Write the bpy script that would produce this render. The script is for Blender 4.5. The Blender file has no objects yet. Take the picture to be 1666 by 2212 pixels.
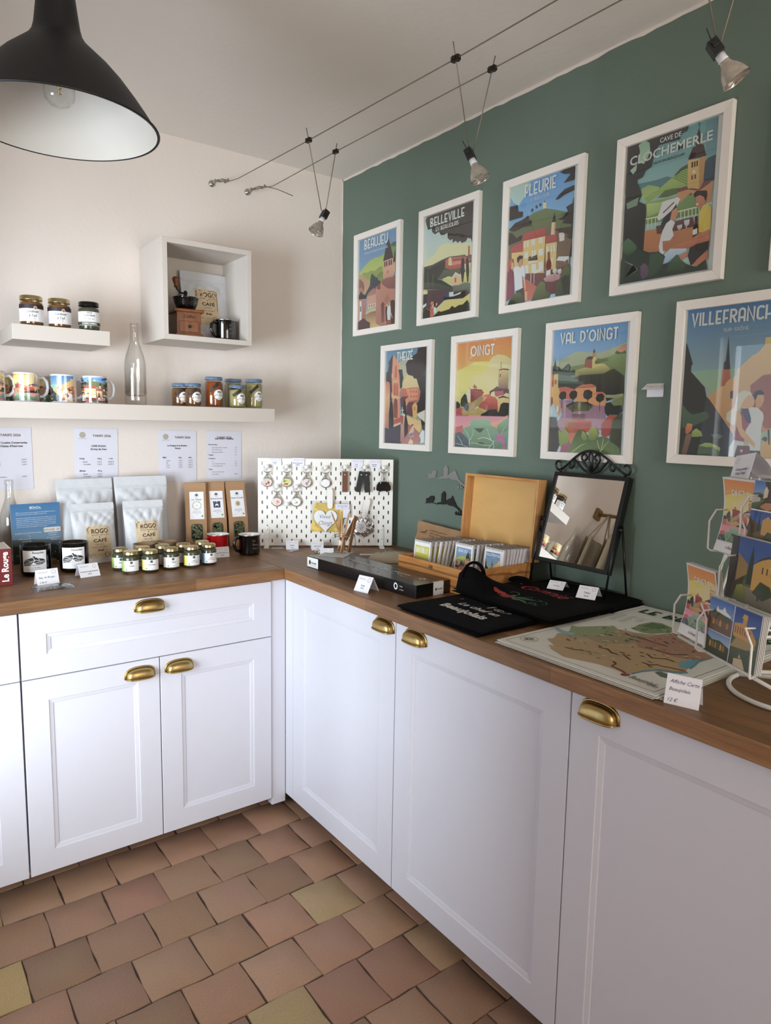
import bpy, bmesh, math, random
from mathutils import Matrix, Vector
D = bpy.data
SC = bpy.context.scene
COL = SC.collection
PI = math.pi
rnd = random.Random(7)

# ------------------------------------------------------------------ camera, light, exposure
def S(h):
    out = []
    for i in (0, 2, 4):
        c = int(h[i:i+2], 16) / 255
        out.append(c/12.92 if c <= .04045 else ((c+.055)/1.055)**2.4)
    return (out[0], out[1], out[2], 1.0)

cam_data = D.cameras.new('camera')
cam = D.objects.new('camera', cam_data); COL.objects.link(cam)
YAW, PITCH, ROLL = .634398, -.123764, .017501
fw = Vector((math.cos(PITCH)*math.sin(YAW), math.cos(PITCH)*math.cos(YAW), math.sin(PITCH)))
rt = Vector((math.cos(YAW), -math.sin(YAW), 0)); up = rt.cross(fw)
r2 = rt*math.cos(ROLL) + up*math.sin(ROLL); u2 = up*math.cos(ROLL) - rt*math.sin(ROLL)
m = Matrix.Identity(4)
for i in range(3):
    m[i][0] = r2[i]; m[i][1] = u2[i]; m[i][2] = -fw[i]
m.translation = Vector((-1.79345, -2.80482, 1.42882))
cam.matrix_world = m
cam_data.sensor_fit = 'VERTICAL'; cam_data.sensor_height = 24
cam_data.lens = 1518.21 * 24 / 2212
cam_data.clip_start = .05
SC.camera = cam
SC.view_settings.view_transform = 'Standard'; SC.view_settings.look = 'None'
SC.view_settings.gamma = 1; SC.view_settings.use_curve_mapping = False
SC.view_settings.exposure = 0.0

w = D.worlds.new('sky'); SC.world = w; w.use_nodes = True
bg = w.node_tree.nodes['Background']
bg.inputs[0].default_value = (.72, .84, 1, 1); bg.inputs[1].default_value = 1.6

def area(name, loc, rot, sx, sy, power, col):
    l = D.lights.new(name, 'AREA'); l.shape = 'RECTANGLE'; l.size = sx; l.size_y = sy
    l.energy = power; l.color = col
    o = D.objects.new(name, l); COL.objects.link(o); o.location = loc; o.rotation_euler = rot
    return o
XL = -2.12          # left wall
YF = -4.6           # wall behind the camera
WIN = (-1.72, -.66, .42, 1.95)      # glazed door in the left wall: y0, y1, z0, z1
FILL_WIN = (-1.7, -.25, .8, 2.3)     # unseen opening added in the wall behind for fill light: x0, x1, z0, z1
area('door_daylight', (-3.9, -2.45, 1.15), (PI/2-.03, 0, -PI/2+.55), 2.2, 1.6, 345, (.82, .9, 1))
area('rear_fill', ((FILL_WIN[0]+FILL_WIN[1])/2, YF-.3, 1.5), (PI/2+.38, 0, 0), 1.5, 1.6, 64, (1, .9, .8))  # warm fill lamp added behind the camera, tilted up to lift the ceiling

# ------------------------------------------------------------------ materials
MATS = {}
def nodemat(name):
    mt = D.materials.new(name); mt.use_nodes = True
    MATS[name] = mt
    nt = mt.node_tree
    return mt, nt, nt.nodes['Principled BSDF'], nt.nodes['Material Output']
def N(nt, t, **kw):
    n = nt.nodes.new(t)
    for k, v in kw.items():
        if hasattr(n, k): setattr(n, k, v)
        else: n.inputs[k].default_value = v
    return n
def mix(nt, fac, a, b):
    n = nt.nodes.new('ShaderNodeMix'); n.data_type = 'RGBA'
    for s, v in ((n.inputs[0], fac), (n.inputs[6], a), (n.inputs[7], b)):
        if hasattr(v, 'links') or hasattr(v, 'is_linked'): nt.links.new(v, s)
        else: s.default_value = v
    return n.outputs[2]
def mat(name, col, rough=.5, metal=0, var=.06, vscale=30, bump=0, bscale=200, coat=0, sheen=0, spec=.5, stretch=(1, 1, 1)):
    mt, nt, p, out = nodemat(name)
    c = S(col) if isinstance(col, str) else col
    tc = N(nt, 'ShaderNodeTexCoord'); mp = N(nt, 'ShaderNodeMapping'); mp.inputs['Scale'].default_value = stretch
    nt.links.new(tc.outputs['Object'], mp.inputs[0])
    nz = N(nt, 'ShaderNodeTexNoise'); nz.inputs['Scale'].default_value = vscale; nz.inputs['Detail'].default_value = 4
    nt.links.new(mp.outputs[0], nz.inputs['Vector'])
    lo = tuple(x*(1-var*1.6) for x in c[:3])+(1,); hi = tuple(min(1, x*(1+var*1.6)) for x in c[:3])+(1,)
    nt.links.new(mix(nt, nz.outputs[0], lo, hi), p.inputs['Base Color'])
    p.inputs['Roughness'].default_value = rough; p.inputs['Metallic'].default_value = metal
    p.inputs['Coat Weight'].default_value = coat; p.inputs['Coat Roughness'].default_value = .08
    p.inputs['Sheen Weight'].default_value = sheen
    p.inputs['Specular IOR Level'].default_value = spec
    if bump:
        b = N(nt, 'ShaderNodeTexNoise'); b.inputs['Scale'].default_value = bscale; b.inputs['Detail'].default_value = 5
        nt.links.new(mp.outputs[0], b.inputs['Vector'])
        bn = N(nt, 'ShaderNodeBump'); bn.inputs['Strength'].default_value = bump; bn.inputs['Distance'].default_value = .01
        nt.links.new(b.outputs[0], bn.inputs['Height']); nt.links.new(bn.outputs[0], p.inputs['Normal'])
    return mt
def printmat(name, rough, coat=0, fine=0):
    mt, nt, p, out = nodemat(name)
    a = N(nt, 'ShaderNodeAttribute'); a.attribute_name = 'Col'
    nz = N(nt, 'ShaderNodeTexNoise'); nz.inputs['Scale'].default_value = 260; nz.inputs['Detail'].default_value = 3
    tc = N(nt, 'ShaderNodeTexCoord'); nt.links.new(tc.outputs['Object'], nz.inputs['Vector'])
    mr = N(nt, 'ShaderNodeMapRange'); mr.inputs[1].default_value = .3; mr.inputs[2].default_value = .7
    mr.inputs[3].default_value = 1-fine; mr.inputs[4].default_value = 1+fine*.4
    nt.links.new(nz.outputs[0], mr.inputs[0])
    mx = N(nt, 'ShaderNodeVectorMath', operation='SCALE')
    nt.links.new(a.outputs['Color'], mx.inputs[0]); nt.links.new(mr.outputs[0], mx.inputs['Scale'])
    nt.links.new(mx.outputs[0], p.inputs['Base Color'])
    p.inputs['Roughness'].default_value = rough; p.inputs['Coat Weight'].default_value = coat; p.inputs['Coat Roughness'].default_value = .05
    return mt
def glassmat(name, tint, edge=.45, refl=1.0, density=0.0, body=None):
    """thin clear glass: see-through with darker edges and sharp reflections"""
    mt, nt, p, out = nodemat(name); nt.nodes.remove(p)
    lw = N(nt, 'ShaderNodeLayerWeight'); lw.inputs['Blend'].default_value = .5
    tr = N(nt, 'ShaderNodeBsdfTransparent')
    t = S(tint) if isinstance(tint, str) else tint
    e = tuple(x*edge for x in t[:3])+(1,)
    pf = N(nt, 'ShaderNodeMath', operation='POWER'); pf.inputs[1].default_value = 3; nt.links.new(lw.outputs['Facing'], pf.inputs[0])
    nt.links.new(mix(nt, pf.outputs[0], t, e), tr.inputs[0])
    gl = N(nt, 'ShaderNodeBsdfGlossy'); gl.inputs['Roughness'].default_value = .02
    gl.inputs[0].default_value = (refl, refl, refl, 1)
    l2 = N(nt, 'ShaderNodeLayerWeight'); l2.inputs['Blend'].default_value = .5
    pw = N(nt, 'ShaderNodeMath', operation='POWER'); pw.inputs[1].default_value = 5; nt.links.new(l2.outputs['Facing'], pw.inputs[0])
    ma = N(nt, 'ShaderNodeMath', operation='MULTIPLY_ADD'); ma.inputs[1].default_value = .8; ma.inputs[2].default_value = .04; nt.links.new(pw.outputs[0], ma.inputs[0])
    ms = N(nt, 'ShaderNodeMixShader')
    nt.links.new(ma.outputs[0], ms.inputs[0]); nt.links.new(tr.outputs[0], ms.inputs[1]); nt.links.new(gl.outputs[0], ms.inputs[2])
    nt.links.new(ms.outputs[0], out.inputs[0])
    return mt
def woodmat(name, a, b, c, axis, stave=None, rough=.45, grain=1.0, ring=0):
    """oak or pine with the grain along one object axis; stave=(width,length) glues up strips"""
    mt, nt, p, out = nodemat(name)
    tc = N(nt, 'ShaderNodeTexCoord'); mp = N(nt, 'ShaderNodeMapping')
    nt.links.new(tc.outputs['Object'], mp.inputs[0])
    sc = [9, 9, 9]; sc[axis] = .7; mp.inputs['Scale'].default_value = sc
    nz = N(nt, 'ShaderNodeTexNoise'); nz.inputs['Scale'].default_value = 6*grain; nz.inputs['Detail'].default_value = 6; nz.inputs['Distortion'].default_value = .6
    nt.links.new(mp.outputs[0], nz.inputs['Vector'])
    mp2 = N(nt, 'ShaderNodeMapping'); sc2 = [70, 70, 70]; sc2[axis] = 2.5; mp2.inputs['Scale'].default_value = sc2
    nt.links.new(tc.outputs['Object'], mp2.inputs[0])
    fz = N(nt, 'ShaderNodeTexNoise'); fz.inputs['Scale'].default_value = 4; fz.inputs['Detail'].default_value = 4
    nt.links.new(mp2.outputs[0], fz.inputs['Vector'])
    r1 = N(nt, 'ShaderNodeMapRange'); r1.inputs[1].default_value = .3; r1.inputs[2].default_value = .7
    nt.links.new(nz.outputs[0], r1.inputs[0])
    r2 = N(nt, 'ShaderNodeMapRange'); r2.inputs[1].default_value = .45; r2.inputs[2].default_value = .75
    nt.links.new(fz.outputs[0], r2.inputs[0])
    col = mix(nt, r1.outputs[0], S(a), S(b))
    m2 = N(nt, 'ShaderNodeMath', operation='MULTIPLY'); m2.inputs[1].default_value = .55
    nt.links.new(r2.outputs[0], m2.inputs[0])
    col = mix(nt, m2.outputs[0], col, S(c))
    if ring:
        wv = N(nt, 'ShaderNodeTexWave'); wv.inputs['Scale'].default_value = ring; wv.inputs['Distortion'].default_value = 6; wv.inputs['Detail'].default_value = 2
        wv.inputs['Detail Scale'].default_value = .8; wv.bands_direction = 'Z' if axis != 2 else 'Y'
        mp3 = N(nt, 'ShaderNodeMapping'); s3 = [1, 1, 1]; s3[axis] = .18; mp3.inputs['Scale'].default_value = s3
        nt.links.new(tc.outputs['Object'], mp3.inputs[0]); nt.links.new(mp3.outputs[0], wv.inputs['Vector'])
        r3 = N(nt, 'ShaderNodeMapRange'); r3.inputs[1].default_value = .82; r3.inputs[2].default_value = 1; r3.inputs[4].default_value = .75
        nt.links.new(wv.outputs['Fac'], r3.inputs[0])
        col = mix(nt, r3.outputs[0], col, S(c))
    if stave:
        br = N(nt, 'ShaderNodeTexBrick'); br.offset = .37; br.offset_frequency = 2
        br.inputs['Color1'].default_value = (.62, .62, .62, 1); br.inputs['Color2'].default_value = (1.0, 1.0, 1.0, 1)
        br.inputs['Mortar'].default_value = (.5, .5, .5, 1)
        br.inputs['Scale'].default_value = 1; br.inputs['Mortar Size'].default_value = .0006; br.inputs['Bias'].default_value = 0
        br.inputs['Brick Width'].default_value = stave[1]; br.inputs['Row Height'].default_value = stave[0]
        mb_ = N(nt, 'ShaderNodeMapping')
        if axis == 1: mb_.inputs['Rotation'].default_value = (0, 0, PI/2)
        nt.links.new(tc.outputs['Object'], mb_.inputs[0]); nt.links.new(mb_.outputs[0], br.inputs['Vector'])
        vm = N(nt, 'ShaderNodeVectorMath', operation='MULTIPLY')
        nt.links.new(col, vm.inputs[0]); nt.links.new(br.outputs[0], vm.inputs[1]); col = vm.outputs[0]
    nt.links.new(col, p.inputs['Base Color'])
    p.inputs['Roughness'].default_value = rough
    bn = N(nt, 'ShaderNodeBump'); bn.inputs['Strength'].default_value = .06; bn.inputs['Distance'].default_value = .003
    nt.links.new(fz.outputs[0], bn.inputs['Height']); nt.links.new(bn.outputs[0], p.inputs['Normal'])
    return mt

PRINT = printmat('printed_paper', .55)
GLOSS = printmat('glossy_print', .28, .25)
TILE = printmat('terracotta', .62, 0, .16)
CERAM = printmat('glazed_print', .12, .6)
WALLW = mat('white_wall_paint', 'e3d7cf', .85, var=.02, vscale=3, bump=.12, bscale=60)
WALLG = mat('green_wall_paint', '69796d', .75, var=.03, vscale=3, bump=.1, bscale=80)
CEILM = mat('ceiling_paint', 'e8e0d8', .9, var=.03, vscale=2, bump=.1, bscale=40)
LACQ = mat('white_lacquer', 'dad9e2', .38, var=.01)
LACK = mat('white_foil_shelf', 'cfc5bc', .45, var=.01)
FRAMEW = mat('white_frame', 'efe8e0', .5, var=.02)
DARKGAP = mat('dark_plinth', '5a5450', .7)
BRASS = mat('brushed_brass', 'b69c66', .36, 1, var=.08, vscale=60, stretch=(8, 1, 1))
GOLD = mat('gold_lid', 'cdbb8c', .28, 1, var=.04)
STEEL = mat('steel', 'b9b6b0', .25, 1, var=.05)
DSTEEL = mat('tarnished_wire', '857b6f', .5, .5, var=.1)
BLACKM = mat('black_enamel_metal', '0c0c0d', .35, 0, var=.1)
LAMPB = mat('lamp_black', '0c0c0e', .5, 0, var=.1)
LAMPW = mat('lamp_white', 'c4bdb4', .55, var=.01)
ENAM = mat('black_enamel', '08080a', .08, 0, var=.1, coat=.8)
ENAMR = mat('red_enamel', 'b3161c', .1, 0, var=.05, coat=.8)
ENAMW = mat('white_enamel', 'eceae6', .15, var=.01, coat=.5)
POUCH = mat('white_matte_foil', 'cfd0d4', .42, var=.03, vscale=12, bump=.25, bscale=28)
KRAFT = mat('kraft_paper', 'a9835f', .7, var=.08, vscale=14, bump=.12, bscale=30)
CARDB = mat('grey_brown_board', 'a08365', .75, var=.05)
HERB = mat('dried_herbs', '5c6044', .8, var=.55, vscale=420, bump=1.0, bscale=420)
WAX = mat('candle_wax', 'e6dcc0', .5, var=.02)
CLOTH = mat('black_cotton', '060607', .95, var=.2, vscale=300, bump=.25, bscale=600, spec=.15)
NAVY = mat('navy_cotton', '0a0b11', .95, var=.2, vscale=300, bump=.25, bscale=600, spec=.15)
LINEN = mat('natural_linen', 'b9ad98', .9, var=.08, vscale=200, bump=.3, bscale=500)
MAGB = mat('black_magnet', '101012', .5)
MAGS = mat('grey_magnet', '9a9a98', .4, .6)
WIREW = mat('white_wire', 'e6e4de', .4, var=.02)
PAPER = mat('white_paper', 'eceaf0', .7, var=.01)
PEGW = mat('white_steel_board', 'f0ece6', .45, var=.01)
LEATHB = mat('brown_leather', '6d4029', .55, var=.12, bump=.2, bscale=300)
LEATHK = mat('black_leather', '141416', .5, var=.12, bump=.2, bscale=300)
PENCIL = mat('bare_pencil_wood', 'c79a6b', .55, var=.08, vscale=40, stretch=(6, 6, 1))
LEAD = mat('graphite', '2e2a2a', .5)
FOILB = mat('silver_foil', 'd5d3d4', .18, .9, var=.1, bump=.6, bscale=45)
YELLOW = mat('yellow_cloth', 'ecca6e', .75, var=.1, vscale=25, bump=.3, bscale=40)
PLY = mat('plywood', 'd8ab6a', .55, var=.08, vscale=8, stretch=(1, 1, 3))
HOLDER = mat('lamp_holder_black', '101010', .45)
CERW = mat('white_porcelain', 'e6e6ea', .2, var=.01)
MIRR = mat('mirror_silver', 'f4f4f2', .0, 1, var=0)
GLASS = glassmat('clear_glass', 'fdfdfc', .62)
PANE = glassmat('picture_glass', 'fafcfb', .9)
AMBER = glassmat('dark_amber_glass', '6e5a22', .35)
PLAST = glassmat('clear_plastic', 'f0f2f4', .8)
HONEY = mat('amber_honey', '8a4212', .12, var=.04, coat=.5)
HONEYD = mat('brown_honey', '744a24', .12, var=.04, coat=.5)
HONEYL = mat('pale_honey', 'a59c68', .12, var=.04, coat=.5)
OAKX = woodmat('oak_worktop_along_x', 'a3774d', '835a37', '604026', 0, (.042, .7))
OAKY = woodmat('oak_worktop_along_y', 'a3774d', '835a37', '604026', 1, (.042, .7))
PINE = woodmat('pine_box', 'd39a5a', 'b9783f', '7c4520', 1, None, .5, .8, 9)
PINEV = woodmat('pine_lid', 'd2a068', 'b98450', '8a5a30', 2, None, .5, .8)
GRIND = woodmat('stained_beech', '8a5026', '6c3a18', '4a260f', 2, None, .35)
STICK = woodmat('beech_stick', 'a9784c', '8c5f38', '6a4424', 2, None, .5)
SHELFW = woodmat('wooden_peg', '9a7a50', '7c5c36', '5a4024', 0, None, .5)

# ------------------------------------------------------------------ mesh builder
WHITE = (1, 1, 1, 1)
def lerp(a, b, t): return tuple(x+(y-x)*t for x, y in zip(a, b))
class MB:
    def __init__(s, M=None): s.v = []; s.f = []; s.m = []; s.c = []; s.sm = []; s.M = M or Matrix()
    def add(s, vs, fs, mat=0, col=WHITE, smooth=False):
        k = len(s.v); M = s.M
        s.v += [M @ Vector(v) for v in vs]
        for f in fs:
            s.f.append([k+i for i in f]); s.m.append(mat); s.sm.append(smooth)
            s.c.append([col[i] for i in f] if isinstance(col, list) else [col]*len(f))
    def box(s, x0, x1, y0, y1, z0, z1, mat=0, col=WHITE):
        s.add([(x0,y0,z0),(x1,y0,z0),(x1,y1,z0),(x0,y1,z0),(x0,y0,z1),(x1,y0,z1),(x1,y1,z1),(x0,y1,z1)],
              [(0,3,2,1),(4,5,6,7),(0,1,5,4),(1,2,6,5),(2,3,7,6),(3,0,4,7)], mat, col)
    def poly(s, pts, z=0, col=WHITE, mat=0, col2=None):
        """flat polygon in the local XY plane; col2 = colour at the lowest point"""
        if len(pts) < 3: return
        c = col
        if col2 is not None and col2 != col:
            ys = [p[1] for p in pts]; a, b = min(ys), max(ys)
            c = [lerp(col2, col, (y-a)/max(1e-9, b-a)) for y in ys]
        s.add([(p[0], p[1], z) for p in pts], [tuple(range(len(pts)))], mat, c)
    def rect(s, x0, x1, y0, y1, z=0, col=WHITE, mat=0, col2=None):
        s.poly([(x0,y0),(x1,y0),(x1,y1),(x0,y1)], z, col, mat, col2)
    def grid(s, nx, ny, fn, mat=0, col=WHITE, smooth=True):
        vs = [fn(i/nx, j/ny) for j in range(ny+1) for i in range(nx+1)]
        fs = [(j*(nx+1)+i, j*(nx+1)+i+1, (j+1)*(nx+1)+i+1, (j+1)*(nx+1)+i) for j in range(ny) for i in range(nx)]
        c = col
        if callable(col): c = [col(i/nx, j/ny) for j in range(ny+1) for i in range(nx+1)]
        s.add(vs, fs, mat, c, smooth)
    def prism(s, pts, z0, z1, mat=0, col=WHITE):
        n = len(pts)
        s.add([(p[0],p[1],z0) for p in pts]+[(p[0],p[1],z1) for p in pts],
              [tuple(range(n))[::-1], tuple(range(n, 2*n))]+[(i,(i+1)%n,n+(i+1)%n,n+i) for i in range(n)], mat, col)
    def lathe(s, prof, n=32, c=(0,0,0), mat=0, col=WHITE, smooth=True, mats=None, ang=(0, 2*PI)):
        full = abs(ang[1]-ang[0]-2*PI) < 1e-6; k = n if full else n+1
        vs = []; 
        for r, z in prof:
            for i in range(k):
                a = ang[0]+(ang[1]-ang[0])*i/n
                vs.append((c[0]+r*math.cos(a), c[1]+r*math.sin(a), c[2]+z))
        for j in range(len(prof)-1):
            fs = []
            for i in range(n):
                i2 = (i+1) % k
                a, b, d, e = j*k+i, j*k+i2, (j+1)*k+i2, (j+1)*k+i
                if prof[j][0] < 1e-6: fs.append((a, d, e))
                elif prof[j+1][0] < 1e-6: fs.append((a, b, d))
                else: fs.append((a, b, d, e))
            if j == 0: s_k = len(s.v); s.v += [s.M @ Vector(v) for v in vs]
            for f in fs:
                s.f.append([s_k+i for i in f]); s.m.append(mats[j] if mats else mat); s.c.append([col]*len(f)); s.sm.append(smooth)
    def tube(s, pts, r, n=8, closed=False, mat=0, col=WHITE, flat=None):
        P = [Vector(p) for p in pts]; L = len(P); vs = []; up0 = None
        for i, p in enumerate(P):
            a = P[(i-1) % L] if (closed or i) else P[0]
            b = P[(i+1) % L] if (closed or i < L-1) else P[-1]
            t = (b-a); t = t.normalized() if t.length > 1e-9 else Vector((0,0,1))
            if up0 is None:
                up0 = Vector((0,0,1)) if abs(t.z) < .9 else Vector((1,0,0))
            x = t.cross(up0)
            if x.length < 1e-6: x = t.cross(Vector((1,0,0)))
            x.normalize(); y = x.cross(t).normalized(); up0 = y
            rr = r[i] if isinstance(r, (list, tuple)) else r
            for k in range(n):
                an = 2*PI*k/n
                vs.append(p + x*math.cos(an)*rr + y*math.sin(an)*rr*(flat or 1))
        fs = []
        for i in range(L if closed else L-1):
            j = (i+1) % L
            for k in range(n):
                k2 = (k+1) % n
                fs.append((i*n+k, i*n+k2, j*n+k2, j*n+k))
        if not closed: fs += [tuple(range(n))[::-1], tuple(range((L-1)*n, L*n))]
        s.add(vs, fs, mat, col, True)
    def ribbon(s, pts, w, z=0, col=WHITE, mat=0, closed=False):
        """flat stroke of width w in the local XY plane with mitred joints"""
        n = len(pts); A = []; B = []
        for i in range(n):
            p = Vector(pts[i][:2])
            d1 = (p-Vector(pts[i-1][:2])) if (i or closed) else None
            d2 = (Vector(pts[(i+1) % n][:2])-p) if (i < n-1 or closed) else None
            d1 = d1 or d2; d2 = d2 or d1
            if d1.length < 1e-9: d1 = d2
            if d2.length < 1e-9: d2 = d1
            a = d1.normalized(); b = d2.normalized(); t = a+b
            t = t.normalized() if t.length > 1e-3 else a
            nn = Vector((-t.y, t.x)); k = max(.45, nn.dot(Vector((-a.y, a.x))))
            A.append(p+nn*w/2/k); B.append(p-nn*w/2/k)
        vs = [(a.x, a.y, z) for a in A]+[(b.x, b.y, z) for b in B]
        fs = [(i, (i+1) % n, n+(i+1) % n, n+i) for i in range(n if closed else n-1)]
        s.add(vs, fs, mat, col)
    def map(s, fn): s.v = [Vector(fn(v)) for v in s.v]; return s
    def merge(s, o, M=None, mat=None):
        k = len(s.v); M = M or Matrix()
        s.v += [M @ v for v in o.v]
        s.f += [[k+i for i in f] for f in o.f]; s.m += (o.m if mat is None else [mat]*len(o.m)); s.c += o.c; s.sm += o.sm
    def cut(s, axis, cs):
        """slice every face along planes so that large prints can be bent"""
        me = s.mesh('tmp'); bm = bmesh.new(); bm.from_mesh(me)
        for c in cs:
            co = [0,0,0]; co[axis] = c; no = [0,0,0]; no[axis] = 1
            bmesh.ops.bisect_plane(bm, geom=bm.verts[:]+bm.edges[:]+bm.faces[:], plane_co=co, plane_no=no, dist=1e-7)
        lay = bm.loops.layers.float_color['Col']
        bm.verts.index_update()
        s.v = [v.co.copy() for v in bm.verts]; s.f = []; s.m = []; s.c = []; s.sm = []
        for f in bm.faces:
            s.f.append([v.index for v in f.verts]); s.m.append(f.material_index); s.sm.append(f.smooth)
            s.c.append([tuple(l[lay]) for l in f.loops])
        bm.free(); D.meshes.remove(me); return s
    def mesh(s, name):
        me = D.meshes.new(name); me.from_pydata([tuple(v) for v in s.v], [], s.f)
        at = me.color_attributes.new('Col', 'FLOAT_COLOR', 'CORNER')
        flat = []
        for c in s.c:
            for q in c: flat += q
        if len(flat) == len(at.data)*4: at.data.foreach_set('color', flat)
        me.polygons.foreach_set('material_index', s.m); me.polygons.foreach_set('use_smooth', s.sm)
        return me
    def build(s, name, mats, parent=None, loc=None, rot=None, bevel=0, solid=0, fix=True, sub=0):
        me = s.mesh(name)
        for mt in (mats if isinstance(mats, (list, tuple)) else [mats]): me.materials.append(mt)
        if fix:
            bm = bmesh.new(); bm.from_mesh(me); bmesh.ops.recalc_face_normals(bm, faces=bm.faces[:]); bm.to_mesh(me); bm.free()
        o = D.objects.new(name, me); COL.objects.link(o)
        if parent: o.parent = parent
        if loc: o.location = loc
        if rot: o.rotation_euler = rot
        if solid: md = o.modifiers.new('thickness', 'SOLIDIFY'); md.thickness = solid; md.offset = -1
        if sub: md = o.modifiers.new('smooth', 'SUBSURF'); md.levels = sub; md.render_levels = sub
        if bevel: md = o.modifiers.new('edge', 'BEVEL'); md.width = bevel; md.segments = 2; md.limit_method = 'ANGLE'; md.angle_limit = .6
        return o
def tag(o, label=None, cat=None, group=None, kind=None):
    if label: o['label'] = label
    if cat: o['category'] = cat
    if group: o['group'] = group
    if kind: o['kind'] = kind
    return o
def thing(name, label, cat, loc=(0,0,0), rot=(0,0,0), group=None):
    o = D.objects.new(name, None); COL.objects.link(o); o.empty_display_size = .02
    o.location = loc; o.rotation_euler = rot if isinstance(rot, tuple) else (0,0,rot)
    return tag(o, label, cat, group)
def dup(root, loc=None, rot=None, label=None, group=None):
    r = root.copy(); COL.objects.link(r)
    if loc is not None: r.location = loc
    if rot is not None: r.rotation_euler = rot if isinstance(rot, tuple) else (0,0,rot)
    if label: r['label'] = label
    if group: r['group'] = group
    for ch in list(root.children):
        c = ch.copy(); COL.objects.link(c); c.parent = r
        for g in ch.children:
            d = g.copy(); COL.objects.link(d); d.parent = c
    return r
def frame(o, X, Y):
    X = Vector(X).normalized(); Y = Vector(Y).normalized(); Z = X.cross(Y)
    M = Matrix.Identity(4)
    for i in range(3): M[i][0] = X[i]; M[i][1] = Y[i]; M[i][2] = Z[i]; M[i][3] = o[i]
    return M
def BACK(x, y, z): return frame((x, y, z), (1,0,0), (0,0,1))        # faces into the room from the white wall
def SIDE(x, y, z): return frame((x, y, z), (0,-1,0), (0,0,1))       # faces into the room from the green wall
def FLAT(x, y, z, a=0): return frame((x, y, z), (math.cos(a), math.sin(a), 0), (-math.sin(a), math.cos(a), 0))
def arc(cx, cy, rx, ry, a0, a1, n=8):
    return [(cx+rx*math.cos(math.radians(a0+(a1-a0)*i/n)), cy+ry*math.sin(math.radians(a0+(a1-a0)*i/n))) for i in range(n+1)]
def disc(cx, cy, rx, ry=None, n=20): return arc(cx, cy, rx, ry or rx, 0, 360*(n-1)/n, n-1)
def rrect(x0, x1, y0, y1, r, n=4):
    return arc(x1-r, y1-r, r, r, 0, 90, n)+arc(x0+r, y1-r, r, r, 90, 180, n)+arc(x0+r, y0+r, r, r, 180, 270, n)+arc(x1-r, y0+r, r, r, 270, 360, n)

# ------------------------------------------------------------------ lettering
_T = {}
def btext(mb, txt, size, x, y, z=0, align='L', col=(0,0,0,1), fit=None, bold=0, shear=0, sx=1, mat=0):
    k = (txt, bold, shear)
    if k not in _T:
        cu = D.curves.new('t', 'FONT'); cu.body = txt; cu.size = 1; cu.offset = bold; cu.shear = shear; cu.resolution_u = 2; cu.fill_mode = 'FRONT'
        ob = D.objects.new('t', cu); COL.objects.link(ob)
        me = ob.to_mesh()
        vs = [(v.co.x, v.co.y) for v in me.vertices]; fs = [tuple(p.vertices) for p in me.polygons]
        ob.to_mesh_clear(); D.objects.remove(ob); D.curves.remove(cu)
        _T[k] = (vs, fs)
    vs, fs = _T[k]
    if not vs: return
    x0 = min(v[0] for v in vs); x1 = max(v[0] for v in vs); wd = (x1-x0)*size*sx
    kx = size*sx
    if fit and wd > 0: kx *= fit/wd; wd = fit
    ox = x if align == 'L' else (x-wd/2 if align == 'C' else x-wd)
    mb.add([(ox+(v[0]-x0)*kx, y+v[1]*size, z) for v in vs], fs, mat, col)
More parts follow.
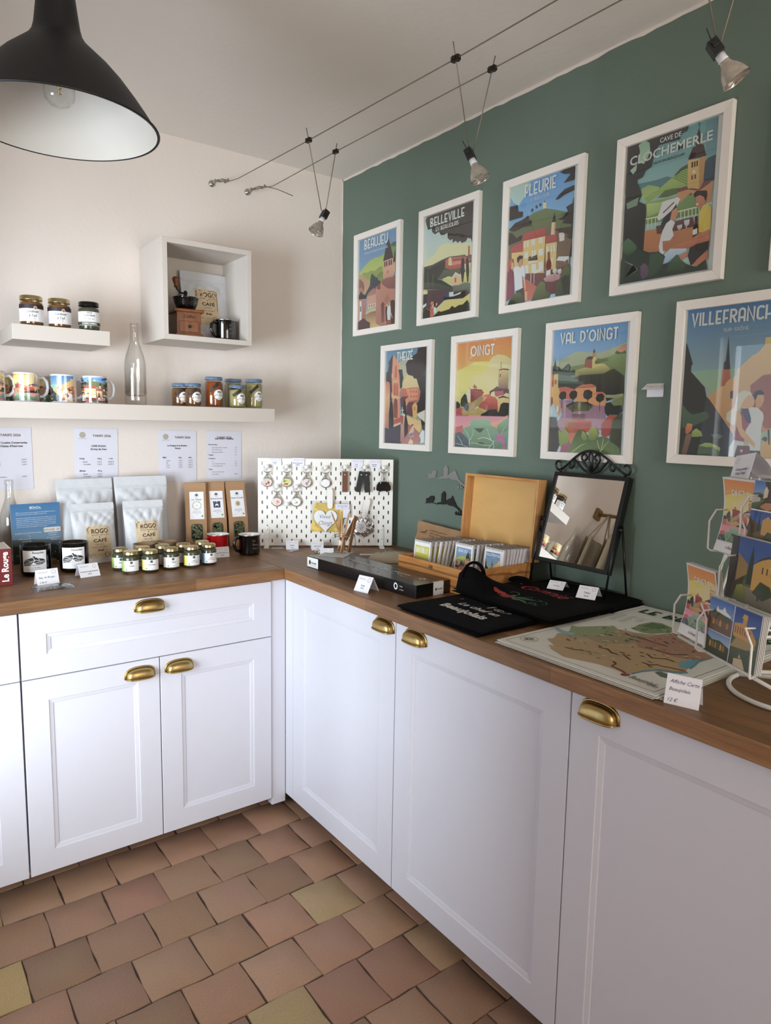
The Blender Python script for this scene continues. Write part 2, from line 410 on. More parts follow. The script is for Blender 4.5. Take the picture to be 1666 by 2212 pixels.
def _g():
    G = {}
    v = [(.07,0),(.07,1)]
    G['A'] = (.5, [[(.07,0),(.07,.72)]+arc(.25,.72,.18,.21,180,0)+[(.43,0)], [(.07,.3),(.43,.3)]])
    G['B'] = (.5, [v, [(.07,.93)]+arc(.2,.73,.17,.2,90,-90)+[(.07,.53)], [(.07,.4)]+arc(.22,.235,.2,.165,90,-90)+[(.07,.07)]])
    G['C'] = (.52, [arc(.3,.74,.2,.19,20,180)+arc(.3,.26,.2,.19,180,340)])
    G['D'] = (.52, [[(.07,.07),(.07,.93),(.12,.93)]+arc(.16,.5,.28,.43,80,-80,10)+[(.12,.07),(.07,.07)]])
    G['E'] = (.44, [[(.4,.93),(.07,.93),(.07,.07),(.4,.07)], [(.07,.36),(.36,.36)]])
    G['F'] = (.42, [[(.38,.93),(.07,.93),(.07,0)], [(.07,.36),(.34,.36)]])
    G['G'] = (.54, [arc(.29,.74,.2,.19,10,180)+arc(.29,.26,.2,.19,180,360)+[(.49,.45),(.33,.45)]])
    G['H'] = (.52, [v, [(.45,0),(.45,1)], [(.07,.33),(.45,.33)]])
    G['I'] = (.16, [[(.08,0),(.08,1)]])
    G['J'] = (.38, [[(.31,1),(.31,.26)]+arc(.17,.26,.14,.19,0,-150)])
    G['L'] = (.42, [[(.07,1),(.07,.07),(.39,.07)]])
    G['N'] = (.54, [[(.07,0),(.07,.97),(.47,.03),(.47,1)]])
    G['O'] = (.66, [arc(.33,.5,.26,.43,0,360,24)])
    G['P'] = (.48, [v, [(.07,.93)]+arc(.22,.7,.2,.23,90,-90)+[(.07,.47)]])
    G['Q'] = (.66, [arc(.33,.5,.26,.43,0,360,24), [(.4,.2),(.6,0)]])
    G['R'] = (.5, [v, [(.07,.93)]+arc(.22,.7,.2,.23,90,-90)+[(.07,.47)], [(.2,.47),(.44,0)]])
    G['S'] = (.46, [arc(.23,.72,.16,.21,30,270)+arc(.23,.28,.16,.23,90,-150)])
    G['T'] = (.44, [[(.02,.93),(.42,.93)], [(.22,.93),(.22,0)]])
    G['U'] = (.52, [[(.07,1),(.07,.27)]+arc(.26,.27,.19,.2,180,360)+[(.45,1)]])
    G['V'] = (.5, [[(.06,1),(.25,.04),(.44,1)]])
    G['W'] = (.7, [[(.05,1),(.2,.04),(.35,.8),(.5,.04),(.65,1)]])
    G['X'] = (.5, [[(.05,1),(.45,0)], [(.45,1),(.05,0)]])
    G['Y'] = (.48, [[(.05,1),(.24,.5),(.43,1)], [(.24,.5),(.24,0)]])
    G['Z'] = (.46, [[(.05,.93),(.4,.93),(.06,.07),(.42,.07)]])
    G['M'] = (.62, [[(.07,0),(.07,.97),(.31,.3),(.55,.97),(.55,0)]])
    G["'"] = (.16, [[(.09,1.05),(.05,.8)]])
    G['-'] = (.32, [[(.04,.45),(.28,.45)]])
    G[' '] = (.26, [])
    G['É'] = (G['E'][0], G['E'][1]+[[(.2,1.06),(.32,1.2)]])
    G['Ô'] = (G['O'][0], G['O'][1]+[[(.2,1.06),(.33,1.18),(.46,1.06)]])
    return G
GLY = _g()
def stext(mb, txt, x0, x1, y, h, col, z=0, w=.15):
    tot = sum(GLY[c][0] for c in txt)+.05*(len(txt)-1); k = (x1-x0)/tot; x = x0
    for c in txt:
        wd, st = GLY[c]
        for i, p in enumerate(st):
            mb.ribbon([(x+a*k, y+b*h) for a, b in p], w*(.35*k+.65*min(k, h)), z+i*2e-5, col)
        x += (wd+.05)*k
DK = S('2b2828'); GR = S('8a8484'); INK = S('2c3350')
def lines(mb, rows, x, y, size, lead, col=DK, z=.0002, align='L', fit=None):
    for i, t in enumerate(rows):
        if t: btext(mb, t, size, x, y-i*lead, z, align, col, fit)
ART={
 'beaujeu':([-0.1492, 0.1241, -0.192, 0.2023],[
  ('5f88b4 8fa9c0','-1492 2023 1219 2017 1241 -1920 -1464 -1916'),
  ('6f8a52 7d9a4a','427 1064 870 1382 1237 1428 1241 198 323 347'),
  ('4a5a48','871 1335 990 1406 1238 1405 1228 1222 955 1250'),
  ('9fb04e c0c264','-1417 522 -1170 707 -903 835 -552 972 -249 1004 136 997 469 1081 501 -38 -524 -130 -1413 322'),
  ('8a9246 9fa94f','-1256 472 -1030 524 -805 476 -541 520 -234 459 63 580 316 574 415 46 167 -108 -617 55 -979 281'),
  ('6f7a44 8a9246','-98 220 28 297 197 343 407 333 418 -49 79 1'),
  ('b5856b c89a7c','-1487 546 -1163 383 -797 155 -549 -28 -565 -247 -825 -507 -1463 -524'),
  ('8c5a4c','-1472 306 -1296 255 -1111 128 -1017 -35 -1012 -259 -1239 -253 -1463 -122'),
  ('b07a66','-1463 -122 -1243 -77 -1010 -309 -1053 -427 -1457 -374'),
  ('3f4250','-962 -439 -787 -265 -591 -96 -575 122 -493 354 -362 370 -271 223 -230 289 -140 154 -55 190 35 31 163 12 252 -121 173 -325 -299 -357 -782 -463 -867 -650'),
  ('302a2c','-1474 -447 -1374 -360 -1263 -212 -1145 -365 -826 -482 -846 -604 -1471 -573'),
  ('a8695a c08a78','-759 -466 -607 -339 -389 -271 -302 -235 -127 -308 -106 -1089 -813 -1005'),
  ('c9937e','-780 -538 -122 -503 -113 -844 -794 -858'),
  ('b87868 9a5a4e','-1462 -574 -845 -616 -853 -1199 -886 -1695 -1444 -1791'),
  ('e8e4e4 d8d4d8','-1367 -662 -1230 -654 -1181 -1162 -1209 -1561 -1371 -1494 -1356 -1142'),
  ('555060','-1325 -893 -1247 -878 -1219 -1107 -1311 -1122'),
  ('d8b8a0','-727 -866 -112 -869 -107 -1040 -700 -1068'),
  ('9a5a50','-637 -902 -571 -898 -568 -1009 -634 -1009'),
  ('9a5a50','-460 -904 -394 -902 -391 -1018 -457 -1017'),
  ('9a5a50','-285 -901 -220 -899 -216 -1019 -282 -1019'),
  ('c4bc74 b8a868','-899 -1194 -632 -1125 -323 -1100 -105 -1113 -102 -1236 -496 -1215 -851 -1299'),
  ('8f5f50 d9ae6e','-851 -1299 -496 -1215 -103 -1211 214 -1806 218 -1920 -522 -1920 -751 -1709'),
  ('c08474 a86e5e','-130 -210 210 -138 257 -1811 130 -1847 -89 -1727'),
  ('8a4a44','-87 -216 167 -108 300 -343 89 -362 -63 -292'),
  ('c0806c b07060','208 -66 1241 -359 1241 -1920 238 -1894'),
  ('9a5e58 8a4e4c','229 -45 499 34 1233 63 1234 -474 761 -408 381 -211'),
  ('e0a488 c88a74','371 434 1139 497 1112 82 1073 29 381 63'),
  ('d49a80','386 764 1049 791 1079 484 395 454'),
  ('45302f','446 707 520 729 535 526 452 511'),
  ('45302f','579 708 661 729 675 520 585 509'),
  ('45302f','759 720 840 741 855 516 766 512'),
  ('45302f','898 724 978 745 993 521 904 517'),
  ('b87a66','616 277 697 335 779 333 815 245 742 198 660 211'),
  ('322b30 3a3034','374 754 470 1033 660 1562 721 1597 873 1288 1069 811 1050 780'),
  ('322b30','1095 609 1165 957 1220 1085 1216 600'),
  ('e8b090','1117 570 1224 599 1227 250 1112 82'),
  ('6e3c3c 8a5048','276 -990 400 -885 530 -1021 551 -1744 319 -1744'),
  ('a86a58 c08070','503 -826 726 -616 940 -929 949 -1881 554 -1865'),
  ('4a3030','940 -929 1102 -902 1241 -968 1241 -1920 990 -1885'),
  ('3a2a2c','616 -1127 741 -1118 790 -1386 760 -1766 655 -1731 603 -1365'),
  ('f0eaec','741 -1118 946 -1107 986 -1361 964 -1691 758 -1693 715 -1378'),
  ('d8a080','843 -964 924 -939 945 -1095 843 -1102'),
  ('d8a080','675 -1015 758 -1013 783 -1147 679 -1134'),
  ('d8a080','973 -1336 1125 -1637 1085 -1645 934 -1403'),
  ('a05048','758 -1693 984 -1694 1031 -1889 598 -1905'),
  ('5a2c38 4a2830','-1463 -1560 -1256 -1481 -983 -1434 -754 -1584 -529 -1657 -523 -1918 -1464 -1916'),
  ],[('BEAUJEU', -0.103, 0.0704, 0.1459, 0.0405, 'f2f0ee', 'd'), ('CAPITALE HISTORIQUE DU BEAUJOLAIS', -0.1012, 0.0719, 0.1255, 0.0074, 'dfe4ea', 'd')]),
 'belleville':([-0.1523, 0.1246, -0.1937, 0.1972],[
  ('a8c0cc efe3a8','-1523 1972 1246 1962 1237 -1937 -1491 -1925'),
  ('f2e8b0 f2e6ac','-1462 62 -1208 345 -851 432 -624 661 -395 741 -51 712 252 619 1246 499 1246 62 -1462 62'),
  ('3f3433','-1372 1972 1246 1962 1246 479 1186 629 1008 698 906 590 799 587 692 572 616 669 472 625 358 718 194 678 169 826 58 787 -97 901 -105 1094 -293 1060 -486 1086 -609 1231 -841 1180 -1005 1299 -1051 1455 -1250 1422 -1359 1618 -1428 1830 -1330 1933'),
  ('4c4145 5a4a4a','-1484 78 -956 79 -372 177 46 214 856 131 1240 75 1241 -541 410 -458 -1474 -189'),
  ('6a5c50','46 202 855 143 1241 64 1239 -122 55 8'),
  ('c05a4c a84a42','-177 120 47 178 823 79 1218 -48 1187 -136 696 -313 67 -271 -183 -195'),
  ('e8c890','-9 163 122 189 228 -117 135 -126 -17 -89'),
  ('8a3a36','239 73 825 19 827 -16 248 28'),
  ('d87868','242 0 684 -39 689 -146 255 -134'),
  ('b05040','1049 412 1127 397 1148 92 1057 96'),
  ('efe0a8','902 287 1050 400 1058 73 930 83'),
  ('2c2a2a 3f3c34','-1484 78 -1152 -64 -795 27 -484 99 -216 126 -203 -167 369 -356 659 -283 667 -474 230 -574 -264 -548 -735 -477 -1470 -493'),
  ('55604a 4a4e40','-616 -495 -240 -210 293 -320 661 -331 669 -522 230 -574 -146 -615'),
  ('d8cc78 c0b060','-342 -536 1 -491 229 -550 669 -522 1166 -436 1227 -609 1221 -865 976 -923 392 -887 -144 -664'),
  ('f0dc98','835 -194 1225 -189 1226 -515 956 -496'),
  ('2b2426','720 -33 787 73 865 -58 900 -440 846 -833 774 -823 682 -405'),
  ('2b2426','955 -73 1020 56 1097 -98 1151 -480 1116 -873 1063 -877 972 -451'),
  ('e6c098 d8a880','229 -550 409 -434 653 -567 641 -851 576 -889 240 -817'),
  ('f5efe0','193 -581 408 -400 678 -559 654 -591 417 -454 231 -598'),
  ('a85040','369 -607 461 -609 461 -777 376 -776'),
  ('54584a 3a4038','-1485 -441 -1012 -536 -452 -692 92 -868 399 -1032 327 -1094 -521 -904 -1472 -772'),
  ('2f3830','-1485 -112 -1349 -234 -937 -397 -340 -586 243 -890 399 -1032 -216 -775 -930 -573 -1469 -519'),
  ('6a7a60','-1209 -155 -1188 -158 -1167 -714 -1187 -711'),
  ('6a7a60','-902 -278 -882 -281 -863 -770 -883 -767'),
  ('6a7060 55604c','242 -865 613 -895 901 -841 1224 -912 1226 -1264 328 -1119'),
  ('5a4048 5a3a40','-1224 -820 -325 -932 402 -1105 985 -1113 1225 -1241 999 -1423 -192 -1343 -885 -1707 -1260 -1486'),
  ('4a3a40','-1492 -795 -1203 -835 -1212 -1137 -1490 -1076'),
  ('e8d890','-1471 -798 -1182 -851 -1197 -975 -1486 -961'),
  ('3a3038 2a2428','-1493 -999 -1216 -1010 -1218 -1491 -1481 -1639'),
  ('d8d0c8','-1470 -1384 -1246 -1310 -1242 -1412 -1482 -1511'),
  ('221e24','-200 -1170 259 -1255 628 -1231 771 -1155 987 -1161 996 -1351 853 -1380 264 -1352 -232 -1313'),
  ('d8dce0','83 -1085 327 -1094 342 -1265 90 -1252'),
  ('3a4a78','-164 -1101 46 -1105 52 -1239 -158 -1236'),
  ('ece8dc','109 -1254 771 -1155 701 -1229 334 -1264'),
  ('e6d27e d9c26a','-531 -1623 -39 -1338 414 -1371 854 -1404 1227 -1276 1224 -1664 355 -1727 -485 -1777'),
  ('2e2a22 2a2820','-1491 -1925 -1460 -1641 -1238 -1514 -1009 -1642 -760 -1847 -488 -1702 -330 -1745 -99 -1723 128 -1700 274 -1596 427 -1687 646 -1617 864 -1620 1109 -1484 1204 -1614 1237 -1937'),
  ('c05848 c86850','-995 -1492 -896 -1429 -772 -1544 -779 -1870 -999 -1884'),
  ('e0a888','-896 -1429 -778 -1393 -780 -1543 -883 -1556'),
  ('c88058','-1000 -1366 -942 -1298 -801 -1303 -798 -1391 -957 -1421'),
  ('e8e4e8','-791 -1567 -713 -1514 -578 -1617 -587 -1691 -722 -1801 -785 -1718'),
  ('3a2428','-743 -1473 -740 -1348 -642 -1323 -588 -1392 -654 -1508'),
  ('d8a080','-659 -1383 -580 -1380 -577 -1468 -674 -1506'),
  ('ffffff','-1208 868 -1084 776 -988 876 -1071 743'),
  ],[('BELLEVILLE', -0.1113, 0.083, 0.1491, 0.0318, 'f4f2ee', 'd'), ('EN BEAUJOLAIS', -0.0775, 0.0517, 0.1264, 0.0148, 'ece8e4', 'd')]),
 'fleurie':([-0.1463, 0.1252, -0.189, 0.1999],[
  ('5a94d0 a8cce0','-1463 1989 1233 1999 1252 -1875 -1449 -1890'),
  ('a8bcb0 b0c8c8','-1463 1989 -689 1981 -512 1792 -1061 1293 -1313 1449 -1463 1684'),
  ('6e7a4c 5a5a3c','-1443 229 -1444 581 -856 707 -592 846 -362 917 92 947 478 825 949 650 1231 451 1252 -748 -1416 -281'),
  ('7a6450 7a5a48','-1455 105 -838 384 -333 404 324 247 1218 180 1214 -1203 -1407 -790'),
  ('f0e0a8','0 1133 129 1127 140 936 5 950'),
  ('7a4038','32 1138 67 1196 107 1128'),
  ('4a4840','-517 1012 -445 1080 -383 994 -446 936'),
  ('4a4840','-333 1090 -260 1134 -199 1048 -268 1004'),
  ('4a4840','-177 1115 -105 1162 -45 1080 -107 1039'),
  ('2a2426','413 452 498 750 571 431'),
  ('e8c8a0','401 443 564 432 571 56 382 70'),
  ('c88878','502 434 564 432 571 56 518 62'),
  ('e8d8cc','700 135 936 134 941 -203 751 -202'),
  ('4a3a34','700 135 936 134 934 53 710 63'),
  ('b84a44','-1313 3 -788 104 -769 -246 -1296 -189'),
  ('eac878','-1296 -189 -769 -233 -733 -896 -1262 -813'),
  ('c04a46 a83e3c','-794 326 158 364 173 111 143 69 -788 104'),
  ('f0cc78 eec46c','-788 104 159 78 165 -1134 -726 -1021'),
  ('b84a48 a84444','176 63 618 58 657 -172 189 -166'),
  ('eecb7c eac470','189 -166 649 -194 652 -1019 244 -1098'),
  ('e6e0d6','-746 83 -671 94 -660 -117 -734 -128'),
  ('e6e0d6','-623 77 -549 87 -537 -123 -611 -134'),
  ('e6e0d6','-414 81 -342 91 -331 -105 -403 -116'),
  ('e6e0d6','-331 75 -272 87 -261 -108 -320 -122'),
  ('e6e0d6','-110 71 -32 79 -21 -110 -99 -119'),
  ('e6e0d6','-12 68 52 80 63 -109 -1 -121'),
  ('e6e0d6','-716 -267 -546 -273 -534 -484 -704 -479'),
  ('e6e0d6','-401 -282 -321 -272 -309 -481 -389 -492'),
  ('e6e0d6','-294 -287 -215 -277 -203 -485 -282 -496'),
  ('e6e0d6','-96 -282 100 -293 112 -499 -84 -489'),
  ('e6e0d6','-692 -692 -505 -698 -488 -996 -676 -992'),
  ('e6e0d6','-370 -708 -169 -717 -154 -987 -354 -980'),
  ('e6e0d6','-73 -685 123 -694 139 -961 -57 -954'),
  ('e6e0d6','227 -269 316 -261 328 -454 239 -462'),
  ('e6e0d6','419 -280 488 -270 499 -461 430 -472'),
  ('e6e0d6','513 -281 582 -271 593 -461 525 -473'),
  ('e6e0d6','447 -653 516 -641 529 -857 460 -870'),
  ('4a3028','-515 -512 -132 -505 -116 -617 -529 -571'),
  ('2a2426','-518 -462 -418 -443 -399 -483 -250 -460 -152 -441 -149 -502 -516 -499'),
  ('ded8d0','-527 -608 -109 -618 -106 -667 -507 -661'),
  ('7a3a38 5e3036','238 -1001 652 -1019 1200 -968 1244 -1440 1069 -1790 186 -1767 -615 -1163 -626 -962 210 -1069'),
  ('b85a4a c4664e','-753 -1142 -512 -1178 -94 -1460 -203 -1863 -749 -1843'),
  ('ece6e2','667 -762 754 -659 1169 -720 1185 -966 1144 -797 1011 -844 1017 -938 995 -841'),
  ('eae2dc','-374 -928 136 -912 141 -985 -185 -1031 -354 -980'),
  ('ece6e0','-388 -975 -361 -979 -354 -1275 -381 -1271'),
  ('ece6e0','-252 -1021 -228 -1024 -213 -1345 -233 -1342'),
  ('8a3a34 6e2c2e','301 -437 381 -440 399 -645 475 -801 468 -1109 279 -1152 253 -811 314 -654'),
  ('ece6e4','278 -1019 462 -1001 457 -1179 274 -1175'),
  ('c89a98 a87a7c','173 -1256 344 -1162 660 -1163 884 -1269 827 -1354 549 -1396 259 -1353'),
  ('dce0e0 9a6a70','542 -1026 698 -1008 714 -1124 661 -1175 660 -1270 619 -1264 614 -1168 547 -1110'),
  ('dce0e0 9a6a70','732 -1056 886 -1045 902 -1166 850 -1221 856 -1311 810 -1316 806 -1214 741 -1152'),
  ('2e2628','1233 1999 716 1986 781 1904 661 1890 849 1784 1091 1732 935 1614 820 1524 1238 1514'),
  ('332a2a','1247 1365 877 1332 671 1221 538 1125 556 1086 679 1092 887 1169 1241 1220'),
  ('2e2626','1252 1036 1206 843 971 783 1039 653 896 524 654 483 842 420 933 423 848 326 1215 226 1252 -241 1185 -734 1252 -759 1252 398'),
  ('4a3a34','562 210 1219 157 1229 -235 1026 -104 1145 -81 580 171'),
  ('3a2e2e','-1456 1333 -1096 1313 -1050 1093 -841 1047 -848 877 -1424 877 -1450 1082'),
  ('3e3230','-1444 581 -1170 749 -860 782 -593 871 -585 723 -432 691 -473 530 -778 544 -1191 480'),
  ('3a2e2c','-1447 506 -1258 418 -1107 239 -834 310 -894 148 -1312 103 -1453 79'),
  ('7e3048 8a3a58','-1439 -531 -1374 -389 -1196 -395 -1171 -525 -1250 -713 -1116 -886 -1096 -1597 -1428 -1758 -1459 -1164'),
  ('b85a40','-1436 -582 -1409 -409 -1268 -370 -1170 -424 -1309 -603 -1371 -795 -1443 -784'),
  ('d8a080','-1264 -459 -1152 -553 -1176 -776 -1286 -708'),
  ('f2eef0 eae6ea','-1163 -677 -883 -673 -674 -707 -605 -1040 -688 -1077 -762 -991 -700 -1474 -1069 -1436 -1105 -1089'),
  ('c88a68','-963 -485 -792 -439 -756 -594 -844 -754 -953 -661'),
  ('2e2222','-1020 -400 -902 -333 -768 -374 -764 -457 -894 -472 -941 -563 -994 -554'),
  ('d89a78','-694 -1101 -611 -1114 -566 -1418 -577 -1541 -633 -1458'),
  ('4a3630 3a2c28','-1014 -1481 -670 -1403 -621 -1659 -643 -1882 -991 -1889'),
  ('dca080','-611 -1536 -491 -1553 -474 -1841 -578 -1827'),
  ('55603a 2e2e22','-1366 -1890 -1285 -1725 -1081 -1548 -836 -1531 -618 -1710 -591 -1888'),
  ('6a7a44 454a2e','-303 -1887 -184 -1619 -31 -1396 95 -1317 261 -1390 309 -1662 506 -1737 451 -1886'),
  ('5e6a40 3a3c2a','703 -1871 711 -1479 921 -1368 936 -1112 1050 -990 1250 -1046 1252 -1877'),
  ('35352a','891 -1387 1037 -1269 1220 -1297 1252 -1840 1041 -1833'),
  ],[('FLEURIE', -0.0778, 0.0547, 0.1467, 0.0386, 'e8ecee', 'd'), ('EN BEAUJOLAIS', -0.0516, 0.03, 0.1288, 0.0098, 'c8d8e0', 'd')]),
 'cloch':([-0.1406, 0.1251, -0.185, 0.1943],[
  ('5f9a9c b8ccc4','-1401 1943 1248 1943 1251 -1850 -1406 -1850'),
  ('5a8890 6a98a4','889 1904 1240 1883 1246 1022 983 1004'),
  ('4c7a80','-1026 838 -462 795 -122 805 50 737 117 575 -329 540 -887 577'),
  ('3c4f66 33465c','942 877 1037 967 1248 999 1248 359 956 364'),
  ('8fa860 a8b860','-894 679 -661 721 -333 590 -322 440 -840 339'),
  ('a2ba58 86a04a','-785 402 -329 540 50 737 264 801 523 921 568 319 243 351 -318 390 -656 246'),
  ('6f8c3c','51 724 91 738 532 447 535 411'),
  ('6f8c3c','109 748 150 761 527 514 530 478'),
  ('6f8c3c','168 771 208 784 522 582 525 546'),
  ('6f8c3c','226 794 266 807 517 649 519 613'),
  ('6f8c3c','284 817 324 830 512 717 514 681'),
  ('6f8c3c','342 840 381 853 507 784 509 748'),
  ('6f8c3c','399 863 438 876 501 852 504 816'),
  ('56683a','-369 304 -152 448 71 442 293 411 248 278 -82 260'),
  ('465a3c','102 771 282 915 519 970 526 873 315 835 158 757'),
  ('8aa04c 6a8444','-746 267 -307 240 198 218 740 136 912 -69 936 -380 -674 -327'),
  ('b0c070 98ac5c','-684 228 -188 163 -199 -81 -659 -129'),
  ('6f9050','379 -17 501 146 681 221 846 110 874 -248 394 -212'),
  ('7a3c34','239 400 509 405 543 302 876 407 1159 370 1152 130 554 157 256 180'),
  ('c88858','247 303 516 309 866 200 1235 363 1200 -159 918 -141 629 210 348 38 200 193'),
  ('deb464 c89a50','482 1039 829 1013 863 235 512 357'),
  ('c09048 a87c44','791 1012 969 1032 953 399 886 265 849 250'),
  ('4a2a30','480 1063 596 1346 881 1345 986 1038 789 1036'),
  ('3a2a34','691 1644 732 1781 781 1639 831 1325 674 1347'),
  ('2f4a50','709 1915 731 1943 761 1898 741 1767'),
  ('4a2c28','585 975 629 975 635 833 592 837'),
  ('4a2c28','656 972 698 972 706 830 666 834'),
  ('4a2c28','724 972 765 972 773 830 734 834'),
  ('f0ead8','628 752 706 755 720 681 647 672'),
  ('5a3a30','610 639 650 639 653 525 616 530'),
  ('5a3a30','697 636 739 634 742 523 705 528'),
  ('e8e8d0','-715 -167 -276 -187 921 -189 1239 -180 1242 -211 924 -220 -274 -220 -707 -199'),
  ('dfe2c4','-624 -199 -601 -199 -589 -445 -613 -445'),
  ('dfe2c4','-507 -199 -484 -199 -472 -444 -495 -444'),
  ('dfe2c4','-391 -199 -368 -199 -356 -443 -379 -443'),
  ('dfe2c4','367 -218 389 -218 401 -454 379 -455'),
  ('dfe2c4','475 -211 496 -211 508 -446 487 -446'),
  ('dfe2c4','581 -206 603 -206 615 -440 594 -440'),
  ('dfe2c4','687 -206 708 -206 721 -439 700 -439'),
  ('dfe2c4','792 -206 813 -206 826 -438 805 -438'),
  ('dfe2c4','883 -203 904 -203 917 -434 896 -435'),
  ('c07a48 b0683e','-707 -497 -253 -514 688 -563 1231 -561 1229 -1191 631 -1223 -205 -1170 -694 -1096'),
  ('6e3a34 5a3030','-344 -445 192 -434 731 -429 802 -682 266 -693 -299 -666'),
  ('3a3336 2c2a2c','-1401 1943 -660 1930 -40 1943 446 1939 403 1801 245 1778 200 1650 -19 1667 -412 1686 -563 1387 -606 1177 -777 1124 -855 970 -1033 940 -980 625 -1406 652'),
  ('8ab090 a8c0a0','-1053 1872 -865 1941 -712 1847 -666 1612 -741 1436 -850 1318 -1006 1410 -997 1707'),
  ('a0b89c','-1283 1258 -1063 1375 -1081 1204 -1182 1130'),
  ('26292a 2a2a2b','-1396 1109 -1233 1194 -1100 1033 -993 804 -853 518 -930 335 -712 209 -686 53 -695 -1083 -705 -1158 -1387 -1064 -1397 211 -1392 596'),
  ('7a8c74','-1346 380 -939 463 -984 246 -1303 216'),
  ('ece8ea e4dfe2','-331 -225 -257 -68 -188 163 -20 172 92 171 256 180 342 112 272 -40 115 -150 -101 -249 -266 -325'),
  ('8a3a4a','-167 -124 153 84 177 54 -131 -150'),
  ('2c2838','-101 -249 113 -126 241 15 250 -108 123 -249 105 -392 -29 -461 -74 -624 -195 -526 -189 -403'),
  ('c88464','115 -150 248 -83 301 -240 242 -372 137 -447 75 -361'),
  ('ece8ec dcd8e0','-31 -436 103 -367 235 -468 164 -624 221 -830 147 -963 15 -1061 -82 -1292 -156 -1254 -216 -1019 -176 -777 -131 -613'),
  ('b87050 b06848','-111 -889 115 -908 320 -679 399 -647 410 -794 234 -1004 47 -1116 -77 -1168'),
  ('d08458 b86048','75 -1122 347 -1049 723 -1024 1235 -935 1251 -1149 736 -1194 358 -1198'),
  ('d8e4f0 90b0d0','-96 -1489 -28 -1251 132 -1132 630 -1211 610 -1291 423 -1331 181 -1411 103 -1497'),
  ('e8cc40 dcb830','896 -371 1000 -206 1126 -189 1237 -307 1251 -845 1079 -904 933 -851'),
  ('c88060 b87050','774 -131 799 51 901 74 1036 -5 1048 -171 953 -266 817 -188'),
  ('2c2226','714 142 787 207 1075 149 1095 51 1071 -129 1010 1 901 74 747 52'),
  ('ffffff','799 -125 876 -108 867 -153 815 -164'),
  ('c47a58 b86a4c','763 -1032 874 -934 1227 -840 1251 -985 985 -1027 777 -1046'),
  ('2a2024','797 -444 862 -434 880 -604 909 -704 918 -895 771 -962 764 -698 810 -613'),
  ('ece6e0','762 -769 891 -748 897 -891 767 -903'),
  ('c0d0d8 c0a8a0','494 -474 655 -473 651 -603 587 -638 596 -687 564 -686 554 -631 507 -573'),
  ('c0d0d8 b0a0a0','298 -566 452 -562 449 -657 375 -691 317 -643'),
  ('2a2428','673 -1423 711 -1214 891 -1151 1238 -1134 1231 -1380 924 -1587 773 -1681'),
  ('c07050','826 -1690 922 -1562 1216 -1353 1246 -1570 934 -1720'),
  ('c87854','427 -1380 637 -1296 671 -1399 489 -1489'),
  ('2f4038 26332c','-1406 -1850 -1406 -1218 -1359 -1017 -1136 -642 -911 -788 -870 -949 -500 -1118 -207 -1145 4 -1307 -65 -1519 212 -1466 367 -1321 493 -1538 773 -1681 935 -1732 1183 -1583 1251 -1850'),
  ('4e7050 3a5640','-1363 -964 -1397 -696 -1201 -591 -1070 -707 -904 -892 -986 -1031 -1230 -1065'),
  ('3c5a40 2f4834','-512 -1776 -466 -1174 -205 -1170 -23 -1327 -91 -1564 -278 -1761'),
  ('46664a 2e4632','62 -1714 158 -1482 340 -1316 489 -1489 663 -1639 564 -1769'),
  ('6a4e66 584058','-759 -1455 -629 -1374 -502 -1497 -486 -1729 -627 -1835 -723 -1743'),
  ('7a8c84','-1380 -1170 -993 -1365 -830 -1521 -1250 -1689 -843 -1545 -990 -1405'),
  ],[('CAVE DE', -0.0374, 0.0256, 0.1726, 0.0124, 'ece8e4', 's'), ('CLOCHEMERLE', -0.1291, 0.1144, 0.1372, 0.0245, 'e6e8e4', 's'), ('VAUX-EN-BEAUJOLAIS', -0.055, 0.039, 0.1207, 0.007, '2c4040', 's')]),
 'theize':([-0.1494, 0.1226, -0.1913, 0.1962],[
  ('5a86a8 98a4a4','-1494 1962 1209 1960 1226 -1898 -1481 -1913'),
  ('a8a294 d8c294','-598 1432 138 1586 716 1440 754 394 -559 232'),
  ('edd494 e8c888','-269 562 16 907 452 887 744 678 791 349 -335 294'),
  ('433a44','-1494 1023 -1322 1084 -1252 1379 -1313 1429 -973 1795 -947 1589 -997 703 -1011 -101 -1466 -93'),
  ('dc8e6c d88a68','-994 1592 -973 1783 -579 1431 -503 841 -447 -886 -909 -887 -1040 819'),
  ('c05c50','-826 1173 -778 1329 -700 1280 -675 849 -749 772 -826 810'),
  ('c05c50','-892 447 -840 628 -753 556 -738 77 -882 103'),
  ('c05c50','-711 441 -666 599 -599 528 -584 51 -699 53'),
  ('7a4048 9a5044','-888 -310 -818 -82 -723 -26 -624 -131 -585 -405 -581 -863 -871 -841'),
  ('f0c494','-1045 979 -968 998 -961 793 -1047 819'),
  ('efc090','-1037 222 -900 81 -477 26 -436 -66 -1029 -32'),
  ('f0b890','-958 678 -804 695 -650 666 -538 730 -535 639 -955 586'),
  ('2e3a3c','-588 1127 -325 1125 -281 921 -220 784 -306 563 -301 405 -449 320 -505 886'),
  ('33292f','1209 1960 696 1961 600 1708 389 1636 69 1481 -91 1335 -24 998 90 882 382 825 457 733 636 704 789 393 902 193 844 -134 638 -329 722 -660 1225 -531'),
  ('53403f','1017 861 1181 1069 1200 767'),
  ('c87058 b85c4c','-430 319 -262 370 -38 330 254 366 719 373 894 215 843 -112 636 -262 -398 -67'),
  ('e08c68','-37 308 721 329 737 -110 199 -167'),
  ('b85a48','258 254 337 259 340 168 261 163'),
  ('b85a48','265 54 344 59 347 -32 268 -37'),
  ('b85a48','439 249 517 254 521 163 442 159'),
  ('b85a48','446 50 524 55 528 -35 449 -40'),
  ('b85a48','600 245 678 249 681 159 603 155'),
  ('b85a48','607 47 685 52 688 -39 610 -44'),
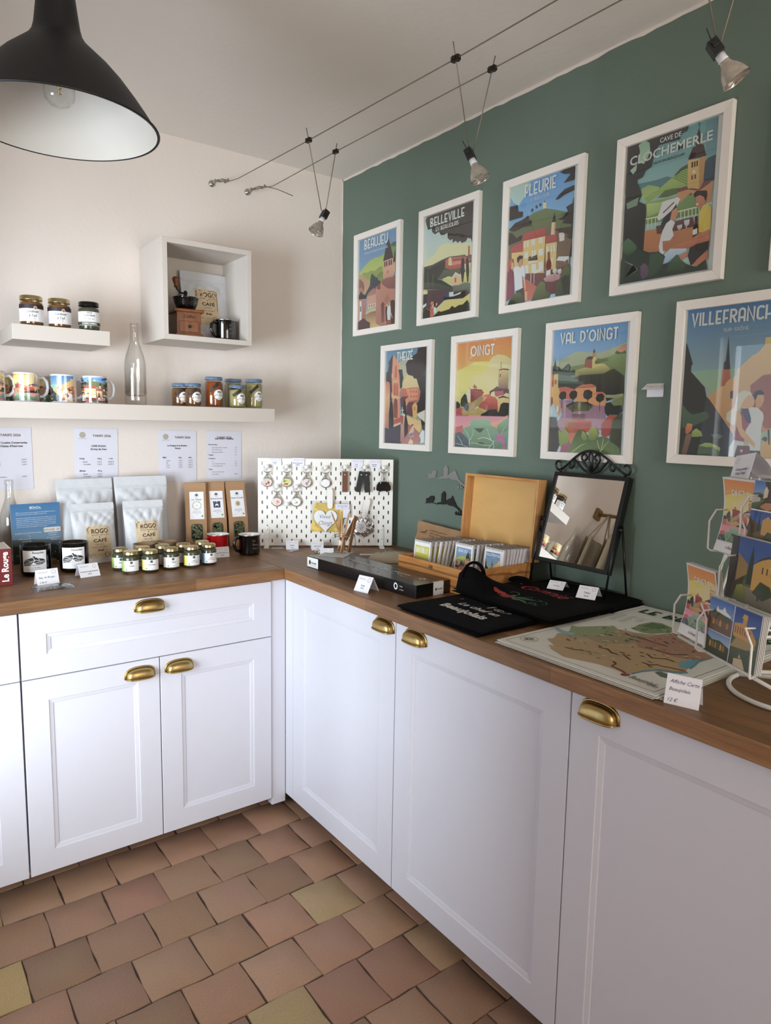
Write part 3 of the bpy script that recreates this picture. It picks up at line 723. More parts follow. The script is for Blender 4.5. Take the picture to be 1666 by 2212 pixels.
  ('6e3c44 5e343c','-417 -66 -251 21 157 12 -24 -74 -6 -613 -341 -658'),
  ('dd8c60','-61 -95 157 1 164 -189 -14 -366'),
  ('6e3840 5a3038','23 -389 164 -211 616 -207 460 -349 440 -816 34 -704'),
  ('ecb45e e0a450','396 -370 556 -217 728 -352 714 -926 459 -838'),
  ('a04c38','527 -416 588 -405 582 -549 532 -553'),
  ('c07060 d8a078','-1468 651 -1270 679 -1150 594 -1117 155 -1447 -47'),
  ('e0b080 b86a5a','-1448 -24 -1118 201 -1138 -447 -1172 -1262 -1472 -1266'),
  ('2a3436 2c3234','-1073 -8 -928 -287 -843 -1118 -853 -1420 -1168 -1402 -1182 -679'),
  ('b84c48','-830 -933 -411 -840 -329 -1022 -804 -1141'),
  ('efc498','-843 -1142 -348 -1022 -364 -1114 -820 -1234'),
  ('2c2428','-172 -93 -76 -185 35 -726 153 -928 171 -1469 -44 -1678 -100 -1134'),
  ('b0544c','-413 -771 -227 -681 -57 -749 -82 -1111 -308 -1090'),
  ('f0e4d4','-285 -420 -236 -409 -220 -681 -265 -681'),
  ('f0e4d4','-364 -532 -139 -518 -138 -545 -363 -562'),
  ('f0e0d0','-358 -726 -78 -681 -38 -771 -93 -794 -119 -1111 -157 -1112 -149 -771'),
  ('e8c07c e0b470','36 -749 731 -926 1016 -968 1059 -1187 963 -1453 159 -1108'),
  ('f4e4cc','696 -727 1226 -527 1226 -1010'),
  ('2a2224','978 -902 1226 -1032 1226 -1360 1062 -1275'),
  ('a85e5a b8706a','-44 -1678 171 -1447 159 -1108 490 -1194 928 -1454 944 -1874 -337 -1913'),
  ('453a54 3a3048','-1481 -1913 -1452 -1266 -1171 -1309 -820 -1234 -345 -1113 -299 -1913'),
  ('c88c78 a86a60','-326 -1113 -100 -1134 -81 -1702 -340 -1846'),
  ('f8f4f8','1065 -1341 1226 -1360 1226 -1821 943 -1852 1009 -1717 897 -1565'),
  ('8a3c3c','312 -1286 378 -1106 523 -1105 493 -1284 391 -1465'),
  ('e8b490','410 -1195 525 -1149 568 -1350 500 -1463 541 -1596 324 -1646 226 -1468'),
  ('5a7aa8','290 -1489 499 -1440 503 -1552 396 -1622 304 -1579'),
  ('f0d8b0','186 -1898 326 -1691 511 -1776 516 -1910'),
  ],[('THEIZÉ', -0.0676, 0.0402, 0.1482, 0.0352, 'f4f2f0', 'd')]),
 'oingt':([-0.1462, 0.127, -0.1948, 0.1909],[
  ('dd8440 e6d466','-1462 1895 1266 1909 1270 886 -1452 -332'),
  ('e4d060 f0dc80','-1454 1033 -486 1288 1270 1259 1270 -261 -1448 -561'),
  ('dd8440 e2a850','-1462 1895 1266 1909 1270 1010 151 1162 -481 1178 -1441 897'),
  ('ecd494 ecd898','-13 696 135 862 214 1137 390 1296 658 1363 956 1311 1268 1177 1256 54 49 86 1 413'),
  ('ecd898 f0da80','-767 330 -586 656 -15 739 194 298 210 -27 -817 -3'),
  ('e8c884 7a4a50','693 791 953 820 1187 808 1196 97 720 153'),
  ('f0e0b0','1190 745 1233 764 1253 117 1195 118'),
  ('382628','715 828 921 864 1186 833 1182 798 923 832 723 800'),
  ('d8a878','723 789 1188 787 1191 735 726 736'),
  ('3a2a28','777 681 812 690 817 584 782 579'),
  ('4a3030','802 1101 820 1100 820 869 802 870'),
  ('6a3e4a 5a3444','297 101 507 181 654 272 778 194 1222 159 1253 12 997 -24 302 -7'),
  ('b85a60 a84c54','572 93 961 104 967 -2 1115 -27 703 -102 580 -57'),
  ('ecdca0','376 55 557 104 575 -68 367 -74'),
  ('e8d49c','998 -45 1112 37 1256 -51 1252 -135'),
  ('f0e4c8 f0e0c0','-888 88 -768 219 -676 149 -663 -141 -740 -251 -857 -227'),
  ('a84a40 7a2c34','-695 194 -113 166 18 65 -102 -64 -416 -190 -654 -319'),
  ('c8705c','-531 190 -520 289 -358 295 -353 184'),
  ('8a3a38','-584 280 -505 321 -483 398 -453 320 -342 283'),
  ('5a3030','-781 286 -695 205 -113 177 -32 131 -304 161 -694 183'),
  ('d8644c 8a3034','54 -23 332 13 398 -74 704 -124 758 -573 239 -614 -269 -568 -214 -369'),
  ('e8986c','-195 -106 21 -1 57 -89 213 -92 33 -241 -222 -215'),
  ('f4d890 e0a058','602 -122 880 -42 1002 -109 1262 -156 1270 -619 761 -638 709 -209'),
  ('4a2a34','734 -124 970 -66 1261 -145 1262 -166 973 -129 766 -157'),
  ('3a3430','-1205 -335 -1180 -131 -987 57 -883 -24 -804 -295 -864 -429 -1167 -426'),
  ('30302e','-1455 -263 -1381 -219 -1240 -312 -1200 -449 -1444 -515'),
  ('c0504c a83e44','-1451 -492 -1098 -450 -739 -274 -470 -411 -387 -789 -1446 -768'),
  ('9a8450 b08c50','-1124 -631 -1065 -427 -834 -362 -479 -233 -196 -84 -7 -66 -29 -262 -276 -413 -466 -500 -718 -722 -1051 -745'),
  ('b89a50 a88a48','-723 -610 -210 -458 206 -570 -66 -789 -748 -790'),
  ('2a4a5c','-1033 -405 -870 -305 -732 -408 -790 -587 -908 -564'),
  ('241e1c','-130 -789 -71 -701 116 -635 298 -549 665 -530 791 -638 881 -361 1012 -299 1270 -324 1270 -787 250 -832'),
  ('d07888 d89098','-1446 -768 -388 -767 1270 -787 1270 -1168 765 -1304 -47 -1186 -1439 -1251'),
  ('c05858','-1449 -1182 -1034 -1109 -1020 -1428 -1446 -1483'),
  ('e89a7a','445 -1005 865 -916 1240 -724 1254 -999 761 -1218 454 -1179'),
  ('88a888 4a6a4c','-1063 -1223 -633 -1127 -608 -947 -384 -856 1 -877 94 -833 379 -919 449 -1092 760 -1196 1270 -1083 1270 -1937 -1456 -1948 -1425 -1552 -951 -1449'),
  ('86a486 5a7c58','754 -1089 1044 -915 1259 -808 1268 -1253 980 -1386 766 -1326'),
  ('46525a 3a4650','-1449 -1413 -1193 -1351 -951 -1449 -672 -1692 -661 -1941 -1456 -1948'),
  ('2f4234','-227 -1768 -118 -1698 106 -1713 109 -1779 -17 -1806'),
  ('33463a','-432 -1214 112 -1206 -39 -1341 -134 -1365'),
  ('b8ccb0','-666 -1828 -660 -1601 -786 -1400 -961 -1244 -944 -1239 -759 -1395 -637 -1600 -633 -1826'),
  ('b8ccb0','-625 -1645 -487 -1439 -447 -1236 -431 -1241 -467 -1443 -608 -1656'),
  ('b8ccb0','-219 -1589 33 -1516 349 -1552 601 -1655 749 -1585 602 -1676 319 -1575 34 -1534 -202 -1607'),
  ('b8ccb0','477 -1636 342 -1421 238 -1204 256 -1204 364 -1421 508 -1635'),
  ('b8ccb0','-571 -1734 -276 -1747 110 -1802 454 -1801 455 -1816 111 -1817 -276 -1763 -570 -1750'),
  ('b8ccb0','306 -1948 455 -1812 601 -1655 619 -1663 477 -1822 331 -1948'),
  ('b8ccb0','-1415 -1783 -1036 -1817 -595 -1938 -627 -1944 -1035 -1835 -1414 -1799'),
  ('b8ccb0','-1289 -1502 -1111 -1659 -1002 -1816 -1022 -1821 -1135 -1664 -1310 -1507'),
  ('b8ccb0','980 -1386 1060 -1213 1172 -1105 1184 -1109 1078 -1217 1001 -1390'),
  ('b8ccb0','600 -1948 603 -1698 621 -1697 622 -1948'),
  ('b06088 a05078','725 -1413 829 -1368 937 -1430 1038 -1374 1131 -1447 1078 -1555 1187 -1659 1163 -1766 1211 -1850 1187 -1937 1008 -1922 1060 -1791 995 -1686 873 -1647 661 -1631 746 -1520'),
  ],[('OINGT', -0.0711, 0.0507, 0.1371, 0.0366, 'f6f2ee', 'd')]),
 'val':([-0.1449, 0.1284, -0.1921, 0.1942],[
  ('5f94c8 d0dcdc','-1449 1928 1278 1942 1284 -1901 -1443 -1921'),
  ('b0b090 98a078','-1446 922 -1195 953 -853 1090 -574 1195 -351 1201 -18 1144 357 1118 741 1197 1087 1297 1261 1345 1284 510 -1423 528'),
  ('8a9a5c 4a4a34','-1092 719 -774 747 -215 806 371 902 729 986 977 1075 1276 1053 1267 302 1283 -119 -1140 56'),
  ('5a6a44','877 1060 947 1140 1221 1141 1273 1033 981 1022'),
  ('d07a5c e0a080','897 1143 1044 1196 1089 1265 1234 1306 1276 1137 1103 1066'),
  ('c8b870 6a6a40','-679 607 -208 695 171 718 564 761 754 622 508 419 -28 443 -529 465'),
  ('4a4434 302c28','-1153 263 -305 478 504 484 882 615 1248 387 1284 -162 -1130 -106'),
  ('3c4a3c 35433a','-1449 739 -1424 806 -1214 794 -1060 672 -949 780 -810 862 -718 767 -737 610 -541 668 -530 488 -786 477 -1449 530'),
  ('55685a 485a4c','-1199 541 -757 476 -180 250 -175 184 -1181 241'),
  ('2f3d36','-1182 264 -10 178 2 -21 -1173 103'),
  ('a05848','-168 935 90 930 99 661 -196 716'),
  ('54503c','-169 940 -65 1027 151 1024 95 930'),
  ('e8cc80 dcc074','90 930 163 1045 236 953 193 782 575 782 100 656'),
  ('c08050','90 1006 91 1115 184 1130 193 1000'),
  ('3a3c40','104 1125 141 1253 187 1130'),
  ('7a8448 5a6438','176 848 289 950 396 922 629 950 661 862 377 815 247 779'),
  ('e8ba68 d89a58','-1444 134 -1355 155 -1374 572 -1347 525 -1321 581 -1282 526 -1245 566 -1199 541 -1181 149 -1109 32 -1119 -291 -1018 -500 -1089 -777 -1449 -192'),
  ('c84a34 b8442f','-1449 553 -1376 503 -1371 179 -1444 134'),
  ('30302c','-1449 576 -1369 895 -1354 1032 -1314 869 -1230 565'),
  ('a06838','-1324 385 -1255 387 -1255 232 -1320 228'),
  ('8a2c34','-1449 -145 -1379 -193 -1370 -357 -1449 -519'),
  ('c85c50','-1144 125 -852 139 -445 36 -441 -32 -1108 9'),
  ('cc6c58','-1108 9 -614 18 -431 -190 -596 -277 -1095 -199'),
  ('e89a5c e09458','-490 82 291 102 296 -51 649 -125 672 -472 221 -467 -539 -278'),
  ('cf6850','-491 93 -231 185 124 195 296 113'),
  ('cf6850','199 -126 328 -52 540 -58 654 -130'),
  ('9a6a84 b08494','-1091 -268 -624 -276 -534 -346 136 -400 301 -457 672 -472 707 -1190 -1060 -1266 -1166 -987 -973 -754'),
  ('c0783c b84a3c','-841 -985 -501 -879 169 -910 233 -1065 55 -1268 -618 -1304 -815 -1169'),
  ('c84e38','-580 -982 -330 -890 197 -932 182 -1110 28 -1268 -313 -1161'),
  ('46462e 5a5c38','-844 -467 -422 -325 -254 -328 221 -467 68 -621 -602 -629'),
  ('241f1e','-844 -456 -564 -334 -393 -343 -728 -462'),
  ('241f1e','-211 -346 -4 -343 220 -450 112 -457'),
  ('2c2628','-1129 -129 -1047 -16 -902 3 -825 -67 -844 -227 -987 -270 -1094 -222'),
  ('2c2628','-721 -115 -641 -4 -472 14 -397 -55 -417 -190 -539 -278 -671 -219'),
  ('2c2628','-178 -128 -136 5 27 27 167 -48 163 -202 20 -288 -135 -229'),
  ('2c2628','299 -227 359 -118 516 -101 613 -168 595 -298 455 -371 332 -315'),
  ('382c2e','-998 -247 -974 -247 -969 -524 -987 -523'),
  ('382c2e','-569 -255 -540 -255 -532 -663 -560 -663'),
  ('382c2e','-9 -265 18 -265 44 -576 22 -576'),
  ('382c2e','444 -360 460 -361 472 -623 459 -623'),
  ('6a3a34','-539 -732 -524 -732 -515 -891 -529 -891'),
  ('6a3a34','-493 -732 -479 -732 -469 -891 -483 -891'),
  ('6a3a34','-448 -732 -433 -732 -423 -890 -438 -890'),
  ('6a3a34','-402 -732 -388 -732 -378 -890 -392 -890'),
  ('6a3a34','-357 -732 -343 -732 -333 -890 -347 -890'),
  ('6a3a34','-312 -732 -298 -732 -288 -890 -302 -890'),
  ('6a3a34','-267 -732 -253 -732 -243 -890 -257 -890'),
  ('6a3a34','-223 -732 -209 -732 -199 -889 -213 -889'),
  ('6a3a34','-178 -732 -164 -732 -154 -889 -168 -889'),
  ('6a3a34','-134 -732 -120 -732 -110 -889 -123 -889'),
  ('6a3a34','-89 -732 -75 -732 -65 -889 -79 -889'),
  ('7a3a30','-696 -983 -681 -983 -672 -1132 -686 -1133'),
  ('7a3a30','-644 -983 -629 -983 -620 -1132 -634 -1132'),
  ('7a3a30','-592 -983 -577 -982 -568 -1131 -583 -1131'),
  ('7a3a30','-540 -982 -526 -982 -517 -1130 -531 -1130'),
  ('7a3a30','-489 -982 -475 -982 -465 -1130 -480 -1130'),
  ('7a3a30','-438 -981 -423 -981 -414 -1129 -428 -1129'),
  ('7a3a30','-387 -981 -372 -981 -363 -1128 -377 -1128'),
  ('7a3a30','-336 -980 -322 -980 -312 -1127 -327 -1128'),
  ('7a3a30','-285 -980 -271 -980 -262 -1127 -276 -1127'),
  ('7a3a30','-235 -980 -221 -980 -211 -1126 -225 -1126'),
  ('7a3a30','-184 -979 -171 -979 -161 -1125 -175 -1126'),
  ('7a3a30','-134 -979 -121 -979 -111 -1125 -125 -1125'),
  ('7a3a30','-85 -978 -71 -978 -61 -1124 -75 -1124'),
  ('7a3a30','-35 -978 -21 -978 -12 -1123 -25 -1124'),
  ('7a3a30','15 -978 28 -977 38 -1123 24 -1123'),
  ('7a3a30','64 -977 78 -977 87 -1122 73 -1122'),
  ('7a3a30','113 -977 127 -977 136 -1121 123 -1122'),
  ('7a3a30','162 -976 176 -976 185 -1121 172 -1121'),
  ('5a4048','-568 -720 -62 -721 -61 -741 -567 -741'),
  ('f0ece8','-1184 -452 -1094 -453 -1083 -638 -1172 -638'),
  ('a8a870 6a7040','666 -191 1283 -119 1277 -394 971 -325 682 -234'),
  ('2a2422','669 -234 966 -251 715 -343'),
  ('7a8048','820 -366 1264 -203 1275 -542 832 -539'),
  ('2f302c','650 -537 692 -386 846 -366 981 -475 1232 -457 1281 -627 1152 -754 998 -733 770 -776 686 -689'),
  ('b84a3c a83c38','577 -1017 845 -733 1127 -754 1116 -969 835 -1362 682 -1409 584 -1324'),
  ('403c3e 36363a','-1443 -1921 -1449 -801 -1176 -824 -1132 -1057 -1033 -1219 -978 -1637 -1109 -1921'),
  ('4a5238 3a3c2c','890 -1404 958 -884 1103 -776 1273 -691 1284 -1901 818 -1887'),
  ('96a050 7a8a48','-1008 -1638 -1063 -1219 -925 -1286 -832 -1123 -647 -1304 -523 -1439 -682 -1674 -909 -1798'),
  ('c87858','-705 -1305 -389 -1299 -403 -1527 -538 -1669'),
  ('4a6038 6e8450','-512 -1622 -411 -1413 -282 -1206 -87 -1203 91 -1401 256 -1420 628 -1389 786 -1407 897 -1513 1109 -1615 1279 -1738 1284 -1901 -1019 -1921 -587 -1809'),
  ('a8b048 6a7a3c','123 -1468 133 -1199 342 -1085 489 -1282 420 -1460 263 -1531'),
  ('9aa850 6f8044','-156 -1430 -113 -1226 2 -1291 96 -1469 -38 -1540'),
  ('a8607c 985070','-960 -1921 -900 -1704 -743 -1629 -569 -1624 -533 -1738 -641 -1857 -725 -1921'),
  ('c0cc98','-495 -1897 -168 -1679 103 -1580 -156 -1697 -471 -1906'),
  ('c0cc98','579 -1853 644 -1630 670 -1431 684 -1436 665 -1634 601 -1856'),
  ('c0cc98','579 -1853 749 -1626 993 -1412 762 -1635 601 -1861'),
  ('c0cc98','578 -1831 485 -1635 450 -1503 463 -1499 507 -1634 599 -1826'),
  ],[("VAL D'OINGT", -0.1151, 0.1, 0.1466, 0.0344, 'f2f2ee', 'd')]),
 'ville':([-0.1413, 0.127, -0.1952, 0.1948],[
  ('3a74ac b8c8a0','-1413 1921 964 1948 1087 -1950 -1405 -1952'),
  ('88b098 98b088','-1213 300 -9 348 123 -215 -550 -261 -999 43'),
  ('e8c070 c8885c','-705 -369 -551 -239 -439 -198 -375 -134 -366 40 -119 52 28 153 38 303 201 442 400 619 541 693 674 849 679 1033 1042 1042 1087 -1171 435 -1396 58 -1340 -419 -750'),
  ('9a4a34 a8582f','692 123 1087 165 1087 -1171 840 -1176 491 -754 396 -117'),
  ('c06048 b0543c','-353 312 -151 312 -121 74 -236 -30 -253 -95 -365 -124'),
  ('2c2a3a','-324 310 -328 484 -280 535 -250 1146 -171 486 -144 312'),
  ('2a2c30 24282a','-1406 1068 -1364 1008 -1174 500 -1212 458 -1213 300 -1002 88 -846 -75 -795 -121 -729 -368 -576 -527 58 -1340 -29 -1936 -1405 -1952 -1408 -56'),
  ('36404c 3a4450','-727 -391 -520 -638 58 -1340 59 -1624 -18 -1935 -823 -1951 -801 -973'),
  ('5a3a38','-729 -368 -628 -459 -419 -750 -508 -794'),
  ('4a6a50 3c5844','-1396 -561 -1232 -746 -1078 -838 -700 -749 -607 -883 -682 -973 -1053 -1157 -1372 -1208'),
  ('a8b858 8a9c4c','-1067 -1295 -952 -1202 -801 -1290 -756 -1402 -887 -1428 -1057 -1432'),
  ('e08c40 c8503c','-1260 -1206 -1208 -1067 -1071 -1089 -1071 -1249 -1185 -1366 -1249 -1344'),
  ('55705a 4a6450','-874 -1907 -845 -1655 -630 -1647 -541 -1577 -350 -1638 -239 -1723 -280 -1937'),
  ('a8bc68 8aa058','-845 -1655 -683 -1581 -541 -1577 -350 -1638 -241 -1701 -268 -1791 -439 -1686 -627 -1693'),
  ('5e7a70','-535 -1352 -374 -1327 -197 -1389 -271 -1458 -458 -1440'),
  ('8a6a50 6a4a40','-1322 -1881 -1233 -1390 -1041 -1317 -1152 -1804 -1192 -1945'),
  ('4a4a60','-95 -252 -19 -232 -14 -427 -85 -436'),
  ('f0e6cc e8dcc0','-150 -970 -142 -795 27 -665 58 -493 88 -321 255 -229 431 -287 483 -394 276 -496 222 -624 166 -753 89 -882 86 -1121 -53 -1057'),
  ('dca470','275 -475 372 -349 492 -373 544 -501 523 -627 439 -648 405 -754 229 -710 218 -581'),
  ('1e1c22','485 -373 536 -269 659 -230 759 -316 752 -358 606 -355 555 -501'),
  ('d89858 c88448','555 -501 606 -355 752 -358 775 -505 714 -650 593 -713'),
  ('f0ece8 e2dcdc','310 -775 461 -648 632 -671 768 -798 799 -924 757 -1177 781 -1727 506 -1738 435 -1396 332 -1183'),
  ('9c3c50 a84454','173 -839 232 -753 397 -925 472 -1053 378 -1225 359 -1527 69 -1470 120 -1273'),
  ('4a3a5e','216 -689 400 -690 483 -925 493 -1052 384 -1032 259 -818'),
  ('e0b070 d8a060','58 -774 165 -731 242 -882 288 -1184 641 -1562 629 -1669 560 -1607 260 -1379 130 -1121'),
  ('f2eef0 e8e4e8','-17 -1940 -5 -1670 71 -1492 359 -1527 348 -1929'),
  ('6e3038 5e2830','192 -1620 497 -1620 575 -1929 128 -1939'),
  ('e0b878','266 -1726 331 -1712 356 -1755 305 -1800'),
  ('262228','527 -1737 771 -1738 819 -1938 575 -1929'),
  ('d8a844 c89838','771 -1727 825 -1492 1087 -1440 1087 -1950 819 -1938'),
  ('3a2828','916 -1216 955 -1195 996 -1571 966 -1572'),
  ('4a3430','790 -1451 856 -1375 921 -1405 909 -1511'),
  ],[('VILLEFRANCHE', -0.1289, 0.1024, 0.1474, 0.0343, 'eceeee', 'd'), ('SUR-SAÔNE', -0.039, 0.0259, 0.1264, 0.0087, 'c8d8dc', 'd')]),
}
MAPART=[
 ('b59a76','630 1025 674 1215 454 1629 545 1771 473 2050 493 2350 633 2702 632 2974 1022 3167 1242 3240 1537 3301 1923 3637 2026 4055 2307 4488 2745 4032 3230 3837 3579 3489 3587 2978 3533 2592 3593 2288 3748 1766 3657 1538 3370 1379 3261 1121 3203 851 3185 643 3056 539 2780 579 2454 560 2208 480 2035 415 1702 315 1201 510 959 703 1078 770'),
 ('8f9a72','473 2050 203 2448 377 2496 537 2827 732 3185 988 3250 1203 2916 1139 2303 1089 1853 820 1687'),
 ('7f9068','1246 3514 1112 3999 1166 4513 1387 4625 1840 4432 2003 4019 1789 3559 1581 3447'),
 ('5f7550','1253 3936 1213 4441 1451 4525 1725 4391 1596 4000'),
 ('9c9070','1045 1909 1282 2908 1603 3273 2034 3183 1958 2350 1543 1830'),
 ('a8806a','1923 3637 2307 4488 2745 4032 3230 3837 3579 3489 3544 2709 3134 2393 2720 2393 2243 2328 1889 2717'),
 ('8ab0b8','178 1861 163 1974 380 1907 683 1983 798 1777 611 1692 359 1742'),
 ('6aa0b0','3368 2141 3417 2455 3523 2677 3624 2334 3701 1974 3520 1889'),
 ('6a8a94','3185 643 3231 985 3382 1360 3657 1538 3748 1766 3863 1668 3791 1505 3658 1413 3390 1225 3280 913 3246 612'),
 ('6a8a94','3701 1974 3624 2334 3531 2629 3587 2978 3579 3489 3640 3412 3630 2900 3603 2538 3695 2211 3762 1935'),
 ('5a6a60','3428 1137 3479 1269 3693 1233 3828 1260 4031 1138 3882 1050 3653 996'),
 ('8a3a34','3087 496 3215 600 3265 499 3229 409 3128 381'),
]
MAPLINES= [[1722, 1530, 1967, 1572, 2160, 1432, 2380, 1556, 2672, 1384], [2535, 976, 2666, 882, 2695, 696, 2994, 627, 3126, 555], [2640, 2059, 2875, 1894, 3074, 2096, 3274, 2099], [1375, 3050, 1615, 2911, 1857, 3035, 2191, 2942, 2578, 2954], [2330, 2461, 2628, 2470, 2993, 2490, 3184, 2781], [1290, 869, 1540, 918, 1659, 1035], [2916, 1456, 3094, 1434, 3216, 1619], [3247, 1570, 3500, 1669, 3728, 1736]]
# ------------------------------------------------------------------ room
def struct(o): o['kind'] = 'structure'; return o
H = 2.517
mb = MB(); mb.box(XL-.2, .2, 0, .2, -.05, H+.1); struct(mb.build('wall_back', WALLW))
mb = MB(); mb.box(0, .2, YF, 0, -.05, H+.1); struct(mb.build('wall_right', WALLG))
mb = MB()
y0, y1, z0, z1 = WIN
mb.box(XL-.2, XL, YF, y0, -.05, H+.1); mb.box(XL-.2, XL, y1, 0, -.05, H+.1)
mb.box(XL-.2, XL, y0, y1, -.05, z0); mb.box(XL-.2, XL, y0, y1, z1, H+.1)
struct(mb.build('wall_left', WALLW))
mb = MB(); x0, x1, z0, z1 = FILL_WIN
mb.box(XL-.2, x0, YF-.2, YF, -.05, H+.1); mb.box(x1, .2, YF-.2, YF, -.05, H+.1)
mb.box(x0, x1, YF-.2, YF, -.05, z0); mb.box(x0, x1, YF-.2, YF, z1, H+.1)
struct(mb.build('wall_front', WALLW))
mb = MB(); mb.box(XL-.2, .2, YF-.2, .2, H, H+.1); struct(mb.build('ceiling', CEILM))
# white unpainted edge where the green paint stops
mb = MB(); r = random.Random(3); a = []
for i in range(121):
    a.append((-i*YF/120*-1, .006+r.random()*.006))
top = [(-y if y > 0 else -y, 0) for y, _ in a]
mb.M = SIDE(-.0006, 0, H)
mb.poly([(-p[0], -p[1]) for p in a]+[(-YF, 0), (0, 0)], 0)
mb.M = frame((0, 0, 0), (0, -1, 0), (0, 0, 1))
b = [(.003+r.random()*.004, i*H/60) for i in range(61)]
mb.M = frame((-.0006, 0, 0), (0, -1, 0), (0, 0, 1))
mb.poly([(0, 0)]+b+[(0, H)], 0)
struct(mb.build('trim_1', WALLW))
# windows
def window(name, M, w, h, n):
    mb = MB(M); t = .05
    mb.box(0, w, 0, t, -.06, .0); mb.box(0, w, h-t, h, -.06, 0); mb.box(0, t, t, h-t, -.06, 0); mb.box(w-t, w, t, h-t, -.06, 0)
    for i in range(1, n): mb.box(w*i/n-.04, w*i/n+.04, t, h-t, -.06, 0)
    o = struct(mb.build(name, LACQ))
    g = MB(M); g.box(t, w-t, t, h-t, -.035, -.031); g.build('window_glass', PANE, o)
    return o
window('window_1', frame((XL-.08, WIN[0], WIN[2]), (0,1,0), (0,0,1)), WIN[1]-WIN[0], WIN[3]-WIN[2], 2)
window('window_fill', frame((FILL_WIN[1], YF-.08, FILL_WIN[2]), (-1,0,0), (0,0,1)), FILL_WIN[1]-FILL_WIN[0], FILL_WIN[3]-FILL_WIN[2], 2)  # unseen window, added to let the rear fill light in
# floor: hand-made terracotta squares in running bond, rows along the white wall
mb = MB(); r = random.Random(11)
cols = ['97745f','9b7863','947460','9d7a66','8f705b','93705d','8c6c58','9a7c64','957860','8c6e5a']
special = {(-.75,-1.122):'a68c66', (-1.625,-.954):'b29764', (-1.055,-1.45):'a88f66'}
mb.box(XL, 0, YF, 0, -.06, -.004, 1)
P = .1675
OFF = {4: .06, 5: .135, 6: .05, 7: .125, 8: .064, 9: .14, 10: .07}
for j in range(28):
    yc = -.117-j*P
    off = OFF.get(j, .03+.075*(j % 2)+r.uniform(-.02, .02))
    k0 = int((XL-.1)/.16)-1
    for k in range(k0, 2):
        xc = k*.16+off
        if yc-.09 < YF or xc+.09 < XL or xc-.09 > 0: continue
        hx = .0788+r.uniform(-.0015, .0015); hy = .0825+r.uniform(-.0015, .0015); a = r.uniform(-.012, .012)
        c = S(r.choice(cols)); g = r.uniform(.84, 1.06); c = (c[0]*g*1.16, c[1]*g*1.12*r.uniform(.97,1.03), c[2]*g*1.02*r.uniform(.95,1.05), 1)
        for (sx, sy), h in special.items():
            if abs(xc-sx) < .0815 and abs(yc-sy) < .08: c = S(h)
        dz = r.uniform(-.0012, .0012)
        ca, sa = math.cos(a), math.sin(a)
        ring = []
        for (px, py) in [(-1,-1),(-.3,-1),(.35,-1),(1,-1),(1,-.3),(1,.35),(1,1),(.3,1),(-.35,1),(-1,1),(-1,.35),(-1,-.3)]:
            jx = px*hx+r.uniform(-.0032, .0022); jy = py*hy+r.uniform(-.0032, .0022)
            ring.append((xc+jx*ca-jy*sa, yc+jx*sa+jy*ca))
        n = len(ring)
        inn = [(xc+(x-xc)*.97, yc+(y-yc)*.97) for x, y in ring]; mid = [(xc+(x-xc)*.99, yc+(y-yc)*.99) for x, y in ring]
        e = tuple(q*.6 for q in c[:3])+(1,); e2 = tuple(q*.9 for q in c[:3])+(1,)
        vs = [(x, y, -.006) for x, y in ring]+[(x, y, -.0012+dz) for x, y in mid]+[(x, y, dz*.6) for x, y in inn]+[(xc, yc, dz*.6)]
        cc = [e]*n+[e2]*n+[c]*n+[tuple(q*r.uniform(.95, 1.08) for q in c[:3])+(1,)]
        fs = [(i, (i+1) % n, n+(i+1) % n, n+i) for i in range(n)]+[(n+i, n+(i+1) % n, 2*n+(i+1) % n, 2*n+i) for i in range(n)]+[(2*n+i, 2*n+(i+1) % n, 3*n) for i in range(n)]
        mb.add(vs, fs, 0, cc, True)
GROUT = mat('grout', '4c3c30', .95, var=.25, vscale=30, bump=.5, bscale=80)
struct(mb.build('floor', [TILE, GROUT], fix=False))

# ------------------------------------------------------------------ base cabinets
FR = -.62
def front_mesh(w, h, ins):
    mb = MB(); T = .019
    rings = [(0, 0), (0, T-.0012), (.0012, T), (ins, T), (ins+.0015, T-.002), (ins+.0125, T-.0042), (ins+.0138, T-.006)]
    vs = []
    for i, z in rings: vs += [(i, i, z), (w-i, i, z), (w-i, h-i, z), (i, h-i, z)]
    fs = [(0, 3, 2, 1)]
    for k in range(len(rings)-1):
        for j in range(4): fs.append((k*4+j, k*4+(j+1) % 4, (k+1)*4+(j+1) % 4, (k+1)*4+j))
    b = (len(rings)-1)*4; fs.append((b, b+1, b+2, b+3))
    mb.add(vs, fs); return mb
def cup_mesh():
    mb = MB(); a, b, d = .043, .031, .025
    def f(u, v):
        th = PI*u; ph = PI/2*v
        def q(x, e): return math.copysign(abs(x)**e, x)
        r = q(math.sin(th), .55)
        return (a*q(math.cos(th), .75), b*r*q(math.cos(ph), .6), d*r*q(math.sin(ph), .7)+.0015)
    mb.grid(28, 12, f)
    pts = [(a*1.06*math.copysign(abs(math.cos(PI*i/24))**.75, math.cos(PI*i/24)), b*1.08*math.sin(PI*i/24)**.55, .0012) for i in range(25)]
    mb.tube(pts, .0022, 6)
    mb.tube([f(i/24, 1) for i in range(25)], .0012, 6)
    return mb
CUP = cup_mesh().mesh('handle'); CUP.materials.append(BRASS)
def handle(door, x, y):
    o = D.objects.new('handle', CUP); COL.objects.link(o); o.parent = door; o.location = (x, y, .019)
    md = o.modifiers.new('thickness', 'SOLIDIFY'); md.thickness = .0012
    tag(o, 'brushed brass cup handle')
def front(cab, name, M, w, h, hx, hy, ins=.068):
    o = front_mesh(w, h, ins).build(name, LACQ, cab)
    o.matrix_local = M
    handle(o, hx, hy)
    return o
g = .0015; ZB, ZD, ZT = .066, .675, .876
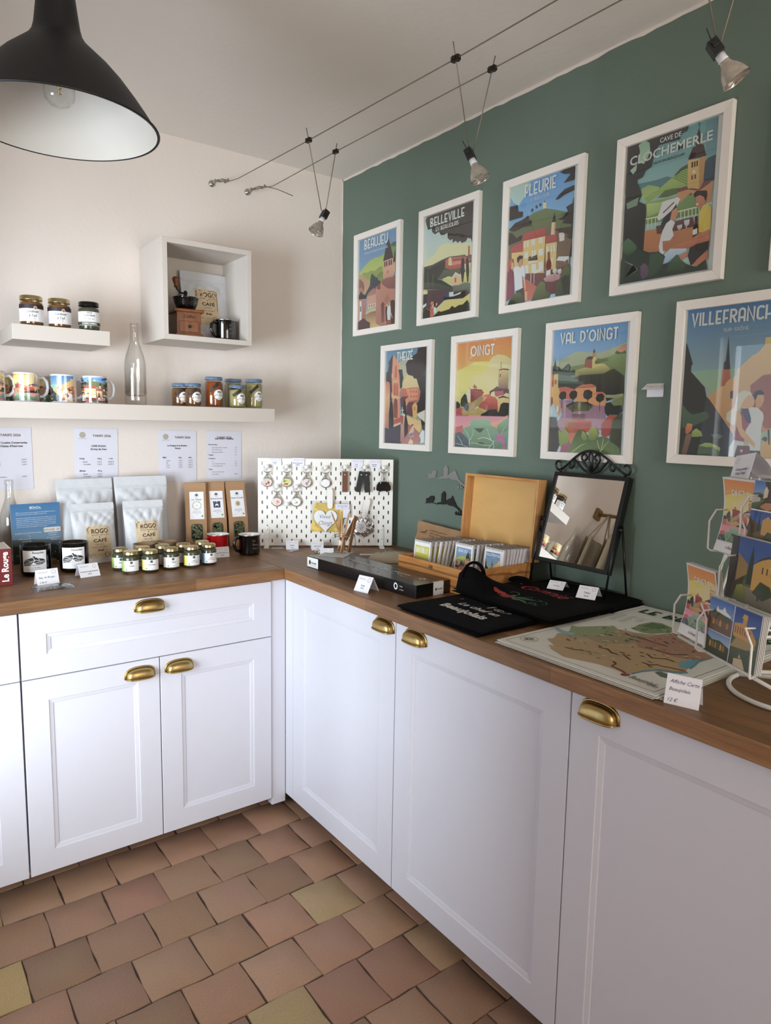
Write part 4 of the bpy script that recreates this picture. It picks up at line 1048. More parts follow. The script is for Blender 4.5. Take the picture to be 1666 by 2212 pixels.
def left_cab(x0, x1, label, doors, hs):
    c = thing('base_cabinet', label, 'cabinet', ((x0+x1)/2, FR, 0))
    mb = MB(Matrix.Translation((-(x0+x1)/2, -FR, 0)))
    mb.box(x0+.001, x1-.001, FR+.0205, -.01, ZB, .879); mb.box(x0+.001, x1-.001, FR+.125, FR+.14, 0, ZB)
    mb.build('carcass', LACQ, c)
    def L(x, z): return BACK(x-(x0+x1)/2, .019, z)
    w = x1-x0
    front(c, 'drawer', L(x0+g, ZD+g), w-2*g, ZT-ZD-2*g, w/2-.03, .158)
    n = len(doors)
    for i in range(n):
        dw = w/n
        front(c, 'door', L(x0+i*dw+g, ZB), dw-2*g, ZD-ZB-g, doors[i], .555)
    return c
left_cab(-1.4777, -.6777, 'white base cabinet with one wide drawer above two doors, left of the corner', [.335, .062], 0)
left_cab(-2.08, -1.4797, 'white base cabinet cut off by the left edge of the photo', [.45], 0)
# corner post between the two runs
mb = MB(); mb.box(-.6755, -.6205, FR+.006, -.58, ZB-.03, .879); mb.box(-.6755, -.58, FR+.125, FR+.14, 0, ZB-.03)
mb.box(-.6195, -.601, -.669, -.6145, ZB, .879)
tag(mb.build('corner_filler', LACQ, bevel=.001), 'narrow white filler strip in the inner corner between the two cabinet runs', 'filler panel')
def right_cab(ya, yb, label, hx, body_far=None):
    c = thing('base_cabinet', label, 'cabinet', (FR, (ya+yb)/2, 0))
    T = Matrix.Translation((-FR, -(ya+yb)/2, 0)); far = ya if body_far is None else body_far
    mb = MB(T); mb.box(FR+.0205, -.01, yb+.001, far-.001, ZB, .879); mb.box(FR+.125, FR+.14, yb+.001, ya-.001, 0, ZB)
    mb.build('carcass', LACQ, c)
    w = ya-yb
    front(c, 'door', frame((.019, (ya-yb)/2-g, ZB), (0,-1,0), (0,0,1)), w-2*g, ZT-ZB, hx, .775, .072)
    return c
right_cab(-.6695, -1.2695, 'white corner cabinet door under the black boxed game, handle at its right', .546)
right_cab(-1.2695, -1.888, 'white cabinet under the folded aprons, handle at its upper left corner', .09)
right_cab(-1.888, -2.507, 'nearest white cabinet under the illustrated map, right edge of the photo', .072)
right_cab(-2.507, -3.2, 'white cabinet beyond the lower right edge of the photo', .07)
# worktops
mb = MB(); mb.box(XL+.002, -.636, -.635, -.002, .88, .918)
tag(mb.build('worktop', OAKX, bevel=.0015), 'oak worktop along the white wall carrying coffee bags and spice jars', 'worktop')
mb = MB(); mb.box(-.635, -.002, -3.22, -.002, .88, .918)
tag(mb.build('worktop', OAKY, bevel=.0015), 'oak worktop along the green wall carrying the mirror and maps', 'worktop')
# ------------------------------------------------------------------ framed posters on the green wall
def AC(h):
    c = S(h); l = .3*c[0]+.55*c[1]+.15*c[2]
    c = [(q*.84+l*.16)*1.32+.006 for q in c[:3]]; k = min(1, .86/max(c))
    return (c[0]*k, c[1]*k, c[2]*k, 1)
def art(mb, key, z=0, cx=0, cy=0, k=1, clip=None):
    (x0, x1, y0, y1), L, T = ART[key]
    dz = 5e-5
    for i, (c, q) in enumerate(L):
        v = [int(t)/10000 for t in q.split()]
        pts = []
        for a, b in zip(v[::2], v[1::2]):
            if not pts or abs(pts[-1][0]-a)+abs(pts[-1][1]-b) > 2e-4: pts.append((a, b))
        if len(pts) > 2 and abs(pts[0][0]-pts[-1][0])+abs(pts[0][1]-pts[-1][1]) < 2e-4: pts.pop()
        pts = [(cx+a*k, cy+b*k) for a, b in pts]
        if clip: pts = [(min(max(a, clip[0]), clip[1]), min(max(b, clip[2]), clip[3])) for a, b in pts]
        mb.poly(pts, z+i*dz, AC(c[:6]), 0, AC(c[7:]) if len(c) > 6 else None)
    return z+len(L)*dz, T
def art_titles(mb, T, z, cx=0, cy=0, k=1):
    for t, a, b, y, h, c, f in T:
        if f == 'd': stext(mb, t, cx+a*k, cx+b*k, cy+y*k, h*k, S(c), z)
        else: btext(mb, t, h*k*1.38, cx+a*k, cy+y*k, z, 'L', S(c), (b-a)*k, .02)
FW, FH, RW = .336, .432, .0245
def poster(key, yc, zc, label):
    t = thing('framed_poster', label, 'poster', (0, yc, zc), (0,0,0), 'white framed travel posters')
    M = SIDE(0, 0, 0)
    a, b = FW/2, FH/2
    mb = MB(M)
    def rail(p):      # one mitred rail: profile swept between two mitred ends
        mb.add(p, [(0,1,2,3),(4,7,6,5),(0,4,5,1),(1,5,6,2),(2,6,7,3),(3,7,4,0)])
    z0, z1, i = .001, .019, RW
    for (A, B, C2, D2) in (((-a,b),(a,b),(a-i,b-i),(-a+i,b-i)), ((a,b),(a,-b),(a-i,-b+i),(a-i,b-i)), ((a,-b),(-a,-b),(-a+i,-b+i),(a-i,-b+i)), ((-a,-b),(-a,b),(-a+i,b-i),(-a+i,-b+i))):
        rail([(*A,z0),(*B,z0),(*C2,z0),(*D2,z0),(*A,z1),(*B,z1),(*C2,z1-.0015),(*D2,z1-.0015)])
    mb.build('frame', FRAMEW, t, bevel=.0008)
    mb = MB(M); mb.rect(-a+.012, a-.012, -b+.012, b-.012, .004, S('efecea'))
    z, T = art(mb, key, .0045)
    art_titles(mb, T, z+.0002)
    mb.build('print', PRINT, t, fix=False)
    mb = MB(M); mb.box(-a+.015, a-.015, -b+.015, b-.015, .0105, .0118); mb.build('glass', PANE, t)
    return t
poster('beaujeu', -.2905, 2.0325, 'framed BEAUJEU poster, leftmost of the upper row by the corner')
poster('belleville', -.7445, 2.0325, 'framed BELLEVILLE poster with the dark tree canopy, upper row')
poster('fleurie', -1.196, 2.0285, 'framed FLEURIE poster with the yellow house, upper row')
poster('cloch', -1.6455, 2.0285, 'framed CLOCHEMERLE poster with the woman in a white hat')
poster('theize', -.5055, 1.5425, 'framed THEIZÉ poster with the church tower, leftmost of the lower row')
poster('oingt', -.9545, 1.542, 'framed OINGT poster with the orange sky, lower row')
poster('val', -1.411, 1.543, "framed VAL D'OINGT poster above the table mirror")
poster('ville', -1.8645, 1.5535, 'framed VILLEFRANCHE poster above the postcard rack, cut by the right edge')
# the next frame of the upper row shows only its left rail
poster('fleurie', -2.1, 2.0285, 'white frame at the right edge, only its left rail showing')
# ------------------------------------------------------------------ wire track with three spots
def cable(name, label, x, zs):
    t = thing('light_cable', label, 'cable', (x, 0, 0))
    pts = [(0, 0.0, zs[0]), (0, -.045, zs[0]-.004)]+[(0, y, z) for y, z in zs[1:]]
    mb = MB(); mb.tube([(0, -.16, zs[1][1]+.012)]+[(0, y, z) for y, z in zs[1:]], .0015, 6); mb.build('wire', DSTEEL, t)
    mb = MB(); z = zs[0]
    mb.lathe([(0,0),(.013,0),(.013,.004),(.006,.008),(0,.008)], 16); mb.map(lambda v: (v[0], -v[2], z+v[1])); mb.build('wall_plate', STEEL, t)
    mb = MB(); mb.tube([(0, -.006, z), (0, -.03, z)], .0025, 6); mb.tube([(.0, -.036+.008*math.cos(q), z+.008*math.sin(q)) for q in [2*PI*i/14 for i in range(14)]], .0022, 6, True)
    mb.build('eye_screw', STEEL, t)
    mb = MB(); ze = zs[1][1]+.014
    for s in (-1, 1): mb.tube([(s*.004, -.042, z), (s*.007, -.08, (z+ze)/2+.004), (s*.006, -.125, (z+ze)/2), (0, -.16, ze)], .0022, 6)
    mb.tube([(0, -.04, z), (0, -.07, z-.004)], .004, 8); mb.tube([(0, -.128, ze+.004), (0, -.165, ze)], .004, 8)
    mb.tube([(-.006, -.15, ze-.006), (.006, -.15, ze+.012)], .002, 6)
    mb.build('turnbuckle', DSTEEL, t)
    return t
cable('l', 'left steel cable of the two wire track lights stretched under the ceiling', -.623, [2.373, (-.25, 2.329), (-.77, 2.309), (-1.46, 2.287), (-1.77, 2.282), (YF+.02, 2.37)])
cr = cable('r', 'right steel cable of the two wire track lights, nearer the green wall', -.468, [2.372, (-.23, 2.339), (-.68, 2.336), (-1.425, 2.323), (-1.815, 2.318), (YF+.02, 2.38)])
mb = MB(); mb.tube([(0, -.17, 2.352), (.03, -.2, 2.342), (.085, -.235, 2.318)], .0018, 6); mb.build('loose_end', DSTEEL, cr)
def spot(y1, z1, y2, z2, lx, ly, lz, tilt, az, label):
    t = thing('spotlight', label, 'spotlight', (lx, ly, lz), 0, 'halogen spots on the cable track')
    o = Vector((lx, ly, lz))
    for (x, y, z) in ((-.623, y1, z1), (-.468, y2, z2)):
        p = Vector((x, y, z))-o; s = -1 if x < lx else 1
        mb = MB(); d = (p-Vector((s*.008, 0, .02))).normalized()
        mb.tube([(s*.008, 0, .018), p, p+d*.035], .0014, 6); mb.build('suspension_wire', DSTEEL, t)
        mb = MB(Matrix.Translation(p)); mb.box(-.006, .006, -.012, .012, -.006, .006); mb.tube([(-.011, 0, 0), (.011, 0, 0)], .0045, 8)
        mb.build('clamp', mat_clamp, t, bevel=.001)
    R = Matrix.Rotation(az, 4, 'Z') @ Matrix.Rotation(tilt, 4, 'X')
    mb = MB(R); mb.box(-.012, .012, -.009, .009, -.006, .022); mb.box(-.015, .015, -.005, .005, .006, .016); mb.tube([(.005, .0, .02), (.018, 0, .04)], .0013, 5)
    mb.build('socket', HOLDER, t, bevel=.0015)
    mb = MB(R); mb.lathe([(0,-.004),(.0085,-.004),(.0085,-.016),(.0095,-.018),(.0085,-.02),(.0085,-.022)], 20); mb.build('ceramic_base', CERW, t)
    mb = MB(R); prof = [(.0085,-.02),(.0105,-.028),(.016,-.036),(.0212,-.046),(.0245,-.058),(.0252,-.06)]
    mb.lathe(prof, 28); mb.lathe([(0,-.0585),(.0245,-.0585)], 28)
    mb.build('reflector', REFL, t)
    mb = MB(R); mb.lathe([(0,-.03),(.004,-.031),(.0045,-.045),(.002,-.05),(0,-.05)], 10); mb.build('capsule', STEEL, t)
    return t
mat_clamp = mat('clamp_bronze', '3a332c', .4, .8)
REFL = mat('halogen_glass', 'bdb4a8', .22, .55, var=.25, vscale=90, coat=.6)
spot(-.773, 2.309, -.685, 2.336, -.556, -.755, 2.095, .5, 1.6, 'small halogen spot hanging from the cables nearest the corner')
spot(-1.462, 2.287, -1.425, 2.323, -.535, -1.43, 2.095, .45, -2.7, 'halogen spot hanging in front of the FLEURIE poster')
spot(-2.06, 2.285, -2.08, 2.32, -.545, -2.072, 2.09, .6, -2.5, 'halogen spot at the upper right, above the CLOCHEMERLE poster')
# ------------------------------------------------------------------ black pendant lamp
t = thing('pendant_lamp', 'large black bell pendant lamp with white inside, upper left', 'lamp', (-1.441, -1.193, 2.018))
prof = [(.19,0),(.184,.008),(.172,.027),(.15,.058),(.125,.09),(.1,.117),(.074,.14),(.056,.156),(.047,.17),(.043,.185),(.039,.215),(.034,.255),(.03,.29),(.026,.305),(0,.308)]
mb = MB(); mb.lathe(prof, 64); mb.tube([(.19*math.cos(a), .19*math.sin(a), 0) for a in [2*PI*i/64 for i in range(64)]], .0022, 6, True); mb.build('shade', LAMPB, t)
mb = MB(); mb.lathe([(max(0, r-.0035), z-.001) for r, z in prof[:11]]+[(0,.213)], 64); mb.build('shade_lining', LAMPW, t)
mb = MB(); mb.lathe([(0,.21),(.02,.21),(.02,.12),(.014,.11),(0,.11)], 20); mb.build('socket', CERW, t)
mb = MB(); mb.lathe([(.012,.112),(.014,.105),(.024,.088),(.03,.068),(.028,.05),(.018,.038),(0,.033)], 24); b_ = mb.build('bulb', GLASS, t)
mb = MB(); mb.tube([(.004*math.cos(i*1.2), .004*math.sin(i*1.2), .06+.002*i) for i in range(20)], .0008, 5); mb.tube([(0,0,.11),(0,0,.058)], .0018, 6); mb.build('filament', BRASS, b_)
mb = MB(); mb.tube([(0,0,.3),(0,0,H-2.018)], .004, 8); mb.build('cord', LAMPB, t)
mb = MB(); mb.lathe([(0,H-2.018),(.05,H-2.018),(.045,H-2.048),(0,H-2.05)], 24); mb.build('ceiling_rose', LAMPB, t)
# ------------------------------------------------------------------ shelves and cube on the white wall
mb = MB(); mb.box(-1.957, -.477, -.26, -.001, 1.429, 1.483)
tag(mb.build('wall_shelf', LACK, bevel=.0012), 'long white floating shelf carrying mugs, bottle and honey jars', 'shelf')
mb = MB(); mb.box(-1.404, -1.104, -.26, -.001, 1.679, 1.728)
tag(mb.build('wall_shelf', LACK, bevel=.0012), 'short white floating shelf carrying three condiment jars', 'shelf')
t = thing('wall_cube', 'open white cube box mounted on the wall, holding a coffee grinder', 'wall cabinet', (-.743, -.125, 1.9))
mb = MB(Matrix.Translation((.743, .125, -1.9))); X0, X1, Z0, Z1, th = -.915, -.571, 1.7215, 2.0765, .0185
for q in ([(X0,Z1),(X1,Z1),(X1-th,Z1-th),(X0+th,Z1-th)], [(X0,Z0),(X1,Z0),(X1-th,Z0+th),(X0+th,Z0+th)], [(X0,Z0),(X0,Z1),(X0+th,Z1-th),(X0+th,Z0+th)], [(X1,Z0),(X1,Z1),(X1-th,Z1-th),(X1-th,Z0+th)]):
    mb.add([(x, -.25, z) for x, z in q]+[(x, -.001, z) for x, z in q], [(0,1,2,3),(4,7,6,5),(0,4,5,1),(1,5,6,2),(2,6,7,3),(3,7,4,0)])
mb.build('box', LACK, t, bevel=.0006)
mb = MB(Matrix.Translation((.743, .125, -1.9))); mb.box(X0+th, X1-th, -.02, -.002, Z0+th, Z1-th); mb.build('back_panel', LACK, t)
# ------------------------------------------------------------------ helpers for shop goods
def wrap(r, ang=0, z0=0):
    """bend a flat label (x right, y up) round an upright cylinder; ang = direction it faces"""
    def f(v):
        a = ang+v[0]/r
        return (math.cos(a)*(r+v[2]), math.sin(a)*(r+v[2]), z0+v[1])
    return f
FACE = -1.87      # angle (from +x) towards the room and the viewer for things on the white wall
def label_mesh(w, h, r, ang, z0, fn, n=14):
    mb = MB(); mb.grid(n, 1, lambda u, v: ((u-.5)*w, (v-.5)*h, .0002), 0, S('f4f2f4'), False)
    fn(mb)
    return mb.map(wrap(r, ang, z0))
def enamel_mug(label, loc, rz, mt, text=None):
    t = thing('enamel_mug', label, 'mug', loc, rz)
    r, h = .0405, .078
    mb = MB(); mb.lathe([(0,.001),(r-.004,.001),(r-.001,.004),(r,.01),(r,h-.006),(r+.003,h-.001)], 40)
    mb.build('body', mt, t)
    mb = MB(); mb.lathe([(r+.003,h-.001),(r+.0036,h+.001),(r+.0025,h+.0018),(r,h-.002),(r-.0018,h-.008),(r-.0018,.006),(0,.005)], 40); mb.build('lining', ENAMW, t)
    mb = MB(); mb.tube([(-r+.002,0,h*.86),(-r-.014,0,h*.88),(-r-.026,0,h*.74),(-r-.027,0,h*.5),(-r-.018,0,h*.28),(-r+.002,0,h*.16)], .0045, 8, flat=1.4); mb.build('handle', mt, t)
    mb = MB(); mb.lathe([(r+.0037,h-.0012),(r+.0042,h),(r+.0037,h+.0016),(r+.003,h+.002)], 40); mb.build('rim', STEEL, t)
    if text:
        mb = MB()
        for i, s in enumerate(text): btext(mb, s, .0125, -.014, .054-i*.0145, .0004, 'L', S('6c6a68'))
        mb.map(wrap(r, -PI/2+.1, 0)); mb.build('lettering', PRINT, t, fix=False)
    return t
def ceramic_mug(label, loc, key, hand, facing, kx=1.5):
    t = thing('photo_mug', label, 'mug', loc, 0, 'picture mugs on the long shelf')
    r, h = .041, .096
    mb = MB(); mb.lathe([(0,.002),(r-.005,.002),(r-.004,0),(r-.001,.001),(r,.004),(r,h-.002),(r-.001,h),(r-.003,h-.001),(r-.004,h-.004),(r-.004,.006),(0,.005)], 44); mb.build('body', CERW, t)
    a = hand; ca, sa = math.cos(a), math.sin(a)
    mb = MB(); pts = [(r-.002,.08),(r+.014,.083),(r+.026,.07),(r+.029,.05),(r+.024,.03),(r+.012,.019),(r-.002,.018)]
    mb.tube([(x*ca, x*sa, z) for x, z in pts], .0055, 10); mb.build('handle', CERW, t)
    mb = MB(); (x0, x1, y0, y1), _, T = ART[key]
    ksc = .092/(y1-y0)*1.22; cy = .047-(y0+y1)/2*ksc+.004
    sub = MB(); z, T = art(sub, key, .0002, 0, cy, ksc); mb.merge(sub, Matrix.Diagonal((kx, 1, 1, 1))); mb.v = [Vector((min(.064, max(-.064, v[0])), min(.09, max(.004, v[1])), v[2])) for v in mb.v]
    mb.cut(0, [i*.008 for i in range(-8, 9)])
    mb.map(wrap(r, facing, 0)); mb.build('picture', CERAM, t, fix=False)
    return t
def bottle(label, loc, H_=.297):
    t = thing('glass_bottle', label, 'bottle', loc); k = H_/.297
    prof = [(0,.006),(.02,.004),(.034,.001),(.038,.005),(.0385,.02),(.0385,.14),(.037,.16),(.032,.182),(.024,.205),(.017,.228),(.0145,.25),(.0138,.272),(.0138,.279),(.0158,.281),(.0158,.29),(.0145,.297),(.012,.297)]
    mb = MB(); mb.lathe([(a, b*k) for a, b in prof]+[(.0115,.285*k),(.0118,.25*k),(.0145,.228*k),(.0215,.205*k),(.0295,.182*k),(.0345,.16*k),(.036,.14*k),(.036,.04*k),(.03,.034*k),(0,.04*k)], 40); mb.build('glass', GLASS, t)
    mb = MB(); mb.lathe([(.0386,.047),(.039,.048),(.039,.05),(.0386,.051)], 40); mb.build('moulded_ring', GLASS, t)
    return t
def jar(name, label, loc, rz, prof, lid, lidmat, content, contmat, cat='jar', group=None, glass=None):
    t = thing(name, label, cat, loc, rz, group)
    mb = MB(); mb.lathe(prof, 36); mb.build('glass', glass or GLASS, t)
    mb = MB(); mb.lathe(content, 32); mb.build('contents', contmat, t)
    mb = MB(); r, a, b = lid
    mb.lathe([(0,b-.0006),(r*.8,b-.0006),(r*.84,b),(r*.93,b),(r,b-.002),(r,a+.002),(r*1.015,a+.001),(r*1.01,a),(r*.97,a)], 40); mb.build('lid', lidmat, t)
    return t
BLUELID = mat('blue_jar_lid', '7d97b8', .3, .5, var=.05)
BLKLID = mat('black_jar_lid', '161412', .3, .3)
# --- short shelf: three condiment jars
def condiment(label, x, kind, r=.036):
    prof = [(0,.002),(r-.006,.001),(r-.001,.003),(r,.007),(r,.072),(r-.003,.078),(r-.005,.081),(r-.005,.084)]
    t = jar('condiment_jar', label, (x, -.2, 1.7285), 0, prof, (r-.002, .083, .097), GOLD if kind == 0 else BLKLID, [(0,.004),(r-.003,.005),(r-.002,.009),(r-.002,.071),(r-.004,.076),(0,.076)], HONEYD if kind == 0 else HERB, 'jar', 'condiment jars on the short shelf')
    def fn(mb):
        if kind == 0:
            mb.grid(14, 1, lambda u, v: ((u-.5)*.1, .014+v*.013, .0003), 0, S('2e2028'), False)
            mb.poly(disc(.012, .0165, .006, n=16), .0005, S('b8a890'))
            btext(mb, 'Condiment', .0125, .004, .001, .0004, 'C', DK, .036, .01, .2)
            btext(mb, "à l'ail", .012, .004, -.012, .0004, 'C', DK, None, .01, .2)
            btext(mb, 'ail et huile', .004, .004, -.018, .0004, 'C', DK); btext(mb, '90 g', .004, .01, -.024, .0004, 'C', DK)
            for i in range(6): btext(mb, 'ingrédients', .0026, -.045, .008-i*.005, .0004, 'L', GR)
        else:
            btext(mb, 'NOS', .0085, 0, .016, .0004, 'C', DK, None, .02); btext(mb, 'COUSINS', .0085, 0, .007, .0004, 'C', DK, None, .02)
            btext(mb, 'Pickles de', .007, 0, -.003, .0004, 'C', DK)
            mb.grid(14, 1, lambda u, v: ((u-.5)*.1, -.022+v*.011, .0003), 0, S('4a4a3a'), False)
            btext(mb, 'CONCOMBRE', .009, 0, -.0195, .0005, 'C', S('f4f2ee'), .05, .015)
    label_mesh(.1, .054 if kind == 0 else .046, r+.0006, FACE+.12, .04, fn).build('label', PRINT, t, fix=False)
condiment('gold-lidded condiment jar at the left of the short shelf', -1.335, 0)
condiment('gold-lidded condiment jar in the middle, beside the black-lidded jar', -1.25, 0)
condiment('black-lidded green pickle jar at the right of the short shelf', -1.156, 1, .0345)
# --- long shelf: mugs, bottle, honey
ceramic_mug('orange sunset picture mug, largest and leftmost whole mug on the long shelf', (-1.357, -.172, 1.4835), 'oingt', .15, FACE)
ceramic_mug('picture mug with a dark church spire, between the orange and blue mugs', (-1.24, -.172, 1.4835), 'ville', .15, FACE-.05)
ceramic_mug('picture mug with blue sky and yellow house, right of the spire mug', (-1.138, -.17, 1.4835), 'fleurie', .15, FACE)
ceramic_mug('picture mug cut off by the left edge, only its white handle showing', (-1.462, -.19, 1.4835), 'oingt', .1, FACE)
ceramic_mug('orange picture mug standing behind the largest mug at the left edge', (-1.396, -.075, 1.4835), 'oingt', -2.9, FACE+.2)
ceramic_mug('orange picture mug half hidden behind the spire mug', (-1.287, -.07, 1.4835), 'oingt', -2.9, FACE+.2)
bottle('clear empty glass bottle standing on the long shelf', (-.983, -.13, 1.4835))
def honey(label, x, y, big, mt, lidm, lab=True, turn=0):
    r, h = (.0355, .112) if big else (.0315, .083)
    prof = [(0,.002),(r-.006,.001),(r-.001,.004),(r,.01),(r,h-.018),(r-.003,h-.011),(r-.006,h-.008),(r-.006,h-.004)]
    t = jar('honey_jar', label, (x, y, 1.4835), 0, prof, (r-.001, h-.006, h+.006), lidm, [(0,.004),(r-.003,.005),(r-.002,.011),(r-.002,h-.02),(r-.006,h-.012),(0,h-.012)], mt, 'jar', 'honey jars on the long shelf')
    mb = MB(); rr = r+.0005; cz = h*.44; lw = .021
    mb.add([(0,0,.0003)]+[(lw*math.cos(a), lw*.94*math.sin(a), .0003) for a in [2*PI*i/28 for i in range(28)]], [(0, 1+i, 1+(i+1) % 28) for i in range(28)], 0, S('f6f4f4'))
    btext(mb, 'Miel', .011, .002, .007, .0006, 'C', DK, None, .02, .2)
    for i, s in enumerate(['récolté par', 'La Grappe et le Rucher', 'Fleurie', '', 'Poids net', 'Récoltant apiculteur']): 
        if s: btext(mb, s, .0038, 0, .001-i*.0036, .0006, 'C', DK)
    for q in (-.017, .017): mb.poly(disc(q, -.004, .0022, n=8), .0006, S('a8703c'))
    mb.map(wrap(rr, FACE+.5+turn, cz)); mb.build('label', PRINT, t, fix=False)
    mb = MB(); n = 10; kx = .045
    vs = []; 
    for i in range(n+1):
        u = i/n; x_ = -.034+u*.032; y_ = (.2+.52*u)*h*.5
        vs += [(x_-.003, y_+.005, .0004), (x_+.003, y_-.005, .0004)]
    mb.add(vs, [(2*i, 2*i+1, 2*i+3, 2*i+2) for i in range(n)], 0, S('241812'))
    mb.map(wrap(rr, FACE+.42+turn, h*.46)); mb.build('seal_strip', PRINT, t, fix=False)
honey('small brown honey jar half hidden at the left of the honey row', -.812, -.12, 0, HONEYD, BLUELID)
honey('small brown honey jar in front of its twin, left of the tall amber jar', -.776, -.16, 0, HONEYD, BLUELID)
honey('tall amber honey jar in the middle of the honey row', -.687, -.15, 1, HONEY, BLUELID)
honey('tall pale honey jar standing behind the small pale jar', -.578, -.09, 1, HONEYL, BLUELID)
honey('small pale honey jar in front of the tall pale ones', -.607, -.19, 0, HONEYL, BLUELID)
honey('tall pale honey jar at the right end of the long shelf', -.516, -.15, 1, HONEYL, BLUELID)
# ------------------------------------------------------------------ stand-up pouches
def pouch_fn(w, h, d, seed=0, lean=0):
    r = random.Random(seed); ph = [r.uniform(0, 6.28) for _ in range(8)]
    def bulge(u, v):
        e = max(0, 1-abs(2*u-1)**2.4)**.7
        if v > .86: k = 0
        else: k = math.sin(min(1, (.86-v)/.62)*PI/2)**.8
        q = 1.2*(v-.8)*(1+.6*math.sin(ph[3]+u*5))
        c = (abs(math.sin(u*11+ph[0]+q*9))*1.2+abs(math.sin(u*17+ph[1]-q*14))-.9+.5*math.sin(u*6+ph[2]+v*16))*.0028*e
        wr = math.exp(-((v-.74)/.11)**2)*1.3+.22
        return d*e*k+c*wr*(1 if v < .86 else .15)
    def P(u, v, s):
        x = (u-.5)*w*(1-.035*math.sin(PI*min(1, v/.86))*(1 if v < .86 else 0)-.04*(1-v)**2*0)
        cr = .012*max(0, (v-.97)/.03)
        x = x*(1-cr)
        if v > .86: b = .0008+.0012*math.exp(-((v-.9)/.01)**2)
        else: b = bulge(u, v)*(1 if s < 0 else .55)
        y = s*b+lean*(v*h)
        return (x, y, v*h+.004*(1-abs(2*u-1)**3)*0)
    return P
def pouch(label, loc, rz, w, h, d, seed, lean, lab=True, group=None):
    t = thing('coffee_pouch', label, 'coffee bag', loc, rz, group)
    P = pouch_fn(w, h, d, seed, lean)
    mb = MB(); mb.grid(40, 46, lambda u, v: P(u, v, -1)); mb.grid(20, 46, lambda u, v: P(u, v, 1))
    mb.grid(20, 1, lambda u, v: P(u, 0, -1+2*v)); mb.build('bag', POUCH, t)
    mb = MB(); mb.tube([Vector(P(i/20, .865, -1))+Vector((0, -.0006, 0)) for i in range(21)], .0012, 5); mb.tube([Vector(P(i/20, .885, -1))+Vector((0, -.0006, 0)) for i in range(21)], .0009, 5); mb.build('zip_seal', POUCH, t)
    if lab:
        lw, lh = lab[2], lab[3]; mb = MB()
        mb.grid(10, 14, lambda u, v: ((u-.5)*lw, (v-.5)*lh, .0004), 0, S('d6bf9d'), False)
        k = lw/.062; C = S('33241c')
        b = .003*k
        for q in ([(-lw/2+b*2.5,lh/2-b),(lw/2-b*2.5,lh/2-b)], [(-lw/2+b*2.5,-lh/2+b),(lw/2-b*2.5,-lh/2+b)], [(-lw/2+b,lh/2-b*2.5),(-lw/2+b,-lh/2+b*2.5)], [(lw/2-b,lh/2-b*2.5),(lw/2-b,-lh/2+b*2.5)],
                  [(-lw/2+b*2.5,lh/2-b),(-lw/2+b,lh/2-b*2.5)], [(lw/2-b*2.5,lh/2-b),(lw/2-b,lh/2-b*2.5)], [(-lw/2+b*2.5,-lh/2+b),(-lw/2+b,-lh/2+b*2.5)], [(lw/2-b*2.5,-lh/2+b),(lw/2-b,-lh/2+b*2.5)]): mb.ribbon(q, .0011*k, .0007, C)
        y = lh/2
        btext(mb, 'ROGO', .0165*k, .004*k, y-.019*k, .0008, 'C', C, .044*k, .02)
        mb.ribbon([(.0165*k, y-.017*k), (.0225*k, y-.009*k)], .0016*k, .001, S('d6bf9d'))
        sub = MB(); btext(sub, 'CAFÉ', .006*k, 0, 0, .0008, 'L', C)
        mb.merge(sub, Matrix.Translation((-.0245*k, y-.019*k, 0)) @ Matrix.Rotation(PI/2, 4, 'Z'))
        btext(mb, 'ARTISAN TORREFACTEUR', .0036*k, .004*k, y-.0245*k, .0008, 'C', C, .046*k)
        mb.ribbon([(-.02*k, y-.028*k), (.024*k, y-.028*k)], .0006*k, .0008, C); mb.poly(disc(.002*k, y-.028*k, .0014*k, n=8), .0009, C)
        btext(mb, 'CAFÉ', .0115*k, .003*k, y-.041*k, .0008, 'C', C, .036*k, .02)
        mb.ribbon([(-.025*k, y-.049*k), (.026*k, y-.049*k)], .0005*k, .0008, C)
        btext(mb, 'GRAIN  MOULU', .0032*k, 0, y-.048*k, .0008, 'C', C); btext(mb, 'TERROIR  100% ARABICA', .0034*k, 0, y-.055*k, .0008, 'C', C, .04*k)
        btext(mb, 'Brésil', .007*k, .002*k, y-.064*k, .0008, 'C', C, None, .03)
        btext(mb, lab[4] if len(lab) > 4 else '250 g', .0055*k, -.018*k, y-.074*k, .0008, 'C', C); btext(mb, 'torréfié à Saint Igny de Vers', .0026*k, .006*k, y-.074*k, .0008, 'C', C)
        mb.ribbon(disc(.018*k, y-.074*k, .006*k, n=16), .0008*k, .0008, C, closed=True)
        lx, lz = lab[0], lab[1]
        def f(v):
            u = .5+(v[0]+lx)/w; vv = (lz+v[1])/h
            q = Vector(P(u, vv, -1)); return q+Vector((0, -.0006-v[2], 0))
        mb.map(f); mb.build('label', PRINT, t, fix=False)
    return t
